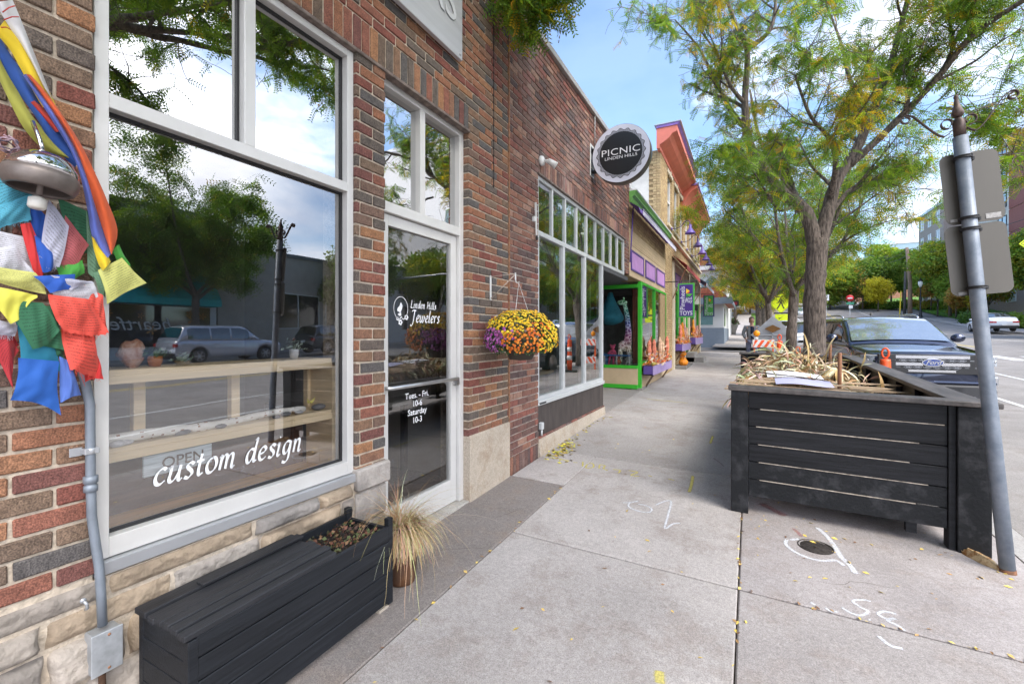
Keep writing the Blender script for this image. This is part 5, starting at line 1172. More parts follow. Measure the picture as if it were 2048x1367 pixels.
# flower boxes with autumn decoration
m_fl = M('autumn_leaf', (1,1,1), .7, var=.2, scale=20, attr=True)
def flower_box(y0, y1, z0, z1, label, seed, tall=.5):
    r_ = random.Random(seed); f_ = thing('flower_box', label, 'flower box', (XF+.1,(y0+y1)/2,z0))
    mb = MB(); mb.box(XF+.03, XF+.245, y0, y0+.02, z0, z1); mb.box(XF+.03,XF+.05,y0,y1,z0,z1); mb.box(XF+.03,XF+.245,y1-.02,y1,z0,z1); mb.box(XF+.03,XF+.245,y0,y1,z0,z0+.02); mb.build('box', m_purp, f_)
    mb = MB(); mb.box(XF+.247,XF+.255,y0,(y0+y1)/2-.006,z0,z1); mb.box(XF+.247,XF+.255,(y0+y1)/2+.006,y1,z0,z1); mb.build('front_board', m_lavs, f_)  # front board in paler purple: the lit side is put into its colour
    for yy in (y0+.3, y1-.3):
        mb = MB(); mb.tube([(XF+.22,yy,z0),(XF+.02,yy+.02,z0-.32)], .012, 6); mb.tube([(XF+.22,yy-.18,z0),(XF+.02,yy+.10,z0-.26)], .008, 6); mb.build('brace', M('rust_brace', (.13,.08,.05), .8), f_)
    mb = MB(); cols = [(.85,.40,.28),(.80,.22,.05),(.85,.55,.30),(.70,.10,.04),(.85,.35,.02),(.80,.62,.45),(.75,.5,.45)]
    for i in range(int(520*(y1-y0)/2.7)):
        y = r_.uniform(y0+.02,y1-.02); x = XF+.14+r_.gauss(0,.06); z = z1+abs(r_.gauss(0,.11)); mb.cc = r_.choice(cols)
        d_ = Vector((r_.gauss(0,1),r_.gauss(0,1),r_.gauss(0,1))).normalized(); a1 = d_.orthogonal().normalized(); a2 = d_.cross(a1); s_ = r_.uniform(.03,.06); c = Vector((x,y,z))
        mb.add([c-a1*s_, c+a2*s_*.5, c+a1*s_, c-a2*s_*.5], [(0,1,2,3)])
    mb.build('autumn_leaves', m_fl, f_, recalc=False)['kind'] = 'stuff'
    n = max(2, int((y1-y0)/.45))
    for i in range(n):
        y = y0+.25+(y1-y0-.5)*i/max(1,n-1); h_ = tall*r_.uniform(.7,1.2); mb = MB(); mb.cc = r_.choice([(.85,.25,.15),(.85,.30,.02),(.80,.50,.32),(.80,.40,.35)])
        mb.lathe([(0,0),(.03,.02),(.05,h_*.4),(.075,h_*.55),(.05,h_*.75),(.06,h_*.82),(.03,h_*.95),(0,h_)], (XF+.14+r_.uniform(-.03,.03),y,z1), 7, sx=.8, smooth=False); mb.build('corn_spire', m_fl, f_)
    for i in range(n*2):
        y = r_.uniform(y0+.1,y1-.1); s_ = r_.uniform(.035,.06); mb = MB(); mb.cc = r_.choice([(.80,.28,.03),(.45,.40,.10),(.75,.6,.4),(.7,.15,.03)]); mb.ball((XF+.2,y,z1+s_*.5), s_, s_, s_*.8, 10, 7); mb.build('gourd', m_fl, f_)
flower_box(10.0, 12.62, .66, .86, 'long purple window box of orange autumn leaves and gourds under the green framed window', 31, .60)
flower_box(14.75, 17.0, 1.02, 1.24, 'purple window box with peach leaves and orange spires beside the purple toy sign', 32, .62)
flower_box(18.6, 21.6, 1.15, 1.42, 'farthest purple window box with pink and orange leaves near the steps', 33, .6)
for (x, y, z, s_, lb) in ((-1.86,15.1,None,.145,'round orange pumpkin on the low slab before the tan wall'),(-2.02,16.2,.80,.125,'upper orange pumpkin of the stacked pair by the tan wall'),(-2.02,16.2,None,.13,'lower orange pumpkin of the stacked pair by the tan wall')):
    z = (gz(x,y)+(.06 if s_ > .14 else .06)) if z is None else z
    o = local_thing('pumpkin', lb, 'pumpkin', (x,y,z)); mb = MB(); n = 40; vs = []
    for i in range(13):
        t = PI*i/12
        for k in range(n):
            a = 2*PI*k/n; r_ = s_*math.sin(t)*(1-.09*abs(math.cos(a*5))**3) if 0 < i < 12 else 0.0; vs.append((r_*math.cos(a), r_*math.sin(a), s_*.8-s_*.78*math.cos(t)-.04*s_))
    mb.add(vs, [(i*n+k,i*n+(k+1)%n,(i+1)*n+(k+1)%n,(i+1)*n+k) for i in range(12) for k in range(n)], 0, True); mb.build('pumpkin_body', M('pumpkin_skin', (.80,.26,.015), .45, var=.15), o)
    mb = MB(); mb.tube([(0,0,s_*1.45),(.01,0,s_*1.75)], [.018,.012], 7); mb.build('stem', M('pumpkin_stem', (.15,.12,.04), .8), o)
mb = MB(); mb.box(XF, -1.72, 14.6, 16.5, .1, gz(-1.9,15.6)+.06, 0, .01); mb.cc = (.9,)*3; tag(mb.build('stone_step', m_kerb), 'low grey slab carrying the pumpkins', 'step')
st = MB(); st.cc = (.85,)*3; st.box(XF, -1.45, 17.25, 18.3, .2, gz(-1.8,18)+.15, 0, .01); st.box(XF, -1.75, 17.25, 18.3, .2, gz(-1.8,18)+.32, 0, .01); tag(st.build('entrance_step', m_kerb), 'two grey concrete entrance steps past the pumpkins', 'step')
mb = MB(); mb.cc = (.8,)*3; mb.box(XF-.2, XF+.04, 9.92, 13.3, .1, .38, 0, .01); mb.build('plinth', m_kerb, toy)
# ================================================================== trees
def leafmat(name, tr=.45):
    m, n, l, b = _new(name); o = n['Material Output']; at = n.new('ShaderNodeVertexColor'); at.layer_name = 'Col'
    l.new(at.outputs['Color'], b.inputs['Base Color']); b.inputs['Roughness'].default_value = .55; b.inputs['Specular IOR Level'].default_value = .3
    t = n.new('ShaderNodeBsdfTranslucent'); g_ = n.new('ShaderNodeMix'); g_.data_type = 'RGBA'; g_.blend_type = 'MULTIPLY'; g_.inputs['Factor'].default_value = 1; g_.inputs['B'].default_value = (1.35,1.4,.5,1)
    l.new(at.outputs['Color'], g_.inputs['A']); l.new(g_.outputs['Result'], t.inputs['Color'])
    mi = n.new('ShaderNodeMixShader'); mi.inputs[0].default_value = tr; l.new(b.outputs[0], mi.inputs[1]); l.new(t.outputs[0], mi.inputs[2]); l.new(mi.outputs[0], o.inputs[0])
    MATS[name] = m; return m
m_leaf = leafmat('tree_leaf')
def barkmat():
    m, n, l, b = _new('furrowed_bark'); t = n.new('ShaderNodeTexCoord'); mp_ = n.new('ShaderNodeMapping'); mp_.inputs['Scale'].default_value = (1,1,.16); l.new(t.outputs['Object'], mp_.inputs['Vector'])
    v = n.new('ShaderNodeTexNoise'); v.inputs['Scale'].default_value = 38; v.inputs['Detail'].default_value = 8; v.inputs['Roughness'].default_value = .65; l.new(mp_.outputs[0], v.inputs['Vector'])
    r_ = n.new('ShaderNodeValToRGB'); r_.color_ramp.elements[0].position = .38; r_.color_ramp.elements[1].position = .64; r_.color_ramp.elements[0].color = (.055,.042,.034,1); r_.color_ramp.elements[1].color = (.24,.19,.155,1); l.new(v.outputs['Fac'], r_.inputs[0]); l.new(r_.outputs[0], b.inputs['Base Color'])
    b.inputs['Roughness'].default_value = .9; bp = n.new('ShaderNodeBump'); bp.inputs['Strength'].default_value = 1; bp.inputs['Distance'].default_value = .03; l.new(v.outputs['Fac'], bp.inputs['Height']); l.new(bp.outputs[0], b.inputs['Normal'])
    MATS['furrowed_bark'] = m; return m
m_bark = barkmat()
def np_mesh(name, V, F4, C, mat_, parent, smooth=False):
    me = bpy.data.meshes.new(name); nv, nf = len(V), len(F4); k = F4.shape[1]
    me.vertices.add(nv); me.vertices.foreach_set('co', V.astype(np.float32).ravel()); me.loops.add(nf*k); me.loops.foreach_set('vertex_index', F4.astype(np.int32).ravel())
    me.polygons.add(nf); me.polygons.foreach_set('loop_start', np.arange(0, nf*k, k, dtype=np.int32)); 
    ca = me.color_attributes.new('Col', 'FLOAT_COLOR', 'POINT'); a = np.ones((nv,4), dtype=np.float32); a[:, :3] = C; ca.data.foreach_set('color', a.ravel())
    me.materials.append(mat_); me.update(calc_edges=True); me.validate()
    o = bpy.data.objects.new(name, me); COL.objects.link(o)
    if parent is not None:
        o.parent = parent
        if '_loc' in parent.keys(): o.matrix_parent_inverse = Matrix.Translation(-Vector(parent['_loc']))
    return o
def compound(n_pairs=7, L_=.175, lf=.036, w_=.017):
    """a pinnate leaf lying along +x, drooping; quads"""
    V = []; F = []
    for i in range(n_pairs):
        t = (i+1)/(n_pairs+.3); x = L_*t; z = -.35*L_*t*t
        for s_ in (-1,1):
            b = len(V); dx, dy = .45*lf, s_*lf; V += [(x,0,z),(x+dx*.5-w_*.5,dy*.5,z-.002),(x+dx,dy,z-.006),(x+dx*.5+w_*.5,dy*.5,z-.002)]; F.append((b,b+1,b+2,b+3))
    b = len(V); V += [(0,-.0012,0),(L_,-.0012,-.35*L_),(L_,.0012,-.35*L_),(0,.0012,0)]; F.append((b,b+1,b+2,b+3))
    return np.array(V), np.array(F)
def simple_leaf(n, sz, r_):
    V = []; F = []
    for i in range(n):
        c = np.array([r_.gauss(0,.5),r_.gauss(0,.5),r_.gauss(0,.4)])*sz*1.6; a = Vector((r_.gauss(0,1),r_.gauss(0,1),r_.gauss(0,1))).normalized(); b_ = a.orthogonal().normalized(); a = np.array(a)*sz*.5; b2 = np.array(b_)*sz*.3; k = len(V)
        V += [c-a,c+b2,c+a,c-b2]; F.append((k,k+1,k+2,k+3))
    return np.array(V), np.array(F)
def scatter(name, P, D, tmpl, cols, parent, seed=1, smin=.7, smax=1.25, roll=.8, mat_=None):
    rg = np.random.default_rng(seed); T, F = tmpl; n = len(P); nt_ = len(T)
    X = D/np.maximum(np.linalg.norm(D, axis=1, keepdims=True), 1e-6); up = np.tile(np.array([0,0,1.0]), (n,1))+rg.normal(0, roll, (n,3))
    Y = np.cross(up, X); Y /= np.maximum(np.linalg.norm(Y, axis=1, keepdims=True), 1e-6); Z = np.cross(X, Y)
    s_ = rg.uniform(smin, smax, (n,1,1)); W = P[:,None,:]+s_*(T[None,:,0:1]*X[:,None,:]+T[None,:,1:2]*Y[:,None,:]+T[None,:,2:3]*Z[:,None,:])
    FF = (F[None,:,:]+(np.arange(n)*nt_)[:,None,None]).reshape(-1,4); C = np.repeat(cols[:,None,:], nt_, axis=1).reshape(-1,3)*rg.uniform(.85,1.15,(n*nt_,1))
    return np_mesh(name, W.reshape(-1,3), FF, C, mat_ or m_leaf, parent)
def catv(pts, k=5):
    q = []
    for i in range(len(pts)-1):
        p0 = pts[max(i-1,0)]; p1 = pts[i]; p2 = pts[i+1]; p3 = pts[min(i+2,len(pts)-1)]
        for j in range(k): t = j/k; q.append(.5*((2*p1)+(p2-p0)*t+(2*p0-5*p1+4*p2-p3)*t*t+(3*p1-p0-3*p2+p3)*t**3))
    q.append(pts[-1]); return q
GREEN = [(.15,.26,.035),(.21,.33,.04),(.10,.19,.03),(.27,.37,.05),(.13,.23,.05)]; YEL = [(.50,.38,.03),(.58,.40,.025),(.38,.33,.045),(.46,.27,.03)]
def grow(mbb, start, d0, L_, r0, rd, tips, up=.25, wig=.35, n=6):
    """one wandering branch; returns its points"""
    p = Vector(start); d_ = Vector(d0).normalized(); pts = [p.copy()]
    for i in range(n):
        d_ = (d_+Vector((rd.gauss(0,wig),rd.gauss(0,wig),rd.gauss(up*.3,wig*.7)))*.45).normalized(); p = p+d_*L_/n; pts.append(p.copy())
    mbb.tube(pts, [max(.003, r0*(1-.8*i/n)) for i in range(n+1)], 6 if r0 > .02 else 4, cap=False)
    return pts
def tree(name, label, base, limbs, seed=1, nleaf=5000, yellow=.15, sub=(6,5), sublen=(1.1,2.0), twig=(.35,.8), tmpl=None, group=None, crown_c=None, droop=.6, keep=None, parts_trunk=True, smin=.7, smax=1.25, extra=()):
    rd = random.Random(seed); t = thing(name, label, 'tree', base, group); tb_ = MB(); bb = MB()
    allp = []
    for (pts, ra, rb, kind) in limbs:
        q = catv([Vector(p) for p in pts], 5); n = len(q); rr_ = [ra+(rb-ra)*(i/(n-1))**.8 for i in range(n)]
        if kind == 'trunk': rr_ = [r_*(1.0+.35*max(0,1-i/4)) * (1+.05*math.sin(i*1.7)) for i, r_ in enumerate(rr_)]
        rr_ = [r_*(1+.06*math.sin(i*2.3+seed)) for i, r_ in enumerate(rr_)]
        tb_.tube(q, rr_, 14 if ra > .08 else 9, cap=True)
        if kind != 'trunk': allp.append((q, rr_))
    tw = []
    for q, rr_ in allp:
        n = len(q)
        for i in range(int(n*.25), n, 1):
            if rd.random() > sub[0]/n*1.4 and i < n-1: continue
            tang = (q[min(i+1,n-1)]-q[max(i-1,0)]).normalized(); out_ = Vector((rd.gauss(0,1),rd.gauss(0,1),rd.gauss(.3,.6))); out_ = (out_-tang*out_.dot(tang)).normalized()
            d_ = (out_*.9+tang*.7+Vector((0,0,.15))).normalized(); s1 = grow(bb, q[i], d_, rd.uniform(*sublen), min(rr_[i]*.55, .035), rd, None)
            for j in range(1, len(s1)):
                for k in range(sub[1] if j > 1 else 1):
                    if rd.random() < .25: continue
                    o2 = Vector((rd.gauss(0,1),rd.gauss(0,1),rd.gauss(-.1,.7))).normalized(); d2 = (o2+(s1[j]-s1[j-1]).normalized()*.5).normalized()
                    s2 = grow(bb, s1[j], d2, rd.uniform(*twig), .006, rd, None, up=-.1, n=4); tw.append(s2)
    for e_ in extra: bb.tube(e_, .004, 4, cap=False); tw += [list(e_)]*6
    P = []; D = []
    if tw:
        wts = [rd.expovariate(1)**1.3+.12 for _ in tw]; pick = rd.choices(tw, weights=wts, k=nleaf)
        for i in range(nleaf):
            s2 = pick[i]; k = rd.randrange(1, len(s2)); f = rd.random(); p = s2[k-1].lerp(s2[k], f)
            if keep and not keep(p): continue
            P.append(tuple(p)); dd = Vector((rd.gauss(0,1),rd.gauss(0,1),rd.gauss(-droop,.5))).normalized(); D.append(tuple(dd))
    P = np.array(P); D = np.array(D)
    # colour patches: yellow clumps, darker inside
    rg = np.random.default_rng(seed+5); cent = P[rg.integers(0, len(P), 14)]; dist = np.min(np.linalg.norm(P[:,None,:]-cent[None,:,:], axis=2), axis=1); py = np.clip(yellow*2.4*np.exp(-(dist/.55)**2)+yellow*.35, 0, .95)
    isy = rg.random(len(P)) < py; g_ = np.array(GREEN)[rg.integers(0, len(GREEN), len(P))]; yy = np.array(YEL)[rg.integers(0, len(YEL), len(P))]; cols = np.where(isy[:,None], yy, g_)*rg.uniform(.75,1.2,(len(P),1))
    tb_.build('trunk', m_bark, t); bb.build('branches', m_bark, t, recalc=False)
    scatter('crown', P, D, tmpl or compound(), cols, t, seed, smin, smax)
    return t
def px(x, y, Y): return PY(x, y, Y)
# the large honey locust beside the slatted box
B0 = Vector((.98, 9.2, gz(.98,9.2)-.05))
L0 = [([B0, px(1629,600,9.2), px(1632,530,9.2), px(1636,478,9.2)], .165, .15, 'trunk'),
      ([px(1632,500,9.2), px(1612,425,9.2), px(1565,385,9.15), px(1520,325,9.05), px(1495,275,8.95), px(1490,200,8.85), px(1494,100,8.7), px(1470,45,8.6), px(1440,-40,8.4)], .125, .022, 'limb'),
      ([px(1493,100,8.7), px(1540,60,8.7), px(1552,-10,8.7), px(1548,-90,8.8)], .045, .014, 'limb'),
      ([px(1488,205,8.85), px(1460,170,8.6), px(1435,110,8.3), px(1400,60,8.0)], .040, .012, 'limb'),
      ([px(1636,500,9.25), px(1655,425,9.3), px(1672,365,9.4), px(1712,300,9.5), px(1745,225,9.5), px(1775,150,9.4), px(1800,60,9.2), px(1825,-40,9.0)], .125, .03, 'limb'),
      ([px(1700,330,9.45), px(1760,275,9.4), px(1820,215,9.2), px(1880,150,8.9), px(1940,75,8.6), px(2010,25,8.3), px(2120,-45,7.9)], .065, .028, 'limb'),
      ([px(1880,150,8.9), px(1905,95,8.8), px(1900,35,8.7), px(1920,-30,8.6)], .035, .013, 'limb'),
      ([px(1815,218,9.2), px(1818,190,9.2), px(1820,165,9.2)], .028, .022, 'limb'),
      ([px(1625,470,9.3), px(1595,400,9.7), px(1560,340,10.2), px(1520,280,10.6), px(1500,180,11.0)], .085, .02, 'limb'),
      ([px(1660,400,9.3), px(1672,330,8.9), px(1660,280,8.5), px(1620,230,8.0), px(1590,150,7.6)], .06, .014, 'limb'),
      ([px(1590,410,9.2), px(1560,420,8.6), px(1530,380,8.1), px(1500,330,7.8)], .035, .01, 'limb'),
      ([px(1640,455,9.3), px(1700,380,9.9), px(1750,365,10.3), px(1800,372,10.4)], .05, .012, 'limb'),
      ([px(1740,240,9.5), px(1700,160,9.9), px(1680,80,10.2), px(1640,-20,10.4)], .05, .012, 'limb'),
      ([px(1500,270,8.95), px(1450,200,9.0), px(1400,100,9.1), px(1350,40,9.1)], .045, .012, 'limb'),
      ([px(1880,215,8.9), px(1940,225,8.5), px(1990,260,8.1), px(2060,290,7.8)], .022, .010, 'limb')]
tree('honey_locust', 'large leafy honey locust with a thick forked trunk beside the black slatted box', tuple(B0), L0, seed=3, nleaf=12000, yellow=.26, sub=(9,4), sublen=(.6,1.35), twig=(.25,.6))
# street trees farther along
def street_tree(x, y, h, spread, r0, seed, label, yellow=.3, nleaf=5000, lean=0, fork=.38, big=1.0, grp='street trees in a row along the kerb'):
    rd = random.Random(seed); z = gz(x,y)-.05; limbs = [([ (x,y,z),(x+lean*.3,y,z+h*fork*.5),(x+lean,y,z+h*fork)], r0, r0*.82, 'trunk')]
    n = 5
    for i in range(n):
        a = 2*PI*(i+rd.random()*.5)/n; e = rd.uniform(.55,1.0)*(.72 if math.cos(a) < -.2 else 1); tip = Vector((x+lean+math.cos(a)*spread*e, y+math.sin(a)*spread*e, z+h*rd.uniform(.8,1.0))); s_ = Vector((x+lean,y,z+h*fork*rd.uniform(.85,1.0))); mid = s_.lerp(tip,.5)+Vector((math.cos(a)*spread*.08,math.sin(a)*spread*.08,-h*.04))
        limbs.append(([s_, mid, tip], r0*.55, .02, 'limb'))
        if i % 2 == 0: limbs.append(([mid, mid+Vector((math.cos(a+.9)*spread*.35,math.sin(a+.9)*spread*.35,h*.12))], r0*.25, .015, 'limb'))
    return tree('street_tree', label, (x,y,z), limbs, seed=seed, nleaf=nleaf, yellow=yellow, sub=(8,3), sublen=(spread*.35,spread*.6), twig=(.4,.9), tmpl=compound(5, .24*big, .045*big, .02*big), group=grp, smin=.9, smax=1.6)
street_tree(1.03,15.2,6.6,2.9,.145,41,'forked street tree between the large honey locust and the barricade',.22,6500,lean=.1)
street_tree(.69,19.8,6.6,2.7,.12,42,'slim street tree directly behind the barricade',.35,5000,lean=-.1,big=1.2)
street_tree(.40,27.5,6.5,3.3,.17,43,'street tree with yellowing crown just before the walking figure sign',.8,5200,big=1.5)
street_tree(.9,36,7.5,3.5,.22,44,'farthest yellow street tree down the pavement past the junction',1.4,4200,big=2.0)
street_tree(.9,47,7.5,3.6,.22,45,'pale yellow tree in the distance at the end of the pavement',1.2,3500,big=2.4)
# the tree over the photographer: its branches hang in from above and fill the window reflections
B1 = Vector((1.5,-1.9,gz(1.5,-1.9)))
def keep1(p):
    d_ = -ST*p.x+CT*p.y
    if d_ < .25: return True
    r_ = CT*p.x+ST*p.y; sx_ = 1024+900*r_/d_; sy_ = 668-900*(p.z-CAMZ)/d_
    return sy_ < -60 or sx_ > 2250 or (965 < sx_ < 1170 and sy_ < 110)
ex = []; rx_ = random.Random(6)
for (a, b) in (((1000,-60),(985,25)),((1020,-60),(1012,60)),((1040,-70),(1030,50)),((1060,-70),(1058,85)),((1080,-60),(1085,40)),((1100,-70),(1120,20)),((1050,-60),(1040,15)),((1120,-80),(1150,-5)),((1010,-50),(1002,20)),((1070,-60),(1072,30))):
    Y_ = 3.7+rx_.uniform(-.25,.35); p0, p1 = PY(a[0],a[1],Y_), PY(b[0],b[1],Y_+rx_.uniform(-.1,.1)); ex.append([p0.lerp(p1,k/4)+Vector((rx_.gauss(0,.02),rx_.gauss(0,.03),0)) for k in range(5)])
L1 = [([B1,(1.45,-1.85,1.4),(1.4,-1.8,2.6)], .2,.17,'trunk'), ([(1.4,-1.8,2.6),(.6,-1.0,3.9),(-.3,.4,4.9),(-1.0,2.0,5.4),(-1.5,3.4,5.3)], .11,.02,'limb'), ([(1.4,-1.8,2.5),(1.6,-.6,4.0),(1.3,1.0,5.4),(.6,2.4,6.4)], .11,.02,'limb'),
      ([(1.4,-1.8,2.6),(.4,-2.6,4.2),(-.6,-3.2,5.6),(-1.4,-3.4,6.6)], .1,.02,'limb'), ([(1.4,-1.8,2.6),(2.4,-1.4,4.4),(3.2,.2,5.8),(3.4,1.4,6.8)], .1,.02,'limb'), ([(0.1,-.1,4.5),(-.7,.0,5.6),(-1.3,.8,6.6)], .05,.02,'limb'),
      ([(.5,1.9,6.3),(-.6,3.2,6.7),(-1.3,4.3,6.3)], .03,.012,'limb'), ([(1.4,-1.8,2.6),(1.7,.2,3.9),(1.3,2.0,4.6),(.9,3.6,5.2)], .09,.02,'limb'), ([(1.6,.2,3.9),(2.2,1.4,4.6),(2.4,2.6,5.3)], .05,.015,'limb'), ([(1.3,2.0,4.6),(.5,2.6,4.9),(-.2,3.4,5.4)], .04,.012,'limb'), ([(1.3,2.0,4.6),(1.5,3.6,5.2),(1.6,5.4,5.9)], .05,.015,'limb'), ([(.9,3.6,5.2),(.7,4.8,5.7),(.4,6.0,6.4)], .035,.012,'limb'), ([(1.6,.2,3.9),(.8,.8,3.9),(.1,1.4,4.3)], .04,.012,'limb')]
tree('overhead_tree', 'tree whose hanging green leaf sprays enter at the top beside the brick parapet', tuple(B1), L1, seed=8, nleaf=25000, yellow=.12, sub=(10,4), sublen=(.7,1.5), twig=(.3,.7), keep=keep1, extra=ex)
sb = MB(); rd = random.Random(5); P = []; D = []
for k, (a, b) in enumerate((((-1.30,3.9,5.3),(-1.55,3.75,4.35)),((-1.2,3.9,5.4),(-1.25,3.9,4.62)),((-1.35,3.8,5.2),(-1.72,3.62,4.25)),((-1.1,4.0,5.4),(-1.0,4.05,4.85)),((-1.25,3.8,5.3),(-1.45,3.8,4.75)))):
    pass
# trees on the far side (seen past the cars and mirrored in the shop windows)
def far_tree(x, y, h, rr_, seed, label, cols, n=1300, sz=.30, name='tree', trunk=True, zc=.62, squash=1.0, group='trees on the far side of the street', z=None, r0=None):
    rd = random.Random(seed); z = gz(x,y) if z is None else z; t = thing(name, label, 'tree', (x,y,z), group); mb = MB(); zb = z
    ctr = Vector((x,y,zb+h*zc)); lobes = []
    for i in range(9):
        u = Vector((rd.gauss(0,1),rd.gauss(0,1),rd.gauss(0,.7))).normalized(); lobes.append((ctr+Vector((u.x*rr_*.6,u.y*rr_*.6,u.z*h*(1-zc)*.62*squash)), rd.uniform(.42,.62)))
    r0 = r0 or max(.05,h*.018)
    mb.tube([(x,y,zb-.1),(x+.05,y,zb+h*.3),(x,y,ctr.z)], [r0,r0*.8,r0*.5], 8)
    for c_, s_ in lobes[:6]: mb.tube([(x,y,zb+h*.32),(Vector((x,y,zb+h*.4))+c_)/2,c_], [r0*.5,r0*.35,.03], 5)
    mb.build('trunk', m_bark, t, recalc=False)
    P = []; C = []
    for i in range(n):
        c_, s_ = rd.choice(lobes); u = Vector((rd.gauss(0,1),rd.gauss(0,1),rd.gauss(0,1))).normalized()*rd.uniform(.55,1)**.5
        P.append((c_.x+u.x*rr_*s_, c_.y+u.y*rr_*s_, c_.z+u.z*rr_*s_*.8*squash)); cc_ = rd.choice(cols); f = rd.uniform(.7,1.25); C.append([q*f for q in cc_])
    P = np.array(P); D = np.random.default_rng(seed).normal(0,1,P.shape); scatter('crown', P, D, simple_leaf(9, sz, rd), np.array(C), t, seed, .7, 1.3)
    return t
DG = [(.09,.17,.035),(.12,.21,.04),(.075,.14,.035)]; MG = [(.16,.27,.045),(.21,.32,.05),(.27,.34,.06)]; YG = [(.30,.33,.05),(.42,.36,.04),(.20,.27,.05)]; OR = [(.42,.25,.06),(.35,.20,.06),(.30,.26,.06)]
FT = [  # mirrored in the display window
 (22.0,2.0,9,3.6,'green tree across the street behind the viewpoint',MG,1200,.26),
 (21.9,24.5,8.5,2.8,'green tree across the street in front of the grey building end',MG+DG,1300,.24),(22,35,9,3.4,'yellow green tree across the street past the grey building',YG+MG,1300,.28),
 (22,46.5,9,3.3,'bushy green tree across the street before the white coupe',MG+DG,1300,.28)]
for i, (x, y, h, rr_, lb, cs, n, sz) in enumerate(FT): far_tree(x, y, h, rr_, 60+i, lb, cs, n, sz)
def at(px_, Y): d_ = ray(px_, 600); t = Y/d_.y; return d_.x*t
street_tree(21.9,13.4,9.6,4.6,.2,71,'airy broad tree across the street before the teal awning',.1,11000,big=2.5,grp='trees on the far side of the street',fork=.36)
BT = [ # px, Y, height, radius, palette
 (1900,80,10.8,4.0,'spreading green tree before the apartment block, left of the sign backs',MG+YG,2000,.30,.66),(2062,66,9.8,3.0,'yellow green tree at the right edge of the scene above the parked coupe',YG+MG,1900,.30,.66),
 (1700,104,9.5,5,'dense dark green tree right of the large honey locust trunk',DG+MG,2600,.42,.60),(1742,110,9.5,4.8,'dense mid green tree left of the utility pole',MG+DG,2400,.42,.56),(1660,98,8.5,4.2,'low green tree between the honey locust trunk and the no entry sign',MG+YG[:1],1700,.4,.55),
 (1782,104,9.3,2.2,'tall narrow loose green tree just left of the utility pole',MG+YG[2:],1500,.36,.52),(1768,118,12,4,'tall far tree rising over the pale blue building',MG+YG[:1],1500,.5,.65),(1806,112,10.5,3.6,'round green tree behind the utility pole',MG,1400,.45,.6),
 (1756,92,5.6,1.9,'small bright yellow tree on the lawn',[(.55,.50,.04),(.5,.42,.04)],700,.24,.62),(1862,90,6.5,2.2,'small green tree on the lawn right of the street lamp',MG,800,.26,.6),(1875,82,5.6,1.8,'young orange tinged tree on the lawn',OR+MG[:1],700,.24,.6),
 (1912,78,6.4,2.0,'young green tree on the lawn before the apartments',MG,800,.26,.6),(1935,74,5.2,1.8,'orange brown young tree on the lawn near the sign pole',OR,700,.24,.6),(1975,72,5.5,1.9,'yellow brown young tree behind the white coupe',OR+YG,700,.24,.6),
 (1595,110,9.5,5,'far green tree showing between the street tree trunks',MG+DG,1600,.45,.6),(1540,100,10,5,'far green tree behind the walking figure sign',MG+YG,1600,.45,.6),(1500,90,9,5,'orange brown round tree at the far end of the pavement',[(.45,.27,.06),(.5,.33,.08)],1100,.4,.5),
 (1470,80,12.5,5,'far yellow tree behind the white gabled building',YG+MG[:1],1500,.42,.6),(1630,118,10,5,'distant green tree behind the honey locust trunk',MG,1300,.5,.6),(1725,96,7,3.2,'orange brown tree by the no entry sign',OR+DG,1000,.3,.55),
 ]
for i, (p_, Y, h, rr_, lb, cs, n, sz, zc) in enumerate(BT): far_tree(at(p_,Y), Y, h, rr_, 90+i, lb, cs, n, sz, zc=zc, group='trees beyond the road')
def bush(px_, Y, r_, lb, cs, seed, n=260, up=.0):
    x = at(px_,Y); z = gz(x,Y)+.2+up; t = thing('bush', lb, 'bush', (x,Y,z), 'bushes by the lawn'); rd = random.Random(seed); P = []; C = []
    for i in range(n):
        u = Vector((rd.gauss(0,1),rd.gauss(0,1),abs(rd.gauss(0,1)))).normalized()*rd.uniform(.7,1.0); P.append((x+u.x*r_, Y+u.y*r_, z+u.z*r_*.75)); c = rd.choice(cs); C.append(c)
    mb = MB(); mb.tube([(x,Y,z-.3),(x,Y,z+r_*.4)], .05, 6); mb.build('stem', m_bark, t); P = np.array(P); scatter('leaves', P, np.random.default_rng(seed).normal(0,1,P.shape), simple_leaf(9,.22,rd), np.array(C), t, seed)
for i, (p_, Y, r_, lb, cs) in enumerate(((1755,98,1.5,'rounded bright green bush at the left end of the lawn',MG),(1772,96,1.3,'second rounded bush at the left end of the lawn',MG+DG),(1795,94,1.2,'low dark bush before the utility pole',DG),(1738,99,1.4,'low olive bush at the lawn corner',DG+OR),(1858,92,1.3,'yellow brown bush behind the lawn',OR+YG),
     (1890,90,1.6,'green bush behind the lawn below the spreading tree',MG),(1950,70,1.3,'dark green bush behind the white coupe',DG),(2030,62,1.3,'bright green bush at the right edge by the wall',MG),(1925,84,1.6,'green and orange bush left of the sign pole',MG+OR),(1820,97,1.4,'orange bush right of the utility pole',OR+YG))):
    bush(p_, Y, r_, lb, cs, 140+i)
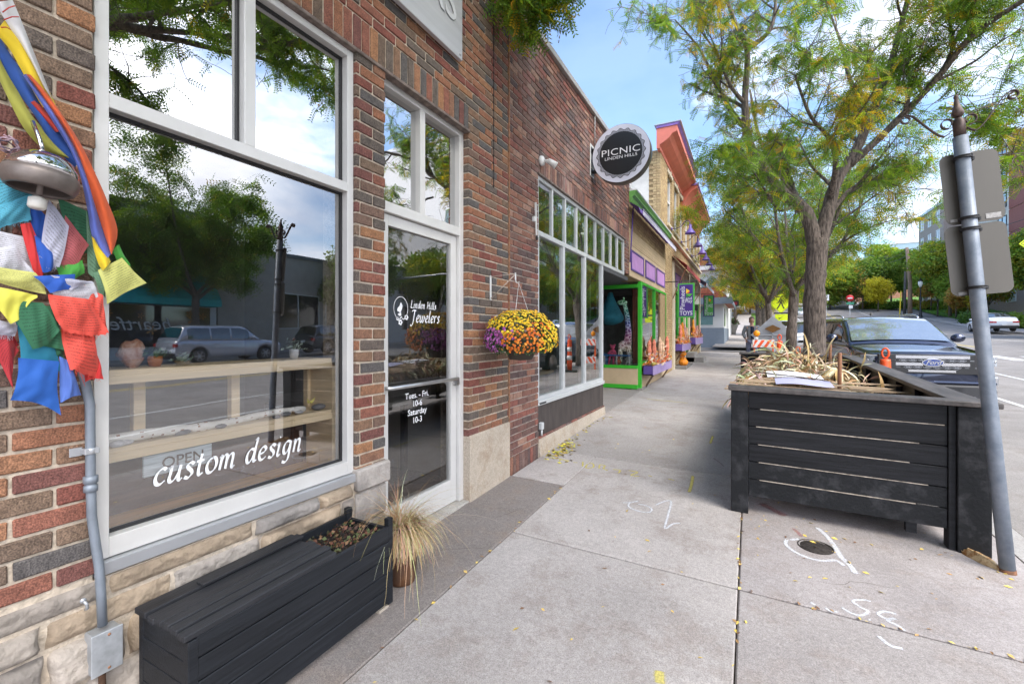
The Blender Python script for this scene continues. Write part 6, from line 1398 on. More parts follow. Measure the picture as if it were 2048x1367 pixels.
# ================================================================== slatted street box (three-sided)
def tilt(mb, y0=4.05):
    mb.v = [(v[0], v[1], v[2]-.02*v[0]+.03*(v[1]-y0)) for v in mb.v]; return mb
m_blk = M('black_stained_wood', (.012,.0125,.015), .48, var=.45, scale=5, stretch=(.4,.4,9), spec=.22, bump=.3, bscale=30)
m_blkt = M('worn_black_wood', (.075,.065,.062), .55, var=.4, scale=5, stretch=(3,.6,3), bump=.3, bscale=30)
m_sc = M('scuffed_black_wood', (.012,.013,.015), .5, col2=(.05,.05,.055), scale=9, spec=.22, bump=.3, contrast=(.5,.75))
pk = thing('slatted_planter', 'large three-sided black slatted wooden box with a wide top rail on the pavement', 'planter', (.6,6.1,.15))
YN = 4.055
for x0, x1 in ((-.136,-.012),(1.225,1.392)):
    mb = MB(); mb.box(x0, x1, YN-.012, YN+.115, .045 if x0 > 0 else .122+.0, 1.095, 0, .004); tilt(mb).build('post', m_sc, pk)
mb = MB(); mb.box(1.185, 1.224, YN+.01, YN+.10, .10, 1.095, 0, .003); tilt(mb).build('post', m_blk, pk)
r_ = random.Random(2)
for k in range(6):
    z0 = .255+k*.1405; mb = MB(); mb.box(-.011, 1.184, YN+.022+r_.uniform(-.002,.002), YN+.045, z0, z0+.1345, 0, .003)
    tilt(mb).build('slat', m_blk if k > 1 else m_sc, pk)
mb = MB(); mb.box(.97,1.03,YN+.045,YN+.09,.18,1.09); mb.box(.0,.05,YN+.045,YN+.09,.25,1.09); tilt(mb).build('batten', m_blk, pk)
mb = MB(); mb.box(-.155, 1.44, YN-.035, YN+.10, 1.097, 1.132, 0, .005); tilt(mb).build('top_rail', m_blkt, pk)
XS = 1.262
for k in range(6):
    z0 = .255+k*.1405; mb = MB(); mb.box(XS, XS+.023, YN+.12, 8.30, z0, z0+.1345, 0, .003); tilt(mb).build('slat', m_blk, pk)
for y in (4.9,5.45,6.0,6.7,7.4,8.15): mb = MB(); mb.box(XS-.045, XS-.001, y, y+.09, .16, 1.095, 0, .003); tilt(mb).build('post', m_blk, pk)
mb = MB(); mb.box(XS-.06, XS+.13, YN+.101, 8.42, 1.0965, 1.131, 0, .005); tilt(mb).build('top_rail', m_blkt, pk)
for k in range(6):
    z0 = .255+k*.1405; mb = MB(); mb.box(-.10, XS-.046, 8.28, 8.303, z0, z0+.1345, 0, .003); tilt(mb).build('slat', m_blk, pk)
mb = MB(); mb.box(-.135, -.03, 8.22, 8.34, .1, 1.095, 0, .004); tilt(mb).build('post', m_blk, pk)
mb = MB(); mb.box(-.155, XS-.061, 8.20, 8.335, 1.097, 1.132, 0, .005); tilt(mb).build('top_rail', m_blkt, pk)
mb = MB(); mb.box(-.05, 1.20, YN+.10, 8.2, .78, .84); tilt(mb).build('deck', m_blk, pk)
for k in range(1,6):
    z0 = .255+k*.1405; a_ = r_.uniform(0,.1); b2 = r_.uniform(.95,1.17); mb = MB(); mb.box(a_, b2, YN+.0205, YN+.044, z0-.0055, z0-.0005); tilt(mb).build('gap_light_strip', M('gap_light_tone', (.42,.36,.30), .8, var=.5, scale=20, stretch=(1,1,1)), pk)  # pale strips paint in the bright lines of light between the slats
# dried corn stalks
cs = thing('corn_stalk_bundle', 'heap of dried pale corn stalks and leaves piled in the black box', 'corn stalks', (.45,6.6,.9)); rc = random.Random(17)
m_corn = M('dry_corn_leaf', (1,1,1), .8, var=.2, scale=8, attr=True)
def corn_leaf(mb, c, L_, w_, d_, droop, tw):
    d_ = Vector(d_).normalized(); s_ = d_.cross(Vector((0,0,1)));
    if s_.length < .1: s_ = Vector((1,0,0))
    s_.normalize(); p = Vector(c); n = 9; vs = []; rot = rc.uniform(-1,1)
    for i in range(n+1):
        t = i/n; ww = w_*math.sin(PI*min(.97,max(.06,t*.9+.08)))**.7; sd = (Matrix.Rotation(rot+tw*t, 3, d_) @ s_); vs += [p-sd*ww, p+Vector((0,0,-.3*ww)), p+sd*ww]
        d_ = (d_+Vector((rc.gauss(0,.10),rc.gauss(0,.10),-droop/n*1.9))).normalized(); p = p+d_*L_/n
    mb.add(vs, [(3*i,3*i+1,3*i+4,3*i+3) for i in range(n)]+[(3*i+1,3*i+2,3*i+5,3*i+4) for i in range(n)], 0, True)
CC = [(.60,.46,.27),(.70,.58,.38),(.48,.34,.17),(.66,.56,.40),(.40,.26,.12),(.55,.44,.30),(.74,.65,.47),(.32,.20,.09)]
mb = MB()
for i in range(1300):
    y = rc.uniform(5.3,7.7); x = rc.uniform(-.06,1.12); hmax = .84+.03*(y-4)+.28*math.exp(-((x-.45)/.42)**2)*math.exp(-((y-6.8)/1.0)**2)+.10
    z = rc.uniform(.88,hmax+.06); mb.cc = tuple(q*rc.uniform(.75,1.15) for q in rc.choice(CC)); corn_leaf(mb, (x,y,z), rc.uniform(.12,.36), rc.uniform(.005,.017), (rc.gauss(0,1),rc.gauss(0,.8),rc.gauss(.1,.55)), rc.uniform(.2,1.4), rc.gauss(0,2.5))
for i in range(60): mb.cc = tuple(q*rc.uniform(.8,1.1) for q in rc.choice(CC[:4])); corn_leaf(mb, (rc.uniform(.3,.85),rc.uniform(6.3,7.2),rc.uniform(1.12,1.25)), rc.uniform(.25,.5), rc.uniform(.006,.014), (rc.gauss(0,.7),rc.gauss(0,.6),rc.uniform(.4,1.5)), rc.uniform(.3,1.6), rc.gauss(0,2))
for i in range(70): mb.cc = tuple(q*rc.uniform(.6,1.1) for q in rc.choice(CC)); corn_leaf(mb, (rc.uniform(-.08,.2),rc.uniform(4.5,5.6),rc.uniform(.95,1.04)), rc.uniform(.12,.24), rc.uniform(.006,.014), (rc.gauss(-.8,.6),rc.gauss(0,.6),rc.gauss(.1,.3)), rc.uniform(.4,1.2), rc.gauss(0,2))
for i in range(90): mb.cc = tuple(q*rc.uniform(.9,1.12) for q in rc.choice([(.74,.64,.42),(.80,.72,.52),(.55,.36,.14)])); a = rc.uniform(-1.3,1.3); corn_leaf(mb, (.83+.02*rc.gauss(0,1),5.95+.05*rc.gauss(0,1),1.17), rc.uniform(.18,.34), rc.uniform(.010,.022), (math.sin(a),-abs(math.cos(a))*.8,-.25+rc.gauss(0,.3)), rc.uniform(.6,1.6), rc.gauss(0,1.5))
mb.build('husk_leaves', m_corn, cs, recalc=False)['kind'] = 'stuff'
for i in range(26):
    mb = MB(); y = rc.uniform(5.2,7.6); x = rc.uniform(-.05,.5); a = rc.gauss(0,.35); z = rc.uniform(.92,1.12); mb.cc = rc.choice(CC[:5]); d_ = Vector((math.cos(a),math.sin(a),rc.gauss(0,.05))); mb.tube([Vector((x,y,z)), Vector((x,y,z))+d_*rc.uniform(.35,.62)], .008, 6); mb.build('stalk', m_corn, cs, recalc=False)
# wooden stakes lying across
m_stk = M('stake_wood', (.52,.38,.25), .7, var=.3, scale=4, stretch=(.4,9,9))
mb0 = None
for i in range(11):
    y = 4.62+.075*i+rc.uniform(-.02,.02); z = .96+.022*(i%4)+.007*i; a = rc.gauss(0,.05); x0 = rc.uniform(-.22,.10); ln = rc.uniform(.95,1.2)
    mb = MB(); p = Vector((x0,y,z+.015)); q = p+Vector((ln*math.cos(a), ln*math.sin(a), rc.gauss(-.01,.012)))
    mb.beam(p, q, .036, .013); e = (q-p).normalized(); s_ = Vector((-e.y,e.x,0))*.018; u_ = Vector((0,0,.0065))
    mb.add([q-s_-u_, q+s_-u_, q+e*.07, q-s_+u_, q+s_+u_], [(0,1,2),(3,2,4),(0,2,3),(1,4,2)])
    o = mb.build('wooden_stake', m_stk); tag(o, 'thin pale wooden stake among those stacked on the near end of the black box', 'stake', 'wooden stakes lying in the black box')
mb = MB(); mb.tube([(.02,5.62,1.14),(.35,5.45,1.12),(.62,5.3,1.105),(.72,5.25,1.08)], [.006,.008,.007,.004], 6); tag(mb.build('twig', m_bark), 'dark curved twig lying over the pale stakes', 'twig')
m_pap = M('white_corrugated_sign', (.70,.70,.74), .6, var=.05)
mb = MB(); mb.grid(lambda u, v: (.16+.50*u, 5.38+.42*v, 1.105+.03*v+.012*math.sin(u*4)-.01*u), 10, 6); tag(mb.build('yard_sign', m_pap), 'white blank yard sign lying flat on top of the corn stalks', 'yard sign')
mb = MB(); mb.grid(lambda u, v: (.22+.46*u, 4.98+.30*v, 1.075+.03*v+.01*math.sin(u*5)), 10, 6); o = mb.build('yard_sign', M('lilac_sign', (.42,.42,.62), .6, var=.05)); tag(o, 'lilac tinted yard sign sandwiched between the wooden stakes', 'yard sign')
rd_ = MB()
for xx, ww in ((.32,.05),(.40,.035),(.46,.06)): rd_.box(xx, xx+ww, 4.69, 4.75, 1.032, 1.0335)
ys = thing('yard_sign', 'white yard sign with red print under the nearest stakes', 'yard sign', (.4,4.75,1.03)); mb = MB(); mb.box(.20,.64,4.60,4.90,1.026,1.031); mb.build('panel', m_pap, ys); rd_.build('red_print', M('red_print', (.55,.08,.06), .6), ys)
for (x, y, z0, z1, lb) in ((.745,5.2,.84,1.375,'brown wooden pole standing in the black box, nearer one'),(.905,7.0,.84,1.42,'brown wooden pole standing in the black box, farther one')):
    mb = MB(); mb.tube([(x,y,z0),(x+.004,y,z1-.004),(x+.004,y,z1)], [.017,.017,.015], 12); tag(mb.build('wooden_pole', M('brown_pole', (.22,.10,.05), .7, var=.25, scale=12, stretch=(1,1,.3))), lb, 'pole')
# ================================================================== leaning sign pole
sp_ = thing('sign_post', 'leaning blue grey galvanised sign post with a wrought iron finial', 'sign post', (1.401,3.874,.09))
PB = Vector((1.403,3.874,.075)); PTp = Vector((1.178,3.85,2.80)); ax = (PTp-PB).normalized(); sxv = Vector((ax.z,0,-ax.x)).normalized()
def lp(h, s_=0, f=0): return PB+ax*h+sxv*s_+Vector((0,f,0))
m_galv = M('weathered_galvanised', (.15,.18,.225), .5, .2, col2=(.26,.29,.34), scale=9, bump=.15, bscale=120, detail=9)
H_ = (PTp-PB).length
mb = MB(); mb.tube([lp(0), lp(.9), lp(1.75), lp(H_)], [.0375,.0375,.0372,.037], 24, cap=True); mb.build('pole', m_galv, sp_)
m_rust = M('rust_patch', (.16,.075,.04), .9, var=.4, scale=30)
mb = MB(); mb.tube([lp(-.01), lp(.035)], [.041,.0385], 24); mb.build('rusty_foot', m_rust, sp_)
m_iron = M('brown_wrought_iron', (.10,.07,.06), .5, .4, var=.3, scale=14)
mb = MB(); lathe_dir(mb, [(.030,0),(.031,.10),(.020,.115),(.018,.12)], lp(H_), ax, 20); mb.build('collar', m_iron, sp_)
mb = MB(); lathe_dir(mb, [(.012,.12),(.030,.14),(.034,.155),(.018,.20),(.010,.245),(.013,.25),(.013,.262),(.006,.27),(0,.272)], lp(H_), ax, 5); mb.build('finial', m_iron, sp_)
def scroll(side):
    mb = MB(); pts = []
    for i in range(15): a = R(300)-R(360+110)*i/14 if False else 0
    # outer arm: from the collar down and out, ending in a curl
    base = [(.035,.05),(.075,.02),(.12,.06),(.17,.13),(.215,.195)]
    for (a, h) in base: pts.append(lp(H_+h, side*a))
    c = (.252,.185); rr0 = .030
    for i in range(13):
        t = R(145)-R(430)*i/12; r3 = rr0*(1-.5*i/12); pts.append(lp(H_+c[1]+r3*math.sin(t), side*(c[0]+r3*math.cos(t))))
    pts = catv(pts, 2)
    vs = []; n = len(pts)
    for i, p in enumerate(pts):
        vs += [p+Vector((0,-.013,0)), p+Vector((0,.013,0))]
    for i in range(n-1):
        a, b = pts[i], pts[i+1]; d_ = (b-a).normalized(); nn = d_.cross(Vector((0,1,0)))*.0022; mb.hexa([a-nn+Vector((0,-.013,0)), b-nn+Vector((0,-.013,0)), b-nn+Vector((0,.013,0)), a-nn+Vector((0,.013,0)), a+nn+Vector((0,-.013,0)), b+nn+Vector((0,-.013,0)), b+nn+Vector((0,.013,0)), a+nn+Vector((0,.013,0))])
    pts = []; c = (.066,.100)
    for i in range(14): t = R(-100)+R(330)*i/13; r3 = .034*(1-.35*i/13); pts.append(lp(H_+c[1]+r3*math.sin(t), side*(c[0]-.012+r3*math.cos(t))))
    for i in range(len(pts)-1):
        a, b = pts[i], pts[i+1]; d_ = (b-a).normalized(); nn = d_.cross(Vector((0,1,0)))*.0022; o4 = Vector((0,.013,0)); mb.hexa([a-nn-o4, b-nn-o4, b-nn+o4, a-nn+o4, a+nn-o4, b+nn-o4, b+nn+o4, a+nn+o4])
    mb.tube([lp(H_+.125, side*.04), lp(H_+.165, side*.19)], .0025, 5)
    return mb
scroll(-1).build('scroll', m_iron, sp_); scroll(1).build('scroll', m_iron, sp_)
# sign plates seen from behind
def rrect(mb, c, u, v, w_, h, r3, th, nrm, mi=0):
    pts = []
    for (sx_, sy_, a0) in ((1,1,0),(-1,1,90),(-1,-1,180),(1,-1,270)):
        for k in range(7): a = R(a0+15*k); pts.append(c+u*(sx_*(w_/2-r3)+r3*math.cos(a))+v*(sy_*(h/2-r3)+r3*math.sin(a)))
    n = len(pts); mb.add(pts+[p+nrm*th for p in pts], [tuple(reversed(range(n))), tuple(range(n,2*n))]+[(i,(i+1)%n,n+(i+1)%n,n+i) for i in range(n)], mi)
m_alu = M('dull_sign_back', (.088,.080,.068), .5, .12, col2=(.11,.10,.085), scale=2, stretch=(1,1,.2))
rot = R(-7); U = Vector((math.cos(R(10)),math.sin(R(10)),.0)); 
def plate(hc, off, w_, h, lb, tilt_):
    u = (Matrix.Rotation(tilt_, 3, 'Y') @ U); v = Vector((0,0,1)); v = (Matrix.Rotation(tilt_, 3, 'Y') @ v)
    nrm = u.cross(v).normalized(); c = lp(hc, off)+Vector((0,.052,0))
    s_ = thing('sign_plate', lb, 'sign', tuple(c)); mb = MB(); rrect(mb, c, u, v, w_, h, .045, .003, Vector((0,1,0))); mb.build('plate', m_alu, s_)
    return s_, c, u, v
s1, c1, u1, v1 = plate(2.415, .045, .300, .455, 'upper blank grey back of a street sign on the leaning post', R(-5))
s2, c2, u2, v2 = plate(1.955, .040, .315, .450, 'lower blank grey back of a street sign on the leaning post', R(-5))
m_lab = M('grey_sticker', (.34,.33,.32), .6, var=.3, scale=60)
mb = MB(); mb.obox(c1+u1*.09-v1*.195+Vector((0,-.002,0)), u1*.038, Vector((0,.0006,0)), v1*.016); mb.build('sticker', m_lab, s1); mb = MB(); mb.obox(c1-u1*.11-v1*.20+Vector((0,-.002,0)), u1*.018, Vector((0,.0006,0)), v1*.009); mb.build('sticker', m_lab, s1)
mb = MB(); mb.obox(c2-u2*.10-v2*.21+Vector((0,-.002,0)), u2*.022, Vector((0,.0006,0)), v2*.009); mb.build('sticker', m_lab, s2)
for h in (2.60,2.215,2.145,1.775):
    mb = MB(); c = lp(h); t = MB(); t.lathe([(.0385,-.009),(.048,-.009),(.048,-.004),(.043,-.004),(.043,.004),(.048,.004),(.048,.009),(.0385,.009)], (0,0,0), 24); m_ = orient(ax); mb.add([c+m_ @ Vector(v) for v in t.v], t.f, 0, True)
    mb.obox(c+Vector((.045,.045,.0)), (.022,0,0), (0,.012,0), (0,0,.010)); mb.tube([c+Vector((.05,.02,0)), c+Vector((.062,.06,0))], .006, 6); mb.build('clamp', m_gasket, sp_)
# splintered wood at the foot
m_spl = M('splintered_wood', (.62,.46,.26), .8, col2=(.30,.14,.04), scale=7, stretch=(3,3,3), bump=.8, contrast=(.45,.62))
mb = MB(); b = G(1925,1103); e = G(2003,1140); d_ = (e-b); s_ = Vector((-d_.y,d_.x,0)).normalized()
mb.v = []; rs_ = random.Random(3); prof = []
for i in range(9):
    t = i/8; w_ = .022+.018*math.sin(PI*t)+rs_.uniform(-.004,.004); h = .020+.030*math.sin(PI*min(1,t*1.05))+rs_.uniform(-.006,.006); c = b+d_*t; prof.append([c-s_*w_, c-s_*w_*.4+Vector((0,0,h)), c+s_*w_*.5+Vector((0,0,h*.8)), c+s_*w_, c-Vector((0,0,.0))])
vs = [p for q in prof for p in q]; mb.add(vs, [(i*5+k,i*5+(k+1)%5,(i+1)*5+(k+1)%5,(i+1)*5+k) for i in range(8) for k in range(5)]+[(0,1,2,3,4),(44,43,42,41,40)])
for i in range(9): p = b+s_*rs_.uniform(-.03,.03)+Vector((0,0,rs_.uniform(.004,.04))); mb.tube([p+d_*rs_.uniform(.1,.4), p-d_*rs_.uniform(.0,.12)+Vector((0,0,rs_.uniform(-.004,.01)))], [.005,.001], 4)
tag(mb.build('broken_wood', m_spl), 'splintered chunk of broken wood wedged at the foot of the leaning post', 'broken wood')
# ================================================================== bench planter by the shop
bp_ = thing('bench_planter', 'long black painted wooden planter with a plank lid in front of the shop', 'planter', (-1.88,1.35,.08))
m_ch = M('charcoal_paint', (.017,.019,.023), .42, var=.3, scale=6, stretch=(3,.4,12), spec=.22, bump=.2, bscale=30); m_cht = M('charcoal_lid_paint', (.030,.031,.035), .45, var=.25, scale=4, stretch=(6,.5,1), spec=.22, bump=.25, bscale=30)
xb, xf, ya, yb = -2.045, -1.705, .845, 1.85
def tl(mb): mb.v = [(v[0], v[1], v[2]+.03*(v[1]-1.35)) for v in mb.v]; return mb
zb0, zt0 = .105, .515
for k in range(5):
    z0 = zb0+k*.082; mb = MB(); mb.box(xf-.020, xf, ya+.03, yb-.032, z0, z0+.0775, 0, .003); tl(mb).build('plank', m_ch, bp_)
for k in range(5):
    z0 = zb0+k*.082; mb = MB(); mb.box(xb+.001, xf-.02, ya+.001, ya+.022, z0, z0+.0795, 0, .002); tl(mb).build('end_plank', m_ch, bp_)
for (x, y, zt) in ((xf-.032,ya,.505),(xf-.034,yb-.034,.548),(xb,yb-.034,.548),(xb,ya,.52)):
    mb = MB(); mb.box(x, x+.034, y, y+.034, .09, zt, 0, .003); tl(mb).build('post', m_ch, bp_)
mb = MB(); mb.box(xb, xb+.018, ya+.03, yb-.03, zb0, zt0, 0, .002); mb.box(xb+.03, xf-.03, yb-.03, yb-.012, zb0, zt0-.02); mb.box(xb+.03,xf-.02,1.50,1.515,zb0,.46); tl(mb).build('inner_board', m_ch, bp_)
mb = MB(); 
for i in range(5): x = xb+.085+i*.052; mb.box(x, x+.048, ya-.012, 1.475+.012*(i%2), .505+.014*math.sin(PI*(i+.5)/5), .528+.014*math.sin(PI*(i+.5)/5), 0, .004)
tl(mb).build('lid', m_cht, bp_)
mb = MB(); mb.box(xb-.005, xb+.075, ya-.012, 1.49, .515, .538, 0, .003); mb.box(xb+.04, xb+.09, ya+.18, 1.49, .538, .548, 0, .002); tl(mb).build('rear_board', m_cht, bp_)
mb = MB(); mb.grid(lambda u, v: (xb+.02+(xf-xb-.05)*u, 1.515+.29*v, .455+.012*math.sin(u*19)*math.sin(v*23)+.012*math.sin(u*7+v*9)+.03*(.3)), 16, 16); tl(mb).build('soil', M('dark_compost', (.022,.015,.012), .95, var=.9, scale=30, bump=1.0, bscale=60), bp_)
r5 = random.Random(8); mb = MB()
for i in range(260):
    x = r5.uniform(xb+.04,xf-.04); y = r5.uniform(1.53,1.80); s_ = r5.uniform(.005,.014); mb.cc = r5.choice([(.18,.07,.04),(.07,.03,.02),(.05,.05,.02),(.25,.14,.07),(.1,.12,.04)]); d_ = Vector((r5.gauss(0,1),r5.gauss(0,1),r5.gauss(.6,.6))).normalized(); a1 = d_.orthogonal().normalized(); c = Vector((x,y,.478+r5.uniform(-.005,.022)))
    mb.add([c-a1*s_, c+d_*s_, c+a1*s_, c-d_*s_*.6], [(0,1,2,3)])
tl(mb).build('dead_leaves', m_fl, bp_, recalc=False)['kind'] = 'stuff'
mb = MB(); mb.box(xf-.06, xf-.012, 1.76, 1.83, .078, .100); o = mb.build('wood_shim', M('pale_shim', (.45,.40,.33), .8, var=.2)); tag(o, 'thin pale wooden shim under the end of the long black planter', 'shim')
# pot with dry grass
gp = thing('grass_pot', 'tall rusty brown pot of dry straw coloured ornamental grass beside the planter', 'potted plant', (-1.80,2.03,.09))
PC = Vector((-1.815,2.045,.095))
mb = MB(); mb.lathe([(.065,0),(.072,.004),(.080,.05),(.094,.22),(.102,.33),(.104,.345),(.094,.345),(.090,.32),(0,.31)], PC, 32); mb.build('pot', M('rusty_pot', (.085,.055,.045), .6, .3, col2=(.20,.085,.03), scale=5, bump=.2, stretch=(1,1,.4)), gp)
rg_ = random.Random(12); mb = MB()
for i in range(1500):
    a = rg_.uniform(0,2*PI); lean = abs(rg_.gauss(.75,.4)); d_ = Vector((math.cos(a)*lean+.10, math.sin(a)*lean+.05, 1.0)).normalized(); p = PC+Vector((math.cos(a)*.06*rg_.random(), math.sin(a)*.06*rg_.random(), .31)); L_ = rg_.uniform(.18,.46)*(1.45 if i < 90 else 1); n = 8; w_ = rg_.uniform(.0010,.0024)
    mb.cc = tuple(q*rg_.uniform(.7,1.15) for q in rg_.choice([(.50,.35,.17),(.62,.47,.26),(.42,.27,.12),(.70,.57,.36),(.55,.42,.22)])); vs = []; s_ = d_.cross(Vector((0,0,1))).normalized(); gvt = rg_.uniform(.8,2.6)*(1.0 if i >= 70 else .55)
    for k in range(n+1):
        ww = w_*(1-.85*k/n)
        if i > 130 and k > 2 and p.z < PC.z+.20: n = k-1; break
        vs += [p-s_*ww, p+s_*ww]; d_ = (d_+Vector((rg_.gauss(0,.08),rg_.gauss(0,.08),-gvt*.30))).normalized(); p = p+d_*L_/n
        if p.x < XF+.02: p.x = XF+.02
    mb.add(vs, [(2*k,2*k+1,2*k+3,2*k+2) for k in range(n)])
mb.build('dry_grass', M('straw', (1,1,1), .75, var=.1, attr=True), gp, recalc=False)['kind'] = 'stuff'
# ================================================================== traffic delineators, barricade, signs
m_or = M('safety_orange', (.85,.10,.02), .45, var=.06); m_rw = M('reflective_white', (.75,.75,.75), .4, var=.05); m_rub = M('black_rubber', (.03,.03,.03), .8)
def delineator(x, y, z, lb, sc=1.0):
    o = local_thing('channelizer', lb, 'traffic cone', (x,y,z), rz=R(-20), group='orange traffic channelizers', sc=sc)
    mb = MB(); mb.box(-.2,.2,-.2,.2,0,.05,0,.015); mb.build('base', m_rub, o)
    mb = MB(); mb.lathe([(.075,.05),(.072,.35),(.060,.92),(.056,.95),(.0,.955)], (0,0,0), 20); mb.build('body', m_or, o)
    for z0, z1, ra in ((.35,.48,.0735),(.60,.73,.069),):
        mb = MB(); mb.lathe([(ra+.001,z0),(ra-.001,z1)], (0,0,0), 20); mb.build('reflective_band', m_rw, o)
    mb = MB(); mb.tube([Vector((.038*math.cos(a), 0, 1.035+.065*math.sin(a))) for a in [R(-110)+i*R(400)/20 for i in range(21)]], .013, 8); mb.build('handle', m_or, o)
    return o
delineator(1.62,7.75,gz(1.62,7.75)+.075,'orange channelizer with a loop handle beside the street side of the black box',.985)
delineator(.66,13.2,gz(.66,13.2),'orange and white channelizer with a loop handle next to the striped barricade',1.05)
delineator(.87,10.9,gz(.87,10.9)-.12,'orange channelizer half hidden by the left side of the large trunk',1.0)
ba = thing('barricade', 'orange and white striped barricade board with an amber warning light', 'barricade', (.32,14,.42))
zg = gz(.3,14)
for k, z0 in enumerate((1.19,.62)):
    mb = MB(); mb.box(.06,.58,13.99,14.01,z0,z0+.21,0,.004); bd = mb.build('board', m_rw, ba); mb = MB()
    for i in range(4):
        x = .00+i*.16; p = [(x,z0+.008),(x+.08,z0+.008),(x+.20,z0+.202),(x+.12,z0+.202)]; p = [(min(max(a,.065),.575),b) for a,b in p]; mb.add([(a,13.988,b) for a,b in p],[(0,1,2,3)])
    mb.build('stripes', m_or, bd)
for x in (.09,.53): mb = MB(); mb.box(x,x+.035,14.012,14.04,zg,1.42); mb.build('leg', M('orange_leg', (.7,.12,.03), .5), ba)
mb = MB(); mb.lathe([(.0,0),(.05,.0),(.055,.03)], (.15,14.02,1.42), 12); mb.box(.10,.20,13.99,14.05,1.40,1.47); mb.build('light_base', m_rw, ba)
mb = MB(); mb.lathe([(.075,-.02),(.082,0),(.075,.02),(0,.03)], (.16,14.0,1.57), 18, axis='y'); mb.ball((.16,13.985,1.57), .068, .04, .09, 14, 8); mb.build('amber_lens', M('amber_lens', (.85,.30,.01), .25, var=.1), ba)
# back of a roll-up sign
ru = thing('roll_up_sign', 'pale grey fabric back of a roll-up road sign on a stand behind the slim trunks', 'road sign', (.65,16.2,.5))
zc = 1.53; cx = .62
mb = MB(); a = .60; mb.grid(lambda u, v: (cx+(u-v)*a, 16.1+.05*math.sin((u+v)*3), zc+(u+v-1)*a*.98), 8, 8); mb.build('fabric', M('sign_back_fabric', (.50,.52,.56), .7, var=.1, scale=5), ru)
mb = MB(); mb.beam((cx-.6,16.08,zc),(cx+.6,16.08,zc),.02,.03); mb.beam((cx,16.08,zc-.6),(cx,16.08,zc+.6),.02,.03); mb.build('cross_brace', m_frame2, ru)
for dx in (-.45,.45): mb = MB(); mb.tube([(cx,16.1,.95),(cx+dx,16.1+.2,gz(.6,16))], .015, 6); mb.tube([(cx,16.1,.95),(cx+dx,15.9,gz(.6,16))], .015, 6); mb.build('leg', m_frame2, ru)
mb = MB(); mb.add([(cx-.22,16.02,1.72),(cx,16.02,1.60),(cx+.22,16.02,1.72),(cx,16.02,1.84)],[(0,1,2,3)]); mb.build('emblem', M('dark_red_green', (.25,.12,.03), .6), ru)
# pedestrian warning signs
m_fyg = M('fluorescent_yellow_green', (.68,.80,.01), .4, var=.03, emit=0)
def walker_poly(mb, c, s_, mi=0):
    def q(pts, dy=-.004): mb.add([Vector((c.x+a*s_, c.y+dy, c.z+b*s_)) for a,b in pts], [tuple(range(len(pts)))], mi)
    q([(.06*math.cos(2*PI*i/12)+.0,.36+.06*math.sin(2*PI*i/12)) for i in range(12)]); q([(-.07,.27),(.08,.28),(.09,.02),(-.07,.0)]); q([(-.07,.05),(.02,.03),(-.08,-.18),(-.19,-.38),(-.27,-.36),(-.15,-.16)], -.0045); q([(.0,.05),(.09,.04),(.13,-.15),(.23,-.35),(.15,-.38),(.05,-.15)], -.005)
    q([(-.05,.27),(-.10,.24),(-.17,.08),(-.28,.03),(-.27,-.01),(-.14,.03),(-.05,.18)], -.0055); q([(.05,.27),(.11,.24),(.20,.10),(.17,-.02),(.13,.0),(.14,.10),(.06,.18)], -.006)
def ped_sign(x, y, zc, s_, lb, post=True, arm=None):
    o = thing('crossing_sign', lb, 'road sign', (x,y,gz(x,y))); c = Vector((x,y,zc)); h = s_*.707
    mb = MB(); mb.prism([(x-h,zc),(x,zc-h),(x+h,zc),(x,zc+h)], y, y+.006, 'y'); mb.build('panel', m_fyg, o)
    mb = MB(); h2 = h*.93; h3 = h*.90
    for i in range(4):
        d4 = [(-1,0),(0,-1),(1,0),(0,1)]; a, b = d4[i], d4[(i+1)%4]; mb.add([(x+a[0]*h2,y-.003,zc+a[1]*h2),(x+b[0]*h2,y-.003,zc+b[1]*h2),(x+b[0]*h3,y-.003,zc+b[1]*h3),(x+a[0]*h3,y-.003,zc+a[1]*h3)],[(0,1,2,3)])
    mb.build('border', m_gasket, o, recalc=False)
    mb = MB(); walker_poly(mb, c, s_); mb.build('walking_figure', m_gasket, o, recalc=False)
    if post: mb = MB(); mb.box(x-.03,x+.03,y+.007,y+.05,gz(x,y),zc+h*.8); mb.build('post', m_frame2, o)
    return o
o = ped_sign(1.62,31.0,3.37,.86,'yellow green diamond sign with a walking figure between two street trees')
mb = MB(); mb.box(1.32,1.98,30.99,31.0,2.35,2.74); mb.build('arrow_plaque', m_fyg, o); mb = MB(); mb.add([(1.75,30.985,2.62),(1.80,30.985,2.66),(1.55,30.985,2.45),(1.50,30.985,2.45),(1.50,30.985,2.55),(1.56,30.985,2.51)],[(0,1,2,5),(2,3,4,5)]); mb.build('arrow', m_gasket, o, recalc=False)
mb = MB(); mb.box(1.25,2.0,30.97,31.0,2.76,2.84); mb.build('light_bar', m_gasket, o)
o = ped_sign(10.45,25.8,5.22,1.12,'yellow green diamond crossing sign hanging from the mast arm at the right edge', post=False)
ma = thing('mast_arm', 'grey mast arm reaching over the road with a yellow green crossing sign', 'mast arm', (21.2,25.85,.6))
mb = MB(); mb.tube([(21.2,25.9,.4),(21.2,25.9,6.0)], [.13,.09], 12); mb.build('pole', m_frame2, ma); mb = MB(); mb.tube([(21.2,25.9,5.6),(15,25.9,5.8),(10.2,25.9,5.65)], [.09,.06,.04], 10); mb.build('arm', m_frame2, ma)
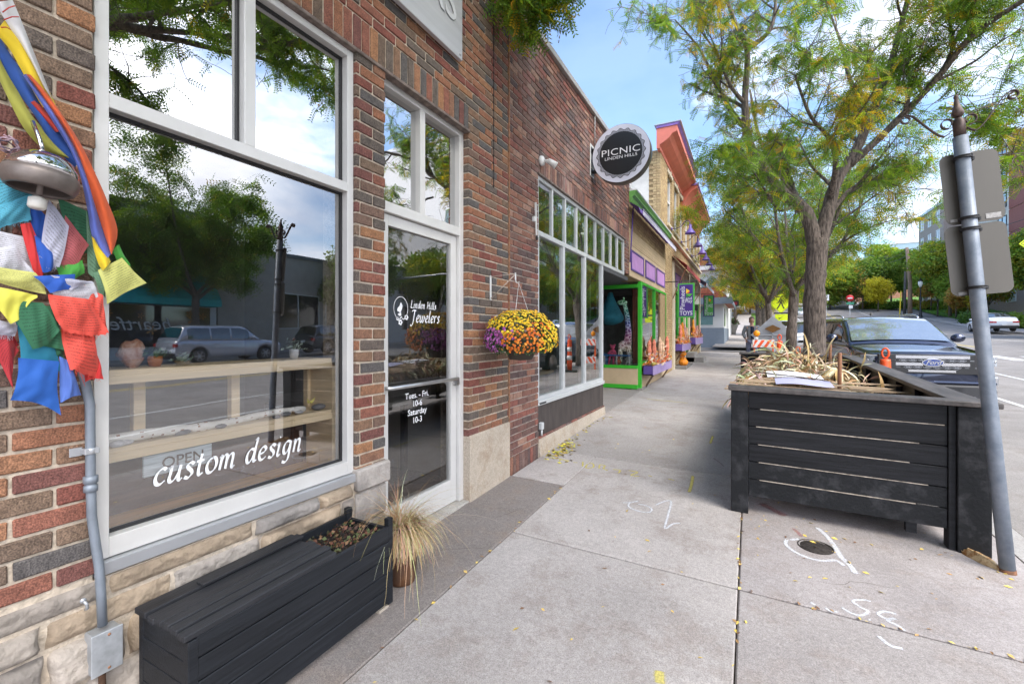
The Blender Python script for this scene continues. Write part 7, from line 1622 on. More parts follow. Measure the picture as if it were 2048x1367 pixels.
# road signs by the far corner
dn = thing('no_entry_sign', 'round red no entry sign with a green street plate far up the road', 'road sign', (13.9,86,gz(13.9,86)))
p = PY(1700,596,86); zg = gz(p.x,86)
mb = MB(); mb.lathe([(0,0),(.50,0),(.50,.02),(0,.02)], (p.x,86,p.z), 20, axis='y'); mb.build('disc', M('sign_red', (.62,.02,.03), .5), dn); mb = MB(); mb.box(p.x-.32,p.x+.32,85.97,85.99,p.z-.08,p.z+.08); mb.build('bar', m_rw, dn)
mb = MB(); mb.box(p.x-.04,p.x+.04,86.02,86.08,zg,p.z+.3); mb.build('post', m_frame2, dn); mb = MB(); mb.box(p.x-.45,p.x+.5,85.98,86.0,p.z-.95,p.z-.65); mb.build('street_name_plate', M('street_green', (.05,.30,.18), .5), dn); mb = MB(); mb.box(p.x-.15,p.x+.35,85.98,86.0,p.z-1.6,p.z-1.1); mb.build('white_plate', m_rw, dn)
ow = thing('blue_arrow_sign', 'white square sign with a dark mark left of the no entry sign', 'road sign', (0,0,0)); p = PY(1653,595,80); zg = gz(p.x,80)
mb = MB(); mb.box(p.x-.3,p.x+.3,80,80.02,p.z-.42,p.z+.42); mb.build('plate', m_rw, ow); mb = MB(); mb.tube([(p.x-.12,79.98,p.z+.2),(p.x+.15,79.98,p.z+.22),(p.x,79.98,p.z-.15)], .045, 6); mb.build('symbol', m_gasket, ow); mb = MB(); mb.box(p.x-.03,p.x+.03,80.02,80.06,zg,p.z+.3); mb.build('post', m_frame2, ow)
# utility poles and wires
m_pole = M('utility_pole_wood', (.22,.15,.11), .85, col2=(.36,.25,.17), scale=4, stretch=(3,3,.2), bump=.4)
X1 = at(1820,83); zg = gz(X1,83)
up_ = thing('utility_pole', 'tall brown wooden utility pole carrying wires at the far left of the lawn', 'utility pole', (X1,83,zg))
mb = MB(); mb.tube([(X1,83,zg),(X1,83,zg+5),(X1-.35,83,13.9)], [.28,.25,.19], 12); mb.build('pole', m_pole, up_)
X2 = at(1809,84); up2 = thing('utility_pole', 'slim dark steel pole standing right beside the brown wooden utility pole', 'utility pole', (X2,84,zg)); mb = MB(); mb.tube([(X2,84,zg),(X2+.1,84,10.6)], [.18,.14], 10); mb.build('pole', M('dark_pole', (.10,.09,.085), .8), up2)
X3 = at(1767,112); up3 = thing('utility_pole', 'distant dark pole with a crossarm above the trees', 'utility pole', (X3,112,gz(X3,112))); mb = MB(); mb.tube([(X3,112,gz(X3,112)),(X3,112,16.6)], .17, 8); mb.build('pole', MATS['dark_pole'], up3); mb = MB(); mb.beam((X3-1.5,110.6,15.8),(X3+1.5,113.4,16.6),.16,.16); mb.beam((X3-1.2,110.6,16.3),(X3+1.6,113.4,17.1),.12,.12); mb.build('crossarm', MATS['dark_pole'], up3)
def wire(a, b, sag=1.0, r_=.025):
    a = Vector(a); b = Vector(b); mb = MB(); mb.tube([a.lerp(b, i/16)+Vector((0,0,-sag*4*(i/16)*(1-i/16))) for i in range(17)], r_, 4, cap=False); return mb
for k, (za, e, zb_, lb) in enumerate(((13.6,(29,60,15.0),0,'uppermost wire running right from the brown wooden pole'),(12.9,(29,60,13.0),0,'middle wire running right from the brown wooden pole'),(12.1,(29,60,11.6),0,'lowest wire running right from the brown wooden pole'))):
    tag(wire((X1-.3,83,za), e, .8, .035).build('overhead_wire', MATS['dark_pole']), lb, 'wire')
for k, (za, zb_, lb) in enumerate(((13.7,16.4,'upper wire between the brown wooden pole and the distant crossarm'),(12.8,15.8,'lower wire between the brown wooden pole and the distant crossarm'))): tag(wire((X1-.35,83,za),(X3,112,zb_),.5,.035).build('overhead_wire', MATS['dark_pole']), lb, 'wire')
tag(wire((X3,112,16.3),(-2,140,18.5),2.0,.04).build('overhead_wire', MATS['dark_pole']), 'long wire running left from the distant crossarm over the street', 'wire')
mb = MB(); xg = at(1799,80); mb.tube([(xg,80,gz(xg,80)),(xg+.5,81.5,gz(xg,80)+3.9)], .07, 6); tag(mb.build('guy_guard', M('yellow_guard', (.75,.55,.02), .5)), 'slanting yellow guy wire guard left of the brown wooden pole', 'guy guard')
XL = at(1841,80); zg = gz(XL,80)+.2; sl = thing('street_lamp', 'black ornamental street lamp with a white lantern on the lawn', 'street lamp', (XL,80,zg))
mb = MB(); mb.lathe([(.25,0),(.26,.1),(.16,.3),(.14,.9),(.09,1.1),(.075,3.9),(.12,4.0),(.10,4.1)], (XL,80,zg), 12); mb.build('post', m_gasket, sl)
mb = MB(); mb.lathe([(.13,4.1),(.27,4.5),(.25,4.85),(.1,5.0)], (XL,80,zg), 12); mb.build('lantern', M('frosted_lamp', (.7,.7,.68), .4), sl); mb = MB(); mb.lathe([(.28,4.85),(.2,5.0),(.05,5.15),(.02,5.5),(0,5.5)], (XL,80,zg), 12); mb.build('cap', m_gasket, sl)
# ================================================================== prayer flags on the near wall (sizes read off the photo, each cloth modelled on its own folds)
pf = thing('prayer_flags', 'bunch of crumpled coloured prayer flags tied to the near brick wall', 'prayer flags', (-2.0,.55,1.3))
def clothmat(name, col, prnt=.0, tr=.25, dens=150):
    m, n, l, b = _new(name); t = n.new('ShaderNodeTexCoord'); o = n['Material Output']
    no = n.new('ShaderNodeTexNoise'); no.inputs['Scale'].default_value = 9; no.inputs['Detail'].default_value = 7; l.new(t.outputs['Object'], no.inputs['Vector'])
    rp = n.new('ShaderNodeValToRGB'); rp.color_ramp.elements[0].position = .3; rp.color_ramp.elements[1].position = .7; rp.color_ramp.elements[0].color = (*[c*.8 for c in col],1); rp.color_ramp.elements[1].color = (*[min(1,c*1.12+.01) for c in col],1); l.new(no.outputs['Fac'], rp.inputs[0]); last = rp.outputs[0]
    if prnt:
        uv = n.new('ShaderNodeVertexColor'); uv.layer_name = 'Col'; s_ = n.new('ShaderNodeSeparateColor'); l.new(uv.outputs['Color'], s_.inputs[0])
        cb = n.new('ShaderNodeCombineXYZ'); l.new(s_.outputs[0], cb.inputs[0]); l.new(s_.outputs[1], cb.inputs[1])
        mp_ = n.new('ShaderNodeMapping'); mp_.inputs['Scale'].default_value = (30,16,1); l.new(cb.outputs[0], mp_.inputs['Vector'])
        k = n.new('ShaderNodeTexNoise'); k.inputs['Scale'].default_value = 1.6; k.inputs['Detail'].default_value = 4; k.inputs['Roughness'].default_value = .8; l.new(mp_.outputs[0], k.inputs['Vector'])
        w_ = n.new('ShaderNodeTexWave'); w_.bands_direction = 'Y'; w_.inputs['Scale'].default_value = 4.4; w_.inputs['Distortion'].default_value = .3; l.new(cb.outputs[0], w_.inputs['Vector'])
        a = n.new('ShaderNodeMath'); a.operation = 'GREATER_THAN'; a.inputs[1].default_value = .55; l.new(w_.outputs['Fac'], a.inputs[0]); c2 = n.new('ShaderNodeMath'); c2.operation = 'GREATER_THAN'; c2.inputs[1].default_value = .505; l.new(k.outputs['Fac'], c2.inputs[0])
        # margin
        def rng(src):
            x = n.new('ShaderNodeMath'); x.operation = 'SUBTRACT'; x.inputs[1].default_value = .5; l.new(src, x.inputs[0]); y = n.new('ShaderNodeMath'); y.operation = 'ABSOLUTE'; l.new(x.outputs[0], y.inputs[0]); z = n.new('ShaderNodeMath'); z.operation = 'LESS_THAN'; z.inputs[1].default_value = .40; l.new(y.outputs[0], z.inputs[0]); return z.outputs[0]
        m1_ = n.new('ShaderNodeMath'); m1_.operation = 'MULTIPLY'; l.new(a.outputs[0], m1_.inputs[0]); l.new(c2.outputs[0], m1_.inputs[1]); m2_ = n.new('ShaderNodeMath'); m2_.operation = 'MULTIPLY'; l.new(m1_.outputs[0], m2_.inputs[0]); l.new(rng(s_.outputs[0]), m2_.inputs[1]); m3_ = n.new('ShaderNodeMath'); m3_.operation = 'MULTIPLY'; l.new(m2_.outputs[0], m3_.inputs[0]); l.new(rng(s_.outputs[1]), m3_.inputs[1]); m4_ = n.new('ShaderNodeMath'); m4_.operation = 'MULTIPLY'; m4_.inputs[1].default_value = prnt; l.new(m3_.outputs[0], m4_.inputs[0])
        mm = n.new('ShaderNodeMix'); mm.data_type = 'RGBA'; l.new(m4_.outputs[0], mm.inputs['Factor']); l.new(last, mm.inputs['A']); mm.inputs['B'].default_value = (*[c*.25 for c in col],1); last = mm.outputs['Result']
    l.new(last, b.inputs['Base Color']); b.inputs['Roughness'].default_value = .75; b.inputs['Sheen Weight'].default_value = .15
    wv = n.new('ShaderNodeTexNoise'); wv.inputs['Scale'].default_value = 600; l.new(t.outputs['Object'], wv.inputs['Vector']); bp = n.new('ShaderNodeBump'); bp.inputs['Strength'].default_value = .25; bp.inputs['Distance'].default_value = .001; l.new(wv.outputs['Fac'], bp.inputs['Height']); l.new(bp.outputs[0], b.inputs['Normal'])
    ts = n.new('ShaderNodeBsdfTranslucent'); l.new(last, ts.inputs['Color']); mi = n.new('ShaderNodeMixShader'); mi.inputs[0].default_value = tr; l.new(b.outputs[0], mi.inputs[1]); l.new(ts.outputs[0], mi.inputs[2]); l.new(mi.outputs[0], o.inputs[0]); MATS[name] = m; return m
CL = dict(white=(.66,.66,.72), lilac=(.58,.58,.70), red=(.68,.03,.03), rose=(.52,.12,.13), coral=(.80,.09,.06), dred=(.50,.03,.04), yellow=(.78,.74,.10), pyellow=(.66,.66,.20), olive=(.42,.44,.08), green=(.03,.17,.08), lgreen=(.08,.42,.06), sgreen=(.16,.32,.20), blue=(.02,.11,.52), rblue=(.015,.12,.50), cyan=(.10,.46,.62), teal=(.02,.26,.40), lblue=(.10,.20,.62))
cm = {k: clothmat('flag_'+k, v, prnt=(.75 if k in ('white','lilac','rose','pyellow','cyan','coral','green','sgreen','dred','olive') else 0)) for k, v in CL.items()}
ff = random.Random(77)
def flag(c, col, X, amp=.007, fray=False, bulge=.012, waves=None, n=22):
    """c: four photo corners (tl,tr,br,bl); X: distance of the cloth from the wall plane; folds run down the cloth"""
    P4 = [PX(p[0], p[1], XF+X+(p[2] if len(p) > 2 else 0)) for p in c]
    ph = ff.uniform(0,6); k1 = ff.uniform(5,9); k2 = ff.uniform(2,4); wv = waves or 1.0; mb = MB(); vs = []; cc_ = []
    bw = ff.uniform(-.12,.12)
    for j in range(n+1):
        for i in range(n+1):
            u, v = i/n, j/n; p = P4[0]*(1-u)*(1-v)+P4[1]*u*(1-v)+P4[2]*u*v+P4[3]*(1-u)*v; e1 = (P4[1]-P4[0]); e2 = (P4[3]-P4[0])
            f = math.sin(u*k1*wv*(1-.3*v)+ph+v*k2*1.6)*.55+math.sin(u*k1*2.3*wv+v*7+ph*2+math.sin(v*4+ph))*.3+math.sin(v*k1*.9+ph*3+u*4)*.4+abs(math.sin((u+v)*k2*1.7+ph*1.3))*.5
            p = p+Vector((1,0,0))*(amp*f*(.35+.65*v)+bulge*math.sin(PI*u)*math.sin(PI*v)); p = p+e2*(bw*math.sin(PI*u)*v)+e1*(bw*.6*math.sin(PI*v)*(u-.5)*2)
            if fray and j == n: p = p+e2*ff.uniform(-.02,.05)
            if p.x < XF+.006: p.x = XF+.006
            vs.append(p); cc_.append((u,v,0))
    b = len(mb.v); mb.v += [tuple(p) for p in vs]; mb.c += cc_
    for j in range(n):
        for i in range(n): a = j*(n+1)+i; mb.f.append((a,a+1,a+n+2,a+n+1)); mb.m.append(0); mb.smooth.append(True)
    mb.build('flag', cm[col], pf, recalc=False)
    if fray:
        mb = MB()
        for i in range(34):
            q = vs[n*(n+1)+int(ff.random()*n)]+Vector((0,ff.uniform(-.003,.003),0)); mb.tube([q, q+Vector((ff.uniform(-.004,.008),ff.uniform(-.004,.004),-ff.uniform(.004,.016)))], .0003, 3, cap=False)
        mb.build('frayed_edge', cm[col], pf, recalc=False)
for a in (
    ([(-30,345),(48,360),(72,395),(-30,480)],'cyan',.045), ([(-30,420),(70,385),(62,440),(-30,470)],'cyan',.055), ([(115,395),(180,425),(208,520),(135,520)],'green',.04), ([(172,420),(192,480),(205,560),(176,545)],'sgreen',.05),
    ([(60,395),(90,430),(100,500),(70,540)],'blue',.05), ([(98,398),(138,452),(118,535),(80,505)],'lilac',.085,.005), ([(130,430),(178,490),(150,548),(112,528)],'rose',.07), ([(40,448),(62,445),(92,535),(68,550)],'red',.075,.006),
    ([(-30,455),(55,475),(70,545),(10,520)],'white',.06), ([(-30,500),(30,490),(72,548),(-10,560)],'white',.08,.008), ([(68,470),(100,490),(112,530),(85,545)],'blue',.085), ([(110,530),(165,520),(170,545),(128,570)],'lgreen',.07),
    ([(196,540),(244,515),(292,566),(215,608)],'pyellow',.09,.006), ([(222,500),(238,488),(262,532),(236,528)],'lgreen',.07,.003), ([(185,545),(210,540),(212,595),(200,588)],'sgreen',.065),
    ([(-30,530),(70,545),(92,588),(-20,560)],'pyellow',.10,.010), ([(-30,568),(75,590),(60,600),(20,648)],'yellow',.115,.012), ([(66,552),(150,548),(158,578),(100,586)],'blue',.115,.008), ([(80,562),(185,562),(198,606),(120,600)],'white',.105,.008), ([(100,550),(160,560),(190,565),(140,580)],'lilac',.12,.006),
    ([(95,588),(175,598),(215,665),(125,660)],'coral',.125,.012), ([(160,565),(205,590),(215,660),(180,668)],'coral',.105,.01), ([(120,640),(178,648),(205,755),(135,735)],'coral',.105,.016), ([(150,670),(190,672),(205,758),(170,765)],'red',.09,.014),
    ([(15,600),(85,605),(118,660),(64,698)],'green',.12,.008), ([(70,610),(112,612),(128,700),(72,690)],'green',.10,.008), ([(30,640),(110,655),(125,745),(40,738)],'teal',.085,.006), ([(95,680),(128,700),(130,720),(100,715)],'green',.08),
    ([(-30,670),(20,662),(38,700),(24,778)],'dred',.075,.006), ([(-30,660),(10,650),(38,690),(-20,720)],'dred',.06), ([(36,715),(118,722),(122,830),(20,800)],'rblue',.11,.008), ([(118,712),(140,722),(164,790),(120,805)],'lblue',.10,.006), ([(-30,632),(36,650),(30,672),(-30,664)],'lilac',.09),
    ([(104,655),(128,660),(130,700),(112,705)],'olive',.07)):
    flag(a[0], a[1], a[2], amp=(a[3] if len(a) > 3 else .005), fray=a[1] in ('rose','lilac','coral','cyan','teal') and ff.random() < .8)
mb = MB(); tv = [PX(168,655,XF+.14), PX(165,690,XF+.145), PX(158,730,XF+.14), PX(170,772,XF+.13)]; mb.tube(catv(tv,4), .0007, 4); mb.build('loose_thread', cm['coral'], pf)
# the long twisted flag of several colours
lf_ = thing('furled_flag', 'long furled flag striped white, yellow, blue, orange and olive hanging beside the window frame', 'flag', (-1.98,.6,1.9))
def strip(name, left, right, col, X, amp=.004, mat_=None):
    Lp = catv([Vector((a,b,0)) for a,b in left], 6); Rp = catv([Vector((a,b,0)) for a,b in right], 6); n = min(len(Lp),len(Rp)); m = 8; mb = MB(); vs = []
    for j in range(n):
        for i in range(m+1):
            u = i/m; q = Lp[j].lerp(Rp[j], u); p = PX(q.x, q.y, XF+X+.018*math.sin(PI*u)+amp*math.sin(j*.35+u*5)); vs.append(p); mb.c.append((u, j/n, 0))
    mb.v = [tuple(p) for p in vs]
    for j in range(n-1):
        for i in range(m): a = j*(m+1)+i; mb.f.append((a,a+1,a+m+2,a+m+1)); mb.m.append(0); mb.smooth.append(True)
    mb.build(name, mat_ or cm[col], lf_, recalc=False)
for k_, v_ in (('fwhite',(.75,.75,.77)),('fyellow',(.85,.62,.02)),('fblue',(.02,.09,.38)),('fviolet',(.13,.18,.60)),('forange',(.82,.13,.03)),('folive',(.42,.42,.07)),('fred',(.60,.05,.03))): cm[k_] = clothmat('furled_'+k_, v_)
strip('olive_band', [(-20,120),(20,205),(50,260),(90,300),(140,318)], [(0,95),(40,190),(75,245),(120,285),(150,320)], 'folive', .060)
strip('blue_band', [(-20,85),(10,140),(40,190),(75,240),(105,290),(150,335)], [(-10,60),(25,115),(60,165),(95,225),(135,280),(160,320)], 'fblue', .065)
strip('red_band', [(60,205),(85,235),(110,265)], [(72,200),(100,232),(122,262)], 'fred', .075)
strip('yellow_band', [(-10,65),(20,100),(45,145),(62,175),(85,215)], [(10,40),(40,80),(68,125),(88,160),(112,212)], 'fyellow', .078)
strip('white_band', [(-10,5),(10,40),(35,80),(62,125),(85,170)], [(25,0),(40,35),(62,90),(82,140),(105,200)], 'fwhite', .082)
strip('violet_band', [(45,150),(75,195),(110,250),(140,300),(160,350),(175,420),(185,475),(212,518)], [(52,148),(85,192),(122,248),(152,300),(172,350),(190,410),(206,460),(222,508)], 'fviolet', .095)
strip('orange_band', [(52,148),(85,192),(122,248),(152,300),(172,350),(190,410),(206,460),(222,508)], [(62,150),(92,185),(128,235),(160,285),(185,335),(212,395),(235,460),(224,508)], 'forange', .100)
strip('yellow_tip', [(183,472),(188,500),(198,530),(206,541)], [(190,478),(205,500),(218,516),(222,524)], 'fyellow', .098)
mb = MB()
for (a, b, c, d_) in ((5,25,30,12),(8,40,38,34),(2,55,22,60)): 
    p = PX(a,b,XF+.105); q = PX(c,d_,XF+.105); mb.tube([p, p.lerp(q,.5)+Vector((.002,0,.004)), q], .0016, 4)
mb.build('print', cm['fred'], lf_)
# bell shaped metal light fixture with a ceramic socket
be = thing('bell_fixture', 'chrome and bronze bell shaped fixture with a white ceramic socket among the flags', 'wall fixture', (-1.96,.55,1.95))
c = PX(84,345,XF+.13); q = c
m_chr = M('polished_chrome', (.75,.75,.76), .08, 1.0, var=.02); m_brz = M('dull_bronze', (.20,.17,.155), .5, .5, var=.2, scale=14)
tl_ = Matrix.Rotation(R(-6), 3, 'X')
def tilted(mb): mb.v = [tuple(c+tl_ @ (Vector(v)-c)) for v in mb.v]; return mb
mb = MB(); mb.lathe([(0,.066),(.02,.064),(.045,.056),(.068,.040),(.083,.014),(.086,-.003)], c, 40); tilted(mb).build('chrome_dome', m_chr, be)
mb = MB(); mb.lathe([(.087,-.004),(.090,-.020),(.087,-.040),(.079,-.056),(.073,-.060),(.070,-.052),(.078,-.030),(.078,.0)], c, 40); tilted(mb).build('rim', m_brz, be)
mb = MB(); mb.tube([c+Vector((0,0,.03)), c+Vector((0,.001,-.085))], .008, 10); tilted(mb).build('stem', m_brz, be)
mb = MB(); mb.lathe([(.012,-.078),(.015,-.082),(.022,-.086),(.022,-.112),(.017,-.118),(0,-.118)], c, 20); tilted(mb).build('socket', M('ceramic', (.66,.64,.58), .35), be)
mb = MB(); mb.tube([c+Vector((0,-.0,.052)), c+Vector((-.01,-.012,.10)), c+Vector((-.03,-.03,.16))], .006, 8); tilted(mb).build('rod', m_chr, be)
mb = MB(); p = PX(15,295,XF+.08)
for i in range(7):
    a = ff.uniform(0,6); mb.cc = (.3,.3,.3); mb.tube([p+Vector((ff.uniform(-.01,.02),.022*math.cos(a+t*1.1),.02*math.sin(a+t*1.1)+.003*t)) for t in range(6)], .0022, 6)
mb.build('cord_knot', M('multicolour_cord', (.10,.08,.12), .6, col2=(.45,.30,.35), scale=60), be)
# ================================================================== cars (local: front faces -Y, x across)
m_tyre = M('tyre', (.02,.02,.02), .8); m_rim = M('alloy_rim', (.45,.45,.47), .3, .8); m_dkpl = M('black_plastic', (.018,.018,.02), .5); m_chrome = M('car_chrome', (.70,.71,.73), .12, 1.0, var=.02)
m_hl = M('headlamp_glass', (.35,.38,.42), .08, .2, var=.5, scale=25); m_tl = M('tail_lamp_red', (.45,.01,.01), .15, coat=1); m_cglass = M('car_glass', (.012,.017,.02), .02, 0, spec=1.0, coat=1.0, var=.05); m_cglass.node_tree.nodes['Principled BSDF'].inputs['Coat IOR'].default_value = 2.0; m_arch = M('wheel_well', (.008,.008,.008), .9)
def lerp_prof(prof, y):
    for (a, b) in zip(prof[:-1], prof[1:]):
        if a[0] <= y <= b[0]: t = (y-a[0])/max(1e-6,b[0]-a[0]); return a[1]+(b[1]-a[1])*t
    return prof[0][1] if y < prof[0][0] else prof[-1][1]
def car(name, label, loc, rz, paint, L_=5.2, W=1.96, top=None, roof=None, width=None, zb=.32, wb=(.95,4.05), wr=.40, cat='car', glass_y=None, sidewin=None, rails=False, sc=1.0, group=None, rimm=None, zbk=None, rw=.80, doors=None):
    o = local_thing(name, label, cat, loc, rz, group, sc); H2 = W/2
    width = width or [(0,.86),(.12,.93),(.35,.985),(.9,1),(L_-.7,1),(L_-.2,.96),(L_,.90)]
    ys = sorted(set([round(i*L_/70,3) for i in range(71)]+[0,.03,.07,.12,L_-.03,L_-.08]))
    rings = []
    for y in ys:
        w_ = H2*lerp_prof(width,y); zt = lerp_prof(top,y); bz = zb+(.10*(1-y/.25) if y < .25 else 0)+(.1*(1-(L_-y)/.25) if y > L_-.25 else 0)
        ar = 0
        for yw in wb:
            d_ = abs(y-yw)
            if d_ < wr+.07: ar = max(ar, wr+math.sqrt(max(0,(wr+.07)**2-d_*d_)))
        be = max(bz, ar); hh = zt-be
        half = [(0,bz-.02),(w_*.80,bz-.02),(w_*.80,max(bz,be-.0)),(w_*.975,be),(w_*1.0,be+hh*.25),(w_*1.0,be+hh*.55),(w_*.985,zt-.14 if hh > .3 else be+hh*.7),(w_*.955,zt-.05),(w_*.88,zt-.005),(w_*.5,zt+.028),(0,zt+.038)]
        rings.append([(x,y,z) for x,z in half]+[(-x,y,z) for x,z in reversed(half[1:-1])])
    n = len(rings[0]); mb = MB(); mb.add([p for r_ in rings for p in r_], [(i*n+k,i*n+(k+1)%n,(i+1)*n+(k+1)%n,(i+1)*n+k) for i in range(len(rings)-1) for k in range(n)]+[tuple(range(n)),tuple((len(rings)-1)*n+k for k in reversed(range(n)))], 0, True)
    ry = sorted(set([a for a,_ in roof]+[roof[0][0]+(roof[-1][0]-roof[0][0])*i/24 for i in range(25)])); rr = []
    for y in ry:
        zr = lerp_prof(roof,y); z0 = lerp_prof(top,y)-.03; f = (zr-z0)/(max(b for _,b in roof)-z0+1e-6); wb_ = H2*.93*lerp_prof(width,min(max(y,.4),L_-.3)); wt = wb_+(H2*rw-wb_)*f
        half = [(0,z0),(wb_,z0),(wb_*.6+wt*.4+.012,z0+(zr-z0)*.45),(wt+.02,z0+(zr-z0)*.90),(wt-.04,zr-.005),(wt*.5,zr+.028),(0,zr+.036)]; rr.append([(x,y,z) for x,z in half]+[(-x,y,z) for x,z in reversed(half[1:-1])])
    n = len(rr[0]); mb.add([p for r_ in rr for p in r_], [(i*n+k,i*n+(k+1)%n,(i+1)*n+(k+1)%n,(i+1)*n+k) for i in range(len(rr)-1) for k in range(n)]+[tuple(range(n)),tuple((len(rr)-1)*n+k for k in reversed(range(n)))], 0, True)
    b_ = mb.build('body', paint, o)
    # windscreen and rear window lie on the sloping ends of the cabin
    def sect(y):
        zr = lerp_prof(roof,y); z0 = lerp_prof(top,y)-.03; f = (zr-z0)/(max(b for _,b in roof)-z0+1e-6); wb_ = H2*.93*lerp_prof(width,min(max(y,.4),L_-.3)); return zr, z0, wb_+(H2*rw-wb_)*f, wb_
    (ya, yb_), (yc, yd) = glass_y
    def scr(y0, y1, off, nm):
        mb = MB()
        def fn(u, v):
            y = y0+(y1-y0)*v; zr, z0, wt, wb_ = sect(y); x = (u*2-1)*(wt-.055); return (x, y+off*.3, zr+.034*(1-(u*2-1)**2)+.010)
        mb.grid(fn, 12, 10); mb.build(nm, m_cglass, o)
    scr(ya, yb_, -1, 'windscreen') if False else None
    def scr2(y0, y1, sgn, nm):
        mb = MB()
        def fn(u, v):
            y = y0+(y1-y0)*v; zr, z0, wt, wb_ = sect(y); a = (u*2-1); x = a*(wt-.05); return (x, y+sgn*.012, zr+.005+.030*(1-a*a)+.012)
        mb.grid(fn, 12, 10); mb.build(nm, m_cglass, o)
    scr2(ya, yb_, -1, 'windscreen'); scr2(yc, yd, 1, 'rear_window')
    for s_ in (-1,1):
        for (y0, y1) in sidewin:
            mb = MB()
            def fn(u, v):
                y = y0+(y1-y0)*u; zr, z0, wt, wb_ = sect(y); zlo = z0+.075; zhi = max(zlo+.005, zr-.10); z = zlo+(zhi-zlo)*v; f = (z-z0)/max(1e-3,zr-z0)
                x = wb_+(wb_*.6+wt*.4+.012-wb_)*min(1,f/.45) if f < .45 else (wb_*.6+wt*.4+.012)+((wt+.02)-(wb_*.6+wt*.4+.012))*(f-.45)/.45
                return (s_*(x+.009), y, z)
            mb.grid(fn, 10, 6); mb.build('side_window', m_cglass, o)
        for yw in wb:
            x = s_*(H2-.14); mb = MB(); mb.lathe([(wr*.62,-.11),(wr*.9,-.12),(wr,-.09),(wr,.09),(wr*.9,.12),(wr*.62,.11)], (x,yw,wr), 28, axis='x'); wh = mb.build('wheel', m_tyre, o)
            mb = MB(); xx = x+s_*.10
            mb.lathe([(wr*.64,-.02),(wr*.66,.02),(wr*.58,.0),(wr*.56,-.05)], (xx,yw,wr), 24, axis='x')
            for k in range(6):
                a = 2*PI*k/6; mb.beam((xx,yw,wr),(xx,yw+wr*.6*math.cos(a),wr+wr*.6*math.sin(a)),.07,.03,up=(1,0,0))
            mb.ball((xx,yw,wr), .05, .06, .06, 8, 6); mb.build('rim', rimm or m_rim, wh)
            mb = MB(); mb.lathe([(0,-.02),(wr*.6,-.02),(wr*.6,.0),(0,.0)], (x+s_*.02,yw,wr), 16, axis='x'); mb.build('brake_disc', m_arch, wh)
        for yy in (doors or []):
            mb = MB(); mb.box(s_*(H2+.002), s_*(H2+.02), yy, yy+.17, lerp_prof(top,yy)-.19, lerp_prof(top,yy)-.155, 0, .004); mb.build('door_handle', paint if not rails else m_chrome, o)
        yA = ya+.30; mb = MB(); zt = lerp_prof(top,yA); mb.ball((s_*(H2+.13), yA+.05, zt+.11), .115, .07, .085, 14, 8); mb.build('mirror', paint, o)
        mb = MB(); mb.beam((s_*(H2-.04),yA+.06,zt+.03),(s_*(H2+.09),yA+.05,zt+.07),.05,.04); mb.build('mirror_arm', m_dkpl, o)
        mb = MB(); mb.box(s_*H2*.55, s_*(H2-.03), zb, zb, 0, 0) if False else None
        if rails:
            mb = MB(); y0, y1 = yb_+.25, yc-.2; pts = [(s_*(H2*rw-.05), y0+(y1-y0)*i/14, lerp_prof(roof, y0+(y1-y0)*i/14)+.02+.055*min(1,3*math.sin(PI*i/14))) for i in range(15)]; mb.tube(pts, .018, 8); mb.build('roof_rail', m_chrome, o)
    return o
# ---- the big dark blue SUV, front towards us
m_navy = M('dark_metallic_paint', (.035,.045,.085), .12, .75, var=.1, coat=1.0)
TOP = [(0,1.03),(.03,1.07),(.10,1.10),(.35,1.125),(.8,1.165),(1.32,1.205),(1.5,1.21),(4.9,1.20),(5.05,1.1),(5.1,.95)]
ROOF = [(1.30,1.18),(1.50,1.285),(1.75,1.44),(2.05,1.60),(2.25,1.675),(2.5,1.71),(3.2,1.725),(4.2,1.72),(4.65,1.68),(4.86,1.45),(5.0,1.18)]
SUVX = 2.66; SY = 9.86
sv = car('parked_car', 'dark blue chrome-grilled SUV parked facing the viewer behind the black slatted box', (SUVX,SY,gr(0,SY+1)+.0), 0, m_navy, L_=5.1, W=1.76, top=TOP, roof=ROOF, zb=.30, wb=(.98,4.1), wr=.41, glass_y=((1.44,2.28),(4.75,4.92)), sidewin=[(1.95,2.85),(2.93,3.85),(3.93,4.75)], rails=True, doors=[2.55,3.55])
sv.rotation_euler = (R(1.0),0,R(4))
_n0 = set(bpy.data.objects)
gl_ = MB(); gl_.box(-.80,.80,-.012,.05,.66,.985,0,.01); gr_ = gl_.build('grille', m_dkpl, sv)
def bowed(x, k=.10): return k*(abs(x)/.98)**2.4
for z0, z1, d_ in ((.915,.965,.035),(.795,.845,.035),(.69,.728,.02)):
    for sd_ in ((0,12),(12,24)):
        mb = MB()
        for i in range(*sd_):
            x0 = -.80+1.6*i/24; x1 = x0+1.6/24
            if abs((x0+x1)/2) < .16 and z0 > .75 and z0 < .9: continue
            mb.hexa([(x0,-d_+bowed(x0),z0),(x1,-d_+bowed(x1),z0),(x1,.02+bowed(x1),z0),(x0,.02+bowed(x0),z0),(x0,-d_+bowed(x0),z1),(x1,-d_+bowed(x1),z1),(x1,.02+bowed(x1),z1),(x0,.02+bowed(x0),z1)])
        mb.build('grille_bar', m_chrome, gr_)
mb = MB()
for r_i, zc_ in enumerate((.885,.77)):
    for i in range(11):
        x = -.70+.14*i+(.07 if r_i else 0)
        if abs(x) > .76 or (abs(x) < .13 and r_i == 0): continue
        h4 = .030
        for sg in (-1,1): mb.beam((x-.065,-.022+bowed(x),zc_),(x,-.022+bowed(x),zc_+sg*h4),.008,.004); mb.beam((x,-.022+bowed(x),zc_+sg*h4),(x+.065,-.022+bowed(x),zc_),.008,.004)
        mb.box(x-.03,x+.03,-.03+bowed(x),-.012,zc_-.005,zc_+.006)
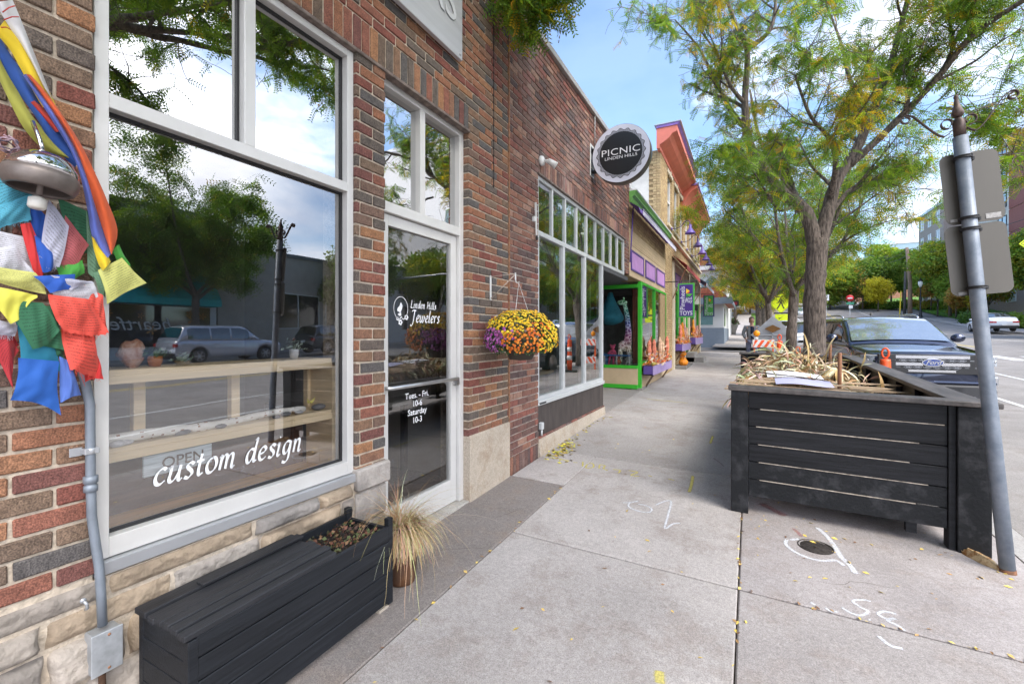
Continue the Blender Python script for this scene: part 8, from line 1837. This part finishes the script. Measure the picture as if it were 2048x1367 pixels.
mb.build('grille_mesh', M('dark_chrome', (.34,.35,.38), .3, .8), gr_)
ov = MB(); zc_ = .852
ov.add([(.158*math.cos(2*PI*i/40), -.052, zc_+.066*math.sin(2*PI*i/40)) for i in range(40)]+[(.163*math.cos(2*PI*i/40), -.02, zc_+.071*math.sin(2*PI*i/40)) for i in range(40)], [tuple(reversed(range(40)))]+[(i,(i+1)%40,40+(i+1)%40,40+i) for i in range(40)]); bdg = ov.build('badge', m_chrome, sv)
ov = MB(); ov.add([(.143*math.cos(2*PI*i/40), -.0535, zc_+.054*math.sin(2*PI*i/40)) for i in range(40)], [tuple(range(40))]); ov.build('badge_field', M('badge_blue', (.02,.05,.22), .25, coat=1), bdg)
mb = MB(); vs, fs = text_mesh('Ford', .105, bold=.0012, shear=.45); mb.add([(v[0]*1.05, -.055, zc_+v[1]) for v in vs], fs); mb.build('badge_lettering', m_chrome, bdg, recalc=False)
for s_ in (-1,1):
    mb = MB(); mb.prism([(.78,.0),(.97,.10),(.985,.28),(.90,.10),(.78,.02)], .79, .965, 'z') if False else None
    pts = [(.80,.045),(.90,.085),(.972,.17),(.985,.34)]; z0, z1 = .80, .945
    vs = [(s_*x,y-.012,z) for x,y in pts for z in (z0,z1)]+[(s_*(x-.03),y+.05,z) for x,y in pts for z in (z0,z1)]
    mb.add(vs, [(0,2,3,1),(2,4,5,3),(4,6,7,5),(0,1,9,8),(6,14,15,7),(1,3,11,9),(3,5,13,11),(5,7,15,13),(0,8,10,2),(2,10,12,4),(4,12,14,6)]); hl = mb.build('headlight', m_hl, sv)
    mb = MB()
    for k in range(3): mb.ball((s_*(.835+.045*k), .055+.03*k, .87), .018, .02, .03, 8, 6)
    mb.build('projector', m_chrome, hl); mb = MB(); mb.beam((s_*.80,.025,.955),(s_*.965,.145,.955),.015,.02); mb.build('daytime_strip', m_rw, hl)
    mb = MB(); mb.box(s_*.70,s_*.90,-.02,.06,.42,.53,0,.012); mb.build('fog_lamp', m_dkpl, sv)
    mb = MB(); mb.box(s_*.86,s_*.93,.0,.05,.60,.74,0,.015); mb.build('bumper_corner', m_chrome, sv)
mb = MB(); mb.box(-.86,.86,-.05,.12,.30,.60,0,.03); bmp = mb.build('bumper', M('lower_bumper', (.03,.03,.034), .45), sv)
mb = MB(); mb.box(-.9,.9,-.035,.10,.604,.655,0,.02); mb.build('bumper_band', m_navy, sv)
mb = MB()
for k in range(5): mb.box(-.42,.42,-.056,-.045,.455+.024*k,.465+.024*k)
mb.build('air_intake', m_dkpl, bmp); mb = MB(); mb.prism([(-.62,.395),(-.50,.34),(.50,.34),(.62,.395),(.58,.42),(-.58,.42)], -.075, -.04, 'y'); mb.build('skid_plate', M('silver_trim', (.45,.46,.48), .35, .5), bmp)
for _o in set(bpy.data.objects)-_n0:
    if _o.type == 'MESH' and _o.parent == sv and not _o.name.startswith(('bumper','fog')): _o.scale = (.895,1,1); _o.location.z = .105
    elif _o.parent == sv: _o.scale = (.895,1,1)
for _o in kids(sv):
    if _o.name.startswith(('windscreen',)): _o.data.materials[0] = M('mirror_windscreen', (.42,.47,.52), .03, .75, var=.03)
mb = MB(); mb.tube([(-.55,1.49,1.262),(.0,1.42,1.255),(.1,1.44,1.262)], .010, 6); mb.tube([(.05,1.42,1.255),(.6,1.50,1.27)], .010, 6); mb.build('wiper', m_dkpl, sv)
mb = MB(); mb.prism([(2.95,1.78),(3.05,1.79),(3.10,1.86),(3.14,1.86),(3.14,1.79)], -.015, .015, 'x'); mb.build('antenna_fin', m_dkpl, sv)
for s_ in (-1,1): mb = MB(); mb.tube([(s_*.52,.12,1.115),(s_*.56,.7,1.158),(s_*.60,1.25,1.19)], [.006,.018,.012], 8); mb.build('bonnet_crease', m_navy, sv)
# ---- generic profiles
def simple_suv(name, label, x, y, rz, paint, L_=4.7, W=1.85, H=1.68, boxy=False, group='cars parked along the street', front=True, tail=False, plate=False, cls='car', up=0, coupe=False):
    hb_ = H*.60; TOPs = [(0,hb_*.80),(.06,hb_*.88),(.3,hb_*.93),(1.1,hb_),(L_-.3,hb_+.03),(L_-.08,hb_*.97),(L_,hb_*.86)]
    if boxy: RO = [(1.25,hb_),(1.45,H*.88),(1.55,H*.97),(1.8,H),(L_-.4,H),(L_-.25,H*.97),(L_-.15,hb_)]; g = ((1.27,1.5),(L_-.24,L_-.17)); swn = [(1.6,2.4),(2.5,3.3),(3.4,L_-.45)]
    elif coupe: RO = [(1.2,hb_),(1.9,H*.94),(2.4,H),(3.0,H*.995),(3.6,H*.93),(L_-.35,H*.70),(L_-.2,hb_+.02)]; g = ((1.26,1.95),(3.35,L_-.5)); swn = [(1.75,2.6),(2.68,3.5)]
    else: RO = [(1.1,hb_),(1.75,H*.94),(2.1,H*.99),(2.8,H),(L_-.7,H*.98),(L_-.4,H*.93),(L_-.12,hb_)]; g = ((1.2,1.85),(L_-.38,L_-.17)); swn = [(1.65,2.5),(2.58,3.4),(3.48,L_-.5)]
    o = car(name, label, (x,y,gz(x,y)+up), rz, paint, L_=L_, W=W, top=TOPs, roof=RO, zb=.28, wb=(.88,L_-.95), wr=.345, glass_y=g, sidewin=swn, group=group, doors=[2.3,3.2], rw=.84 if boxy else .74)
    for s_ in (-1,1):
        mb = MB(); mb.box(s_*W*.30, s_*W*.455, .0, .16, hb_*.66, hb_*.80, 0, .02); mb.build('headlight', m_hl, o)
        mb = MB(); mb.box(s_*W*(.24 if coupe else .34), s_*W*.462, L_-.13, L_+.006, hb_*.72, hb_*.88, 0, .02); mb.build('taillight', m_tl, o)
    mb = MB(); mb.box(-W*.27,W*.27,-.012,.05,hb_*.55,hb_*.80,0,.015); mb.build('grille', m_dkpl, o); mb = MB(); mb.box(-W*.44,W*.44,L_-.1,L_+.02,.26,.50,0,.02); mb.build('rear_bumper', m_dkpl, o)
    mb = MB(); mb.box(-.16,.16,L_+.0,L_+.028,(.50 if coupe else .62),(.62 if coupe else .74)); mb.build('licence_plate', m_rw, o)
    return o
m_blue = M('blue_paint', (.02,.06,.16), .2, .2, coat=1); m_silver = M('silver_paint', (.55,.55,.60), .25, .4, coat=1, var=.04); m_cwhite = M('white_paint_car', (.70,.71,.75), .25, 0, coat=1, var=.03); m_dgrey = M('dark_grey_paint', (.05,.055,.06), .25, .3, coat=1)
simple_suv('parked_car', 'boxy dark blue SUV parked right behind the large chrome-grilled one', 2.80, 16.6, 0, m_blue, 4.6, 1.9, 1.74, True)
simple_suv('parked_car', 'white van-like car parked behind the boxy blue one, seen between the trunks', 2.62, 23.2, 0, m_cwhite, 4.7, 1.85, 1.68)
simple_suv('parked_car', 'white coupe-roofed SUV parked across the road with red tail lights towards us', 19.35, 58.8, PI, m_cwhite, 4.8, 2.0, 1.66, coupe=True)
simple_suv('parked_car', 'silver SUV parked across the street, mirrored in the display window', 17.9, 15.0, PI, m_silver, 4.9, 1.88, 1.72)
simple_suv('parked_car', 'dark grey car parked ahead of the silver SUV across the street', 17.95, 21.6, PI, m_dgrey, 4.7, 1.85, 1.62)
p = PY(1680,622,84); simple_suv('parked_car', 'pale silver car standing sideways near the no entry sign far up the road', p.x-2.2, 84, R(90), m_silver, 4.6, 1.8, 1.5, up=.1)
p = PY(1655,640,60); simple_suv('parked_car', 'small white vehicle far along the near kerb behind the trunk', 3.0, 46, 0, m_cwhite, 4.6, 1.8, 1.6)
# ================================================================== person
pe = bpy.data.objects.new('person', None); COL.objects.link(pe); PL = Vector((.05,17.0,gz(.05,17.0))); pe.location = PL; pe.rotation_euler = (0,0,R(6)); pe.scale = (.93,.93,.91)
tag(pe, 'person in a grey jacket, navy shirt and jeans walking towards us, hands in pockets', 'person')
def skinned(name, nodes, edges, mat_, parent, sub=2, smooth=True):
    me = bpy.data.meshes.new(name); me.from_pydata([n_[0] for n_ in nodes], edges, []); o = bpy.data.objects.new(name, me); COL.objects.link(o)
    md = o.modifiers.new('skin', 'SKIN'); md.use_smooth_shade = True
    for i, n_ in enumerate(nodes): r_ = n_[1]; me.skin_vertices[0].data[i].radius = (r_, r_) if not hasattr(r_, '__len__') else r_
    me.skin_vertices[0].data[0].use_root = True
    s_ = o.modifiers.new('sub', 'SUBSURF'); s_.levels = sub; s_.render_levels = sub
    bpy.context.view_layer.update(); dg = bpy.context.evaluated_depsgraph_get(); m2 = bpy.data.meshes.new_from_object(o.evaluated_get(dg)); bpy.data.objects.remove(o)
    o = bpy.data.objects.new(name, m2); COL.objects.link(o); m2.materials.clear(); m2.materials.append(mat_); o.parent = parent
    for p_ in m2.polygons: p_.use_smooth = smooth; p_.material_index = 0
    return o
m_skin = M('skin', (.50,.29,.21), .55, var=.08); m_jk = M('grey_jacket', (.22,.235,.26), .85, var=.2, scale=8); m_sh = M('navy_shirt', (.012,.02,.06), .8); m_jn = M('blue_jeans', (.17,.19,.28), .85, var=.25, scale=9); m_hr = M('grey_brown_hair', (.16,.12,.10), .8, var=.4, scale=50); m_shoe = M('dark_shoe', (.03,.025,.02), .6)
# body from the pelvis
N_ = [((0,0,.96),(.13,.10)),((0,0,1.12),(.125,.095)),((0,0,1.32),(.155,.11)),((0,0,1.43),(.10,.08)),((0,-.01,1.50),(.05,.05)),((0,-.02,1.57),(.055,.065)),((0,-.025,1.65),(.078,.095)),((0,-.015,1.72),(.065,.078)),
      ((.09,0,.90),(.085,.09)),((.10,-.10,.50),.058),((.10,-.02,.10),.040),((.11,-.14,.05),.035),((-.09,0,.90),(.085,.09)),((-.10,.06,.50),.058),((-.10,.24,.14),.040),((-.10,.13,.05),.035),
      ((.19,0,1.40),.06),((.255,.03,1.16),.046),((.19,-.07,.95),.036),((-.19,0,1.40),.06),((-.255,.03,1.16),.046),((-.19,-.07,.95),.036)]
E_ = [(0,1),(1,2),(2,3),(3,4),(4,5),(5,6),(6,7),(0,8),(8,9),(9,10),(10,11),(0,12),(12,13),(13,14),(14,15),(2,16),(16,17),(17,18),(2,19),(19,20),(20,21)]
skinned('body', N_, E_, m_skin, pe)
skinned('jeans', [((0,0,.97),(.15,.12)),((.095,0,.88),(.10,.105)),((.105,-.10,.50),.078),((.10,-.03,.12),.066),((-.095,0,.88),(.10,.105)),((-.105,.06,.50),.078),((-.10,.21,.16),.066)], [(0,1),(1,2),(2,3),(0,4),(4,5),(5,6)], m_jn, pe)
skinned('shirt', [((0,0,.98),(.14,.115)),((0,0,1.15),(.14,.115)),((0,-.005,1.32),(.165,.13)),((0,0,1.44),(.09,.075))], [(0,1),(1,2),(2,3)], m_sh, pe)
skinned('jacket', [((0,.03,.93),(.175,.115)),((0,.03,1.12),(.17,.115)),((0,.02,1.33),(.19,.125)),((0,.03,1.45),(.11,.07)),((.20,.01,1.41),.078),((.275,.03,1.16),.064),((.20,-.06,.985),.054),((-.20,.01,1.41),.078),((-.275,.03,1.16),.064),((-.20,-.06,.985),.054)], [(0,1),(1,2),(2,3),(2,4),(4,5),(5,6),(2,7),(7,8),(8,9)], m_jk, pe)
for s_ in (-1,1):
    mb = MB(); mb.grid(lambda u, v: (s_*(.045+.075*u+.015*v), -.155+.02*u+.025*v*v, .93+.50*v), 4, 10); mb.build('jacket_lapel', m_jk, pe)
mb = MB(); mb.grid(lambda u, v: ((u-.5)*.13*(1-.2*v), -.148+.035*abs(u-.5)+.03*v*v, .97+.46*v), 6, 10); mb.build('shirt_front', m_sh, pe)
mb = MB(); mb.ball((0,.0,1.705), .092, .105, .095, 16, 10); mb.ball((0,.035,1.62), .088, .075, .09, 14, 8); mb.build('hair', m_hr, pe)
mb = MB(); mb.ball((0,-.045,1.655), .072, .075, .095, 16, 12); mb.ball((0,-.122,1.645), .013, .018, .022, 8, 6)
for s_ in (-1,1): mb.ball((s_*.078,-.01,1.65), .012, .02, .03, 8, 6)
mb.build('face', m_skin, pe)
for s_ in (-1,1): mb = MB(); mb.ball((s_*.028,-.112,1.672), .011, .008, .007, 8, 6); mb.build('eye', m_gasket, pe)
mb = MB(); mb.ball((0,-.114,1.605), .022, .008, .005, 8, 6); mb.build('mouth', M('lip', (.30,.12,.10), .6), pe)
for (x, y, z) in ((.11,-.10,.0),(-.10,.17,.01)):
    mb = MB(); mb.ball((x,y-.03,z+.05), .048, .14, .05, 12, 8); mb.build('shoe', m_shoe, pe)
for s_ in (-1,1):   # hands, mostly in the pockets: palm with fingers going down into the cloth
    mb = MB(); c = Vector((s_*.178,-.095,.93)); mb.ball(c, .028, .02, .045, 10, 8)
    for k in range(4): mb.tube([c+Vector((s_*(-.022+.014*k),-.004,-.03)), c+Vector((s_*(-.024+.014*k),.006,-.065)), c+Vector((s_*(-.022+.013*k),.02,-.085+.006*abs(k-1.5)))], [.009,.008,.006], 6)
    mb.tube([c+Vector((-s_*.022,-.01,.01)), c+Vector((-s_*.040,-.02,-.02)), c+Vector((-s_*.042,-.018,-.042))], [.010,.009,.007], 6); mb.build('hand', m_skin, pe)
# ================================================================== buildings across the street and far away
m_tealb = M('teal_awning_cloth', (.01,.45,.47), .7, var=.15); m_gb = M('grey_brown_stucco', (.42,.375,.33), .9, var=.12, scale=2); m_dg = M('dark_grey_panel', (.20,.20,.205), .8); m_lw = M('light_siding', (.66,.65,.64), .8, var=.08); m_dwin = M('dark_window', (.02,.025,.03), .06, 0, spec=1.0, coat=1)
def block(name, label, x0, x1, y0, y1, z0, z1, wallm, wins=(), face='-x', cap=None, frame=None, loc=None, group=None):
    """simple far building: wall box, cap and framed windows on the side facing -x (u = y) or -y (u = x)"""
    o = thing(name, label, 'building', (x0,y0,z0), group); mb = MB(); mb.box(x0,x1,y0,y1,z0-1.5,z1); mb.build('wall', wallm, o)
    if cap: mb = MB(); mb.box(x0-.12,x1+.1,y0-.12,y1+.1,z1,z1+.22); mb.build('roof_edge', cap, o)
    for (a, b, c, d) in wins:
        mb = MB(); fm = frame or mw
        def bx(u0,u1,d0,d1,v0,v1):
            if face == '-x': mb.box(x0-d1,x0-d0,u0,u1,v0,v1)
            elif face == '+x': mb.box(x1+d0,x1+d1,u0,u1,v0,v1)
            else: mb.box(u0,u1,y0-d1,y0-d0,v0,v1)
        t = .07; bx(a,a+t,0,.06,c,d); bx(b-t,b,0,.06,c,d); bx(a+t,b-t,0,.06,c,c+t); bx(a+t,b-t,0,.06,d-t,d); bx((a+b)/2-.03,(a+b)/2+.03,0.001,.05,c+t,d-t); w_ = mb.build('window', fm, o)
        mb = MB(); bx(a+t,b-t,.0,.02,c+t,d-t); mb.build('pane', m_dwin, w_)
    return o
b = block('teal_awning_shop', 'pale two-storey shop with a teal awning across the street, mirrored in the display window', 24.0, 36, 1.0, 15.6, .3, 8.3, m_lw, [(y,y+1.2,5.8,7.4) for y in (2,4.4,6.8,9.2,11.6,13.6)], cap=m_dg)
mb = MB(); mb.prism([(24.0,5.1),(22.9,3.5),(22.9,3.15),(24.0,3.15)], 1.4, 15.3, 'y'); mb.v = [tuple(v) for v in mb.v]; mb.build('awning', m_tealb, b)
mb = MB(); mb.box(23.9,24.0,1.6,15.2,.9,3.1); mb.build('shop_window', m_dwin, b)
mb = MB(); rr_ = random.Random(5)
for i in range(26):
    y, z, s_ = rr_.uniform(2,15), rr_.uniform(1.2,2.8), rr_.uniform(.12,.25)
    for k in range(5): a = 2*PI*k/5; mb.add([(23.88,y,z),(23.88,y+s_*math.cos(a-.25),z+s_*math.sin(a-.25)),(23.88,y+s_*1.4*math.cos(a),z+s_*1.4*math.sin(a)),(23.88,y+s_*math.cos(a+.25),z+s_*math.sin(a+.25))],[(0,1,2,3)])
mb.build('paper_leaves', M('orange_paper_leaf', (.60,.25,.03), .7), b, recalc=False)['kind'] = 'stuff'
mb = MB(); put_text(mb, "heartfelt", (23.86,11.6,2.1), Vector((0,-1,0)), Zv, .95, shear=.3); mb.build('lettering', m_lw, b, recalc=False)
block('grey_building', 'low grey brown building with a white framed window across from the glass door', 24.2, 36, 15.8, 27, .7, 6.9, m_gb, [(19.4,23.0,1.9,4.4),(23.6,26.2,1.9,4.4)], cap=m_dg)
block('shop_building', 'plain light building across the street beyond the grey brown one', 24.1, 36, 27.4, 40, 1.0, 7.5, m_lw, [(y,y+1.8,1.9,4.2) for y in (28.5,32,35.5)]+[(y,y+1.1,5.2,6.7) for y in (28.5,31.5,34.5,37.5)], cap=m_dg)
block('shop_building', 'brown building across the street behind the viewpoint', 24.1, 36, -12, .7, .0, 7, m_gb, [(y,y+2.0,1.2,3.6) for y in (-11,-8,-5,-2)], cap=m_dg)
# white gabled building past the side street
m_wsd = M('white_siding', (.66,.66,.67), .7, var=.04, stretch=(1,1,20), scale=3); m_bsd = M('blue_grey_siding', (.20,.24,.30), .7, var=.12, stretch=(1,1,25), scale=4); m_rrf = M('red_roof_tile', (.32,.085,.05), .7, var=.3, scale=12)
Yw = 30.6
wb_ = thing('corner_building', 'white corner building with a red roof, grey base and lit window past the side street', 'building', (-2,Yw,.9)); zg = gz(-1.5,Yw)
c1 = PY(1448,680,Yw).x
mb = MB(); mb.box(-9,c1,Yw,Yw+7,zg-.5,zg+1.0); mb.build('base_siding', m_bsd, wb_)
mb = MB(); mb.box(-9,c1-.02,Yw+.01,Yw+7,zg+1.0,zg+2.55); mb.build('wall', m_wsd, wb_)
mb = MB(); mb.box(-3.4,c1-.55,Yw-.02,Yw+.01,zg+1.12,zg+2.40); w_ = mb.build('window', m_wsd, wb_); mb = MB(); mb.box(-3.35,c1-.62,Yw-.03,Yw-.02,zg+1.18,zg+2.34); mb.build('pane', M('pale_teal_glass', (.16,.30,.32), .08, spec=1, coat=1), w_)
mb = MB(); mb.prism([(c1+.45,zg+2.55),(c1+.45,zg+2.62),(c1-.35,zg+3.45),(-9,zg+3.45),(-9,zg+2.55)], Yw-.45, Yw+7.2, 'y'); mb.build('roof', m_rrf, wb_); mb = MB(); mb.box(-9,c1+.48,Yw-.5,Yw-.44,zg+2.45,zg+2.85); mb.box(c1+.44,c1+.5,Yw-.44,Yw+7.2,zg+2.45,zg+2.66); mb.build('fascia', m_bsd, wb_)
mb = MB(); mb.box(c1-.015,c1+.02,Yw+.6,Yw+1.4,zg+1.1,zg+2.2); mb.build('window', m_dwin, wb_)
w2 = thing('gabled_house', 'tall white gabled building with a red hip roof behind the corner building', 'building', (-3,38,1.2)); c2 = PY(1452,600,38).x
mb = MB(); mb.box(-12,c2,38,50,.5,6.5); mb.build('wall', m_wsd, w2); mb = MB(); mb.box(-12,c2+.4,37.6,50,6.5,6.85); mb.build('fascia', m_lw, w2)
mb = MB(); mb.prism([(c2+.3,6.86),(c2-3.4,8.6),(-12,8.6),(-12,6.86)], 37.7, 49.5, 'y'); mb.build('roof', m_rrf, w2)
mb = MB(); x = c2-.9; mb.prism([(x-1.0,5.1),(x+.85,5.1),(x-.05,5.95)], 37.0, 37.99, 'y'); mb.build('gable_hood', M('slate_teal', (.12,.20,.22), .6), w2)
mb = MB(); mb.box(x+.15,x+.95,36.9,36.95,4.1,5.0); s_ = mb.build('small_sign', m_rw, w2); mb = MB(); mb.box(x+.22,x+.88,36.88,36.9,4.72,4.92); mb.build('sign_band', MATS['sign_red'], s_)
w3 = block('pale_building', 'tall pale blue white building rising behind the red roofs', -16, PY(1436,560,55).x, 55, 66, 1.5, 9.6, m_wsd, cap=m_lw); mb = MB(); mb.box(-16,PY(1430,520,54.9).x,54.8,56,9.8,12.5); mb.build('roof_box', M('pale_blue_panel', (.38,.50,.58), .6), w3)
mb = MB(); xx = PY(1467,608,36).x; mb.box(xx-.35,xx+.35,36,36.1,3.55,3.98); bx = thing('wall_sign', 'small dark red lit sign past the white corner building', 'sign', (xx,36,3.7)); mb.build('sign_case', m_gasket, bx); mb = MB(); mb.box(xx-.24,xx+.24,35.98,36,3.66,3.86); mb.build('sign_face', M('dim_red', (.35,.02,.03), .5), bx)
pl = thing('concrete_planter', 'big pale concrete planter bowl with dark plants past the white corner building', 'planter', (0,0,0)); c = G(1463,668); mb = MB(); mb.lathe([(.35,-.1),(.42,.3),(.62,.95),(.58,.95),(0,.85)], c, 16); mb.build('bowl', m_kerb, pl); mb = MB(); r9 = random.Random(3)
for i in range(220): d_ = Vector((r9.gauss(0,1),r9.gauss(0,1),abs(r9.gauss(0,1)))).normalized(); q = c+Vector((0,0,.95))+d_*r9.uniform(.2,.65); a1 = d_.orthogonal().normalized()*.09; mb.cc = r9.choice([(.08,.15,.04),(.05,.1,.03),(.12,.05,.06)]); mb.add([q-a1,q+d_*.2,q+a1,q-d_*.1],[(0,1,2,3)])
mb.build('foliage', m_fl, pl, recalc=False)
# apartment block
m_apb = M('brown_brick_far', (.40,.31,.27), .9, var=.12, scale=6); m_apw = M('pale_stucco_far', (.78,.75,.71), .85, var=.06); m_bal = M('balcony_grey', (.66,.61,.57), .8); m_maroon = M('maroon_panel', (.32,.11,.09), .8)
ap = thing('apartment_block', 'tall brown and cream apartment block with stacked grey balconies beyond the lawn', 'building', (30,85,5))
zg = gz(30,90)+.8
mb = MB(); mb.box(27.4,50,96,108,zg-3,22.6); mb.build('brown_wall', m_apb, ap); mb = MB(); mb.box(30.5,50,48,96,zg-4,27.0); mb.build('pale_wall', m_apw, ap)
mb = MB(); mb.box(29.0,30.6,46,95.9,zg-4,11.2); mb.build('podium', m_apb, ap); mb = MB(); mb.box(30.3,50,47.8,96.2,27.0,27.5); mb.box(27.2,50,95.9,108.2,22.6,23.0); mb.build('roof_edge', m_frame2, ap)
def awin(x, y0, y1, z0, z1, fm=mw):
    mb = MB(); t = .1
    for (a,b2,c_,d_) in ((y0,y0+t,z0,z1),(y1-t,y1,z0,z1),(y0+t,y1-t,z0,z0+t),(y0+t,y1-t,z1-t,z1),((y0+y1)/2-.05,(y0+y1)/2+.05,z0+t,z1-t)): mb.box(x-.07,x,a,b2,c_,d_)
    w_ = mb.build('window', fm, ap); mb = MB(); mb.box(x-.03,x,y0+t,y1-t,z0+t,z1-t); mb.build('pane', m_dwin, w_)
for k in range(5):
    z = 7.4+k*3.15
    for y in (97.5,101.5,105.2): awin(27.4, y, y+1.6, z, z+1.9)
for k in range(7):
    z = 6.0+k*3.1
    for i, y in enumerate((92,84.5,77,69.5,62)):
        if z > 10 or i < 1: awin(30.5, y, y+2.4, z+.3, z+2.3, m_gasket)
    for i, y in enumerate((88.0,74.0,60.0)):
        if z < 11 and i > 0: continue
        mb = MB(); mb.box(28.4,30.5,y-3.2,y+.6,z-.15,z+.05); mb.build('balcony_slab', m_bal, ap); mb = MB(); mb.box(28.4,28.5,y-3.2,y+.6,z+.05,z+1.1); mb.box(28.5,30.5,y-3.2,y-3.1,z+.05,z+1.1); mb.box(28.5,30.5,y+.5,y+.6,z+.05,z+1.1); mb.build('balcony_rail', m_bal, ap)
    if z > 11: mb = MB(); mb.box(30.35,30.49,79.8,83.6,z-.3,z+2.7); mb.build('coloured_panel', m_maroon, ap)
for y in (86,78,70,62,54):
    for z in (zg-.4, zg+2.0):
        mb = MB(); mb.box(28.93,29.0,y,y+2.4,z,z+1.5); w_ = mb.build('window', mw, ap); mb = MB(); mb.box(28.9,28.93,y+.15,y+2.25,z+.15,z+1.35); mb.build('pane', M('pale_blinds', (.45,.50,.52), .3, spec=.8), w_)
wl = MB(); wl.cc = (1,1,1); wl.box(24.4,24.8,46,64,1.0,3.1); wl.box(23.6,24.4,52,60,1.0,2.4); tag(wl.build('retaining_wall', m_kerb), 'low pale retaining wall at the right edge beside the white coupe', 'wall')
bb_ = block('brick_house', 'salmon brick building half hidden by trees at the top of the road', at(1700,135), at(1700,135)+14, 135, 145, gz(20,135), gz(20,135)+9, M('salmon_brick_far', (.42,.20,.14), .9, var=.1), [(at(1715,135)+i*3,at(1715,135)+i*3+1.4,gz(20,135)+4,gz(20,135)+6) for i in range(3)], face='-y')
block('blue_building', 'pale blue building behind the trees left of the utility pole', at(1745,150), at(1745,150)+15, 150, 160, 8, 25, M('pale_blue_far', (.30,.42,.48), .7), [(at(1755,150)+i*3.2,at(1755,150)+i*3.2+1.8,18,21) for i in range(4)], face='-y', cap=m_lw)
block('shop_building', 'small white shopfront with a blue awning left of the no entry sign', at(1648,118), at(1648,118)+5.5, 118, 124, gz(15,118), gz(15,118)+5.5, m_lw, [(at(1652,118),at(1652,118)+1.6,gz(15,118)+1,gz(15,118)+3)], face='-y', cap=m_dg)
mb = MB(); xa = at(1668,117); mb.box(xa,xa+3.2,116.5,118,gz(15,118)+2.4,gz(15,118)+3.8); tag(mb.build('blue_awning', M('awning_blue', (.02,.12,.45), .7)), 'small blue awning at the far end of the road', 'awning')
block('far_house', 'far pale house closing the end of the pavement', -14, -4, 70, 84, 3, 9, m_lw, [(-9,-7.4,5,7)], face='-y', cap=m_dg)
block('far_house', 'far building behind the street trees at the end of the road', 0.5, 12, 150, 160, gz(5,150), gz(5,150)+9, m_apb, [(2,4,gz(5,150)+4,gz(5,150)+6)], face='-y', cap=m_dg)
# leafy far mass at the horizon
P = []; C = []; rr_ = random.Random(99)
for i in range(3600):
    y = rr_.uniform(165,200); x = rr_.uniform(-40,110); h = 8+2*math.sin(x*.21)+1.5*math.sin(x*.53+1); P.append((x,y,gz(x,165)+rr_.random()**.7*h)); c = rr_.choice(DG+MG+YG[:1]); C.append(c)
P = np.array(P); o = scatter('far_woodland', P, np.random.default_rng(9).normal(0,1,P.shape), simple_leaf(9,.95,rr_), np.array(C), None, 9); tag(o, 'distant green treetops closing the view at the top of the hill', 'woodland', kind='stuff')
# grass blades on the lawn edge
P = []; C = []
for i in range(9000):
    x = 23.3+rr_.random()**1.6*30; y = rr_.uniform(62,118); P.append((x,y,gr(x,y)+.15+.09*min(8,x-23.2)+.03)); c = rr_.uniform(.7,1.2); C.append((.13*c,.27*c,.035*c))
P = np.array(P); o = scatter('grass', P, np.random.default_rng(4).normal(0,1,P.shape), simple_leaf(5,.10,rr_), np.array(C), None, 4); tag(o, 'bright green mown grass on the bank across the road', 'grass', kind='stuff')
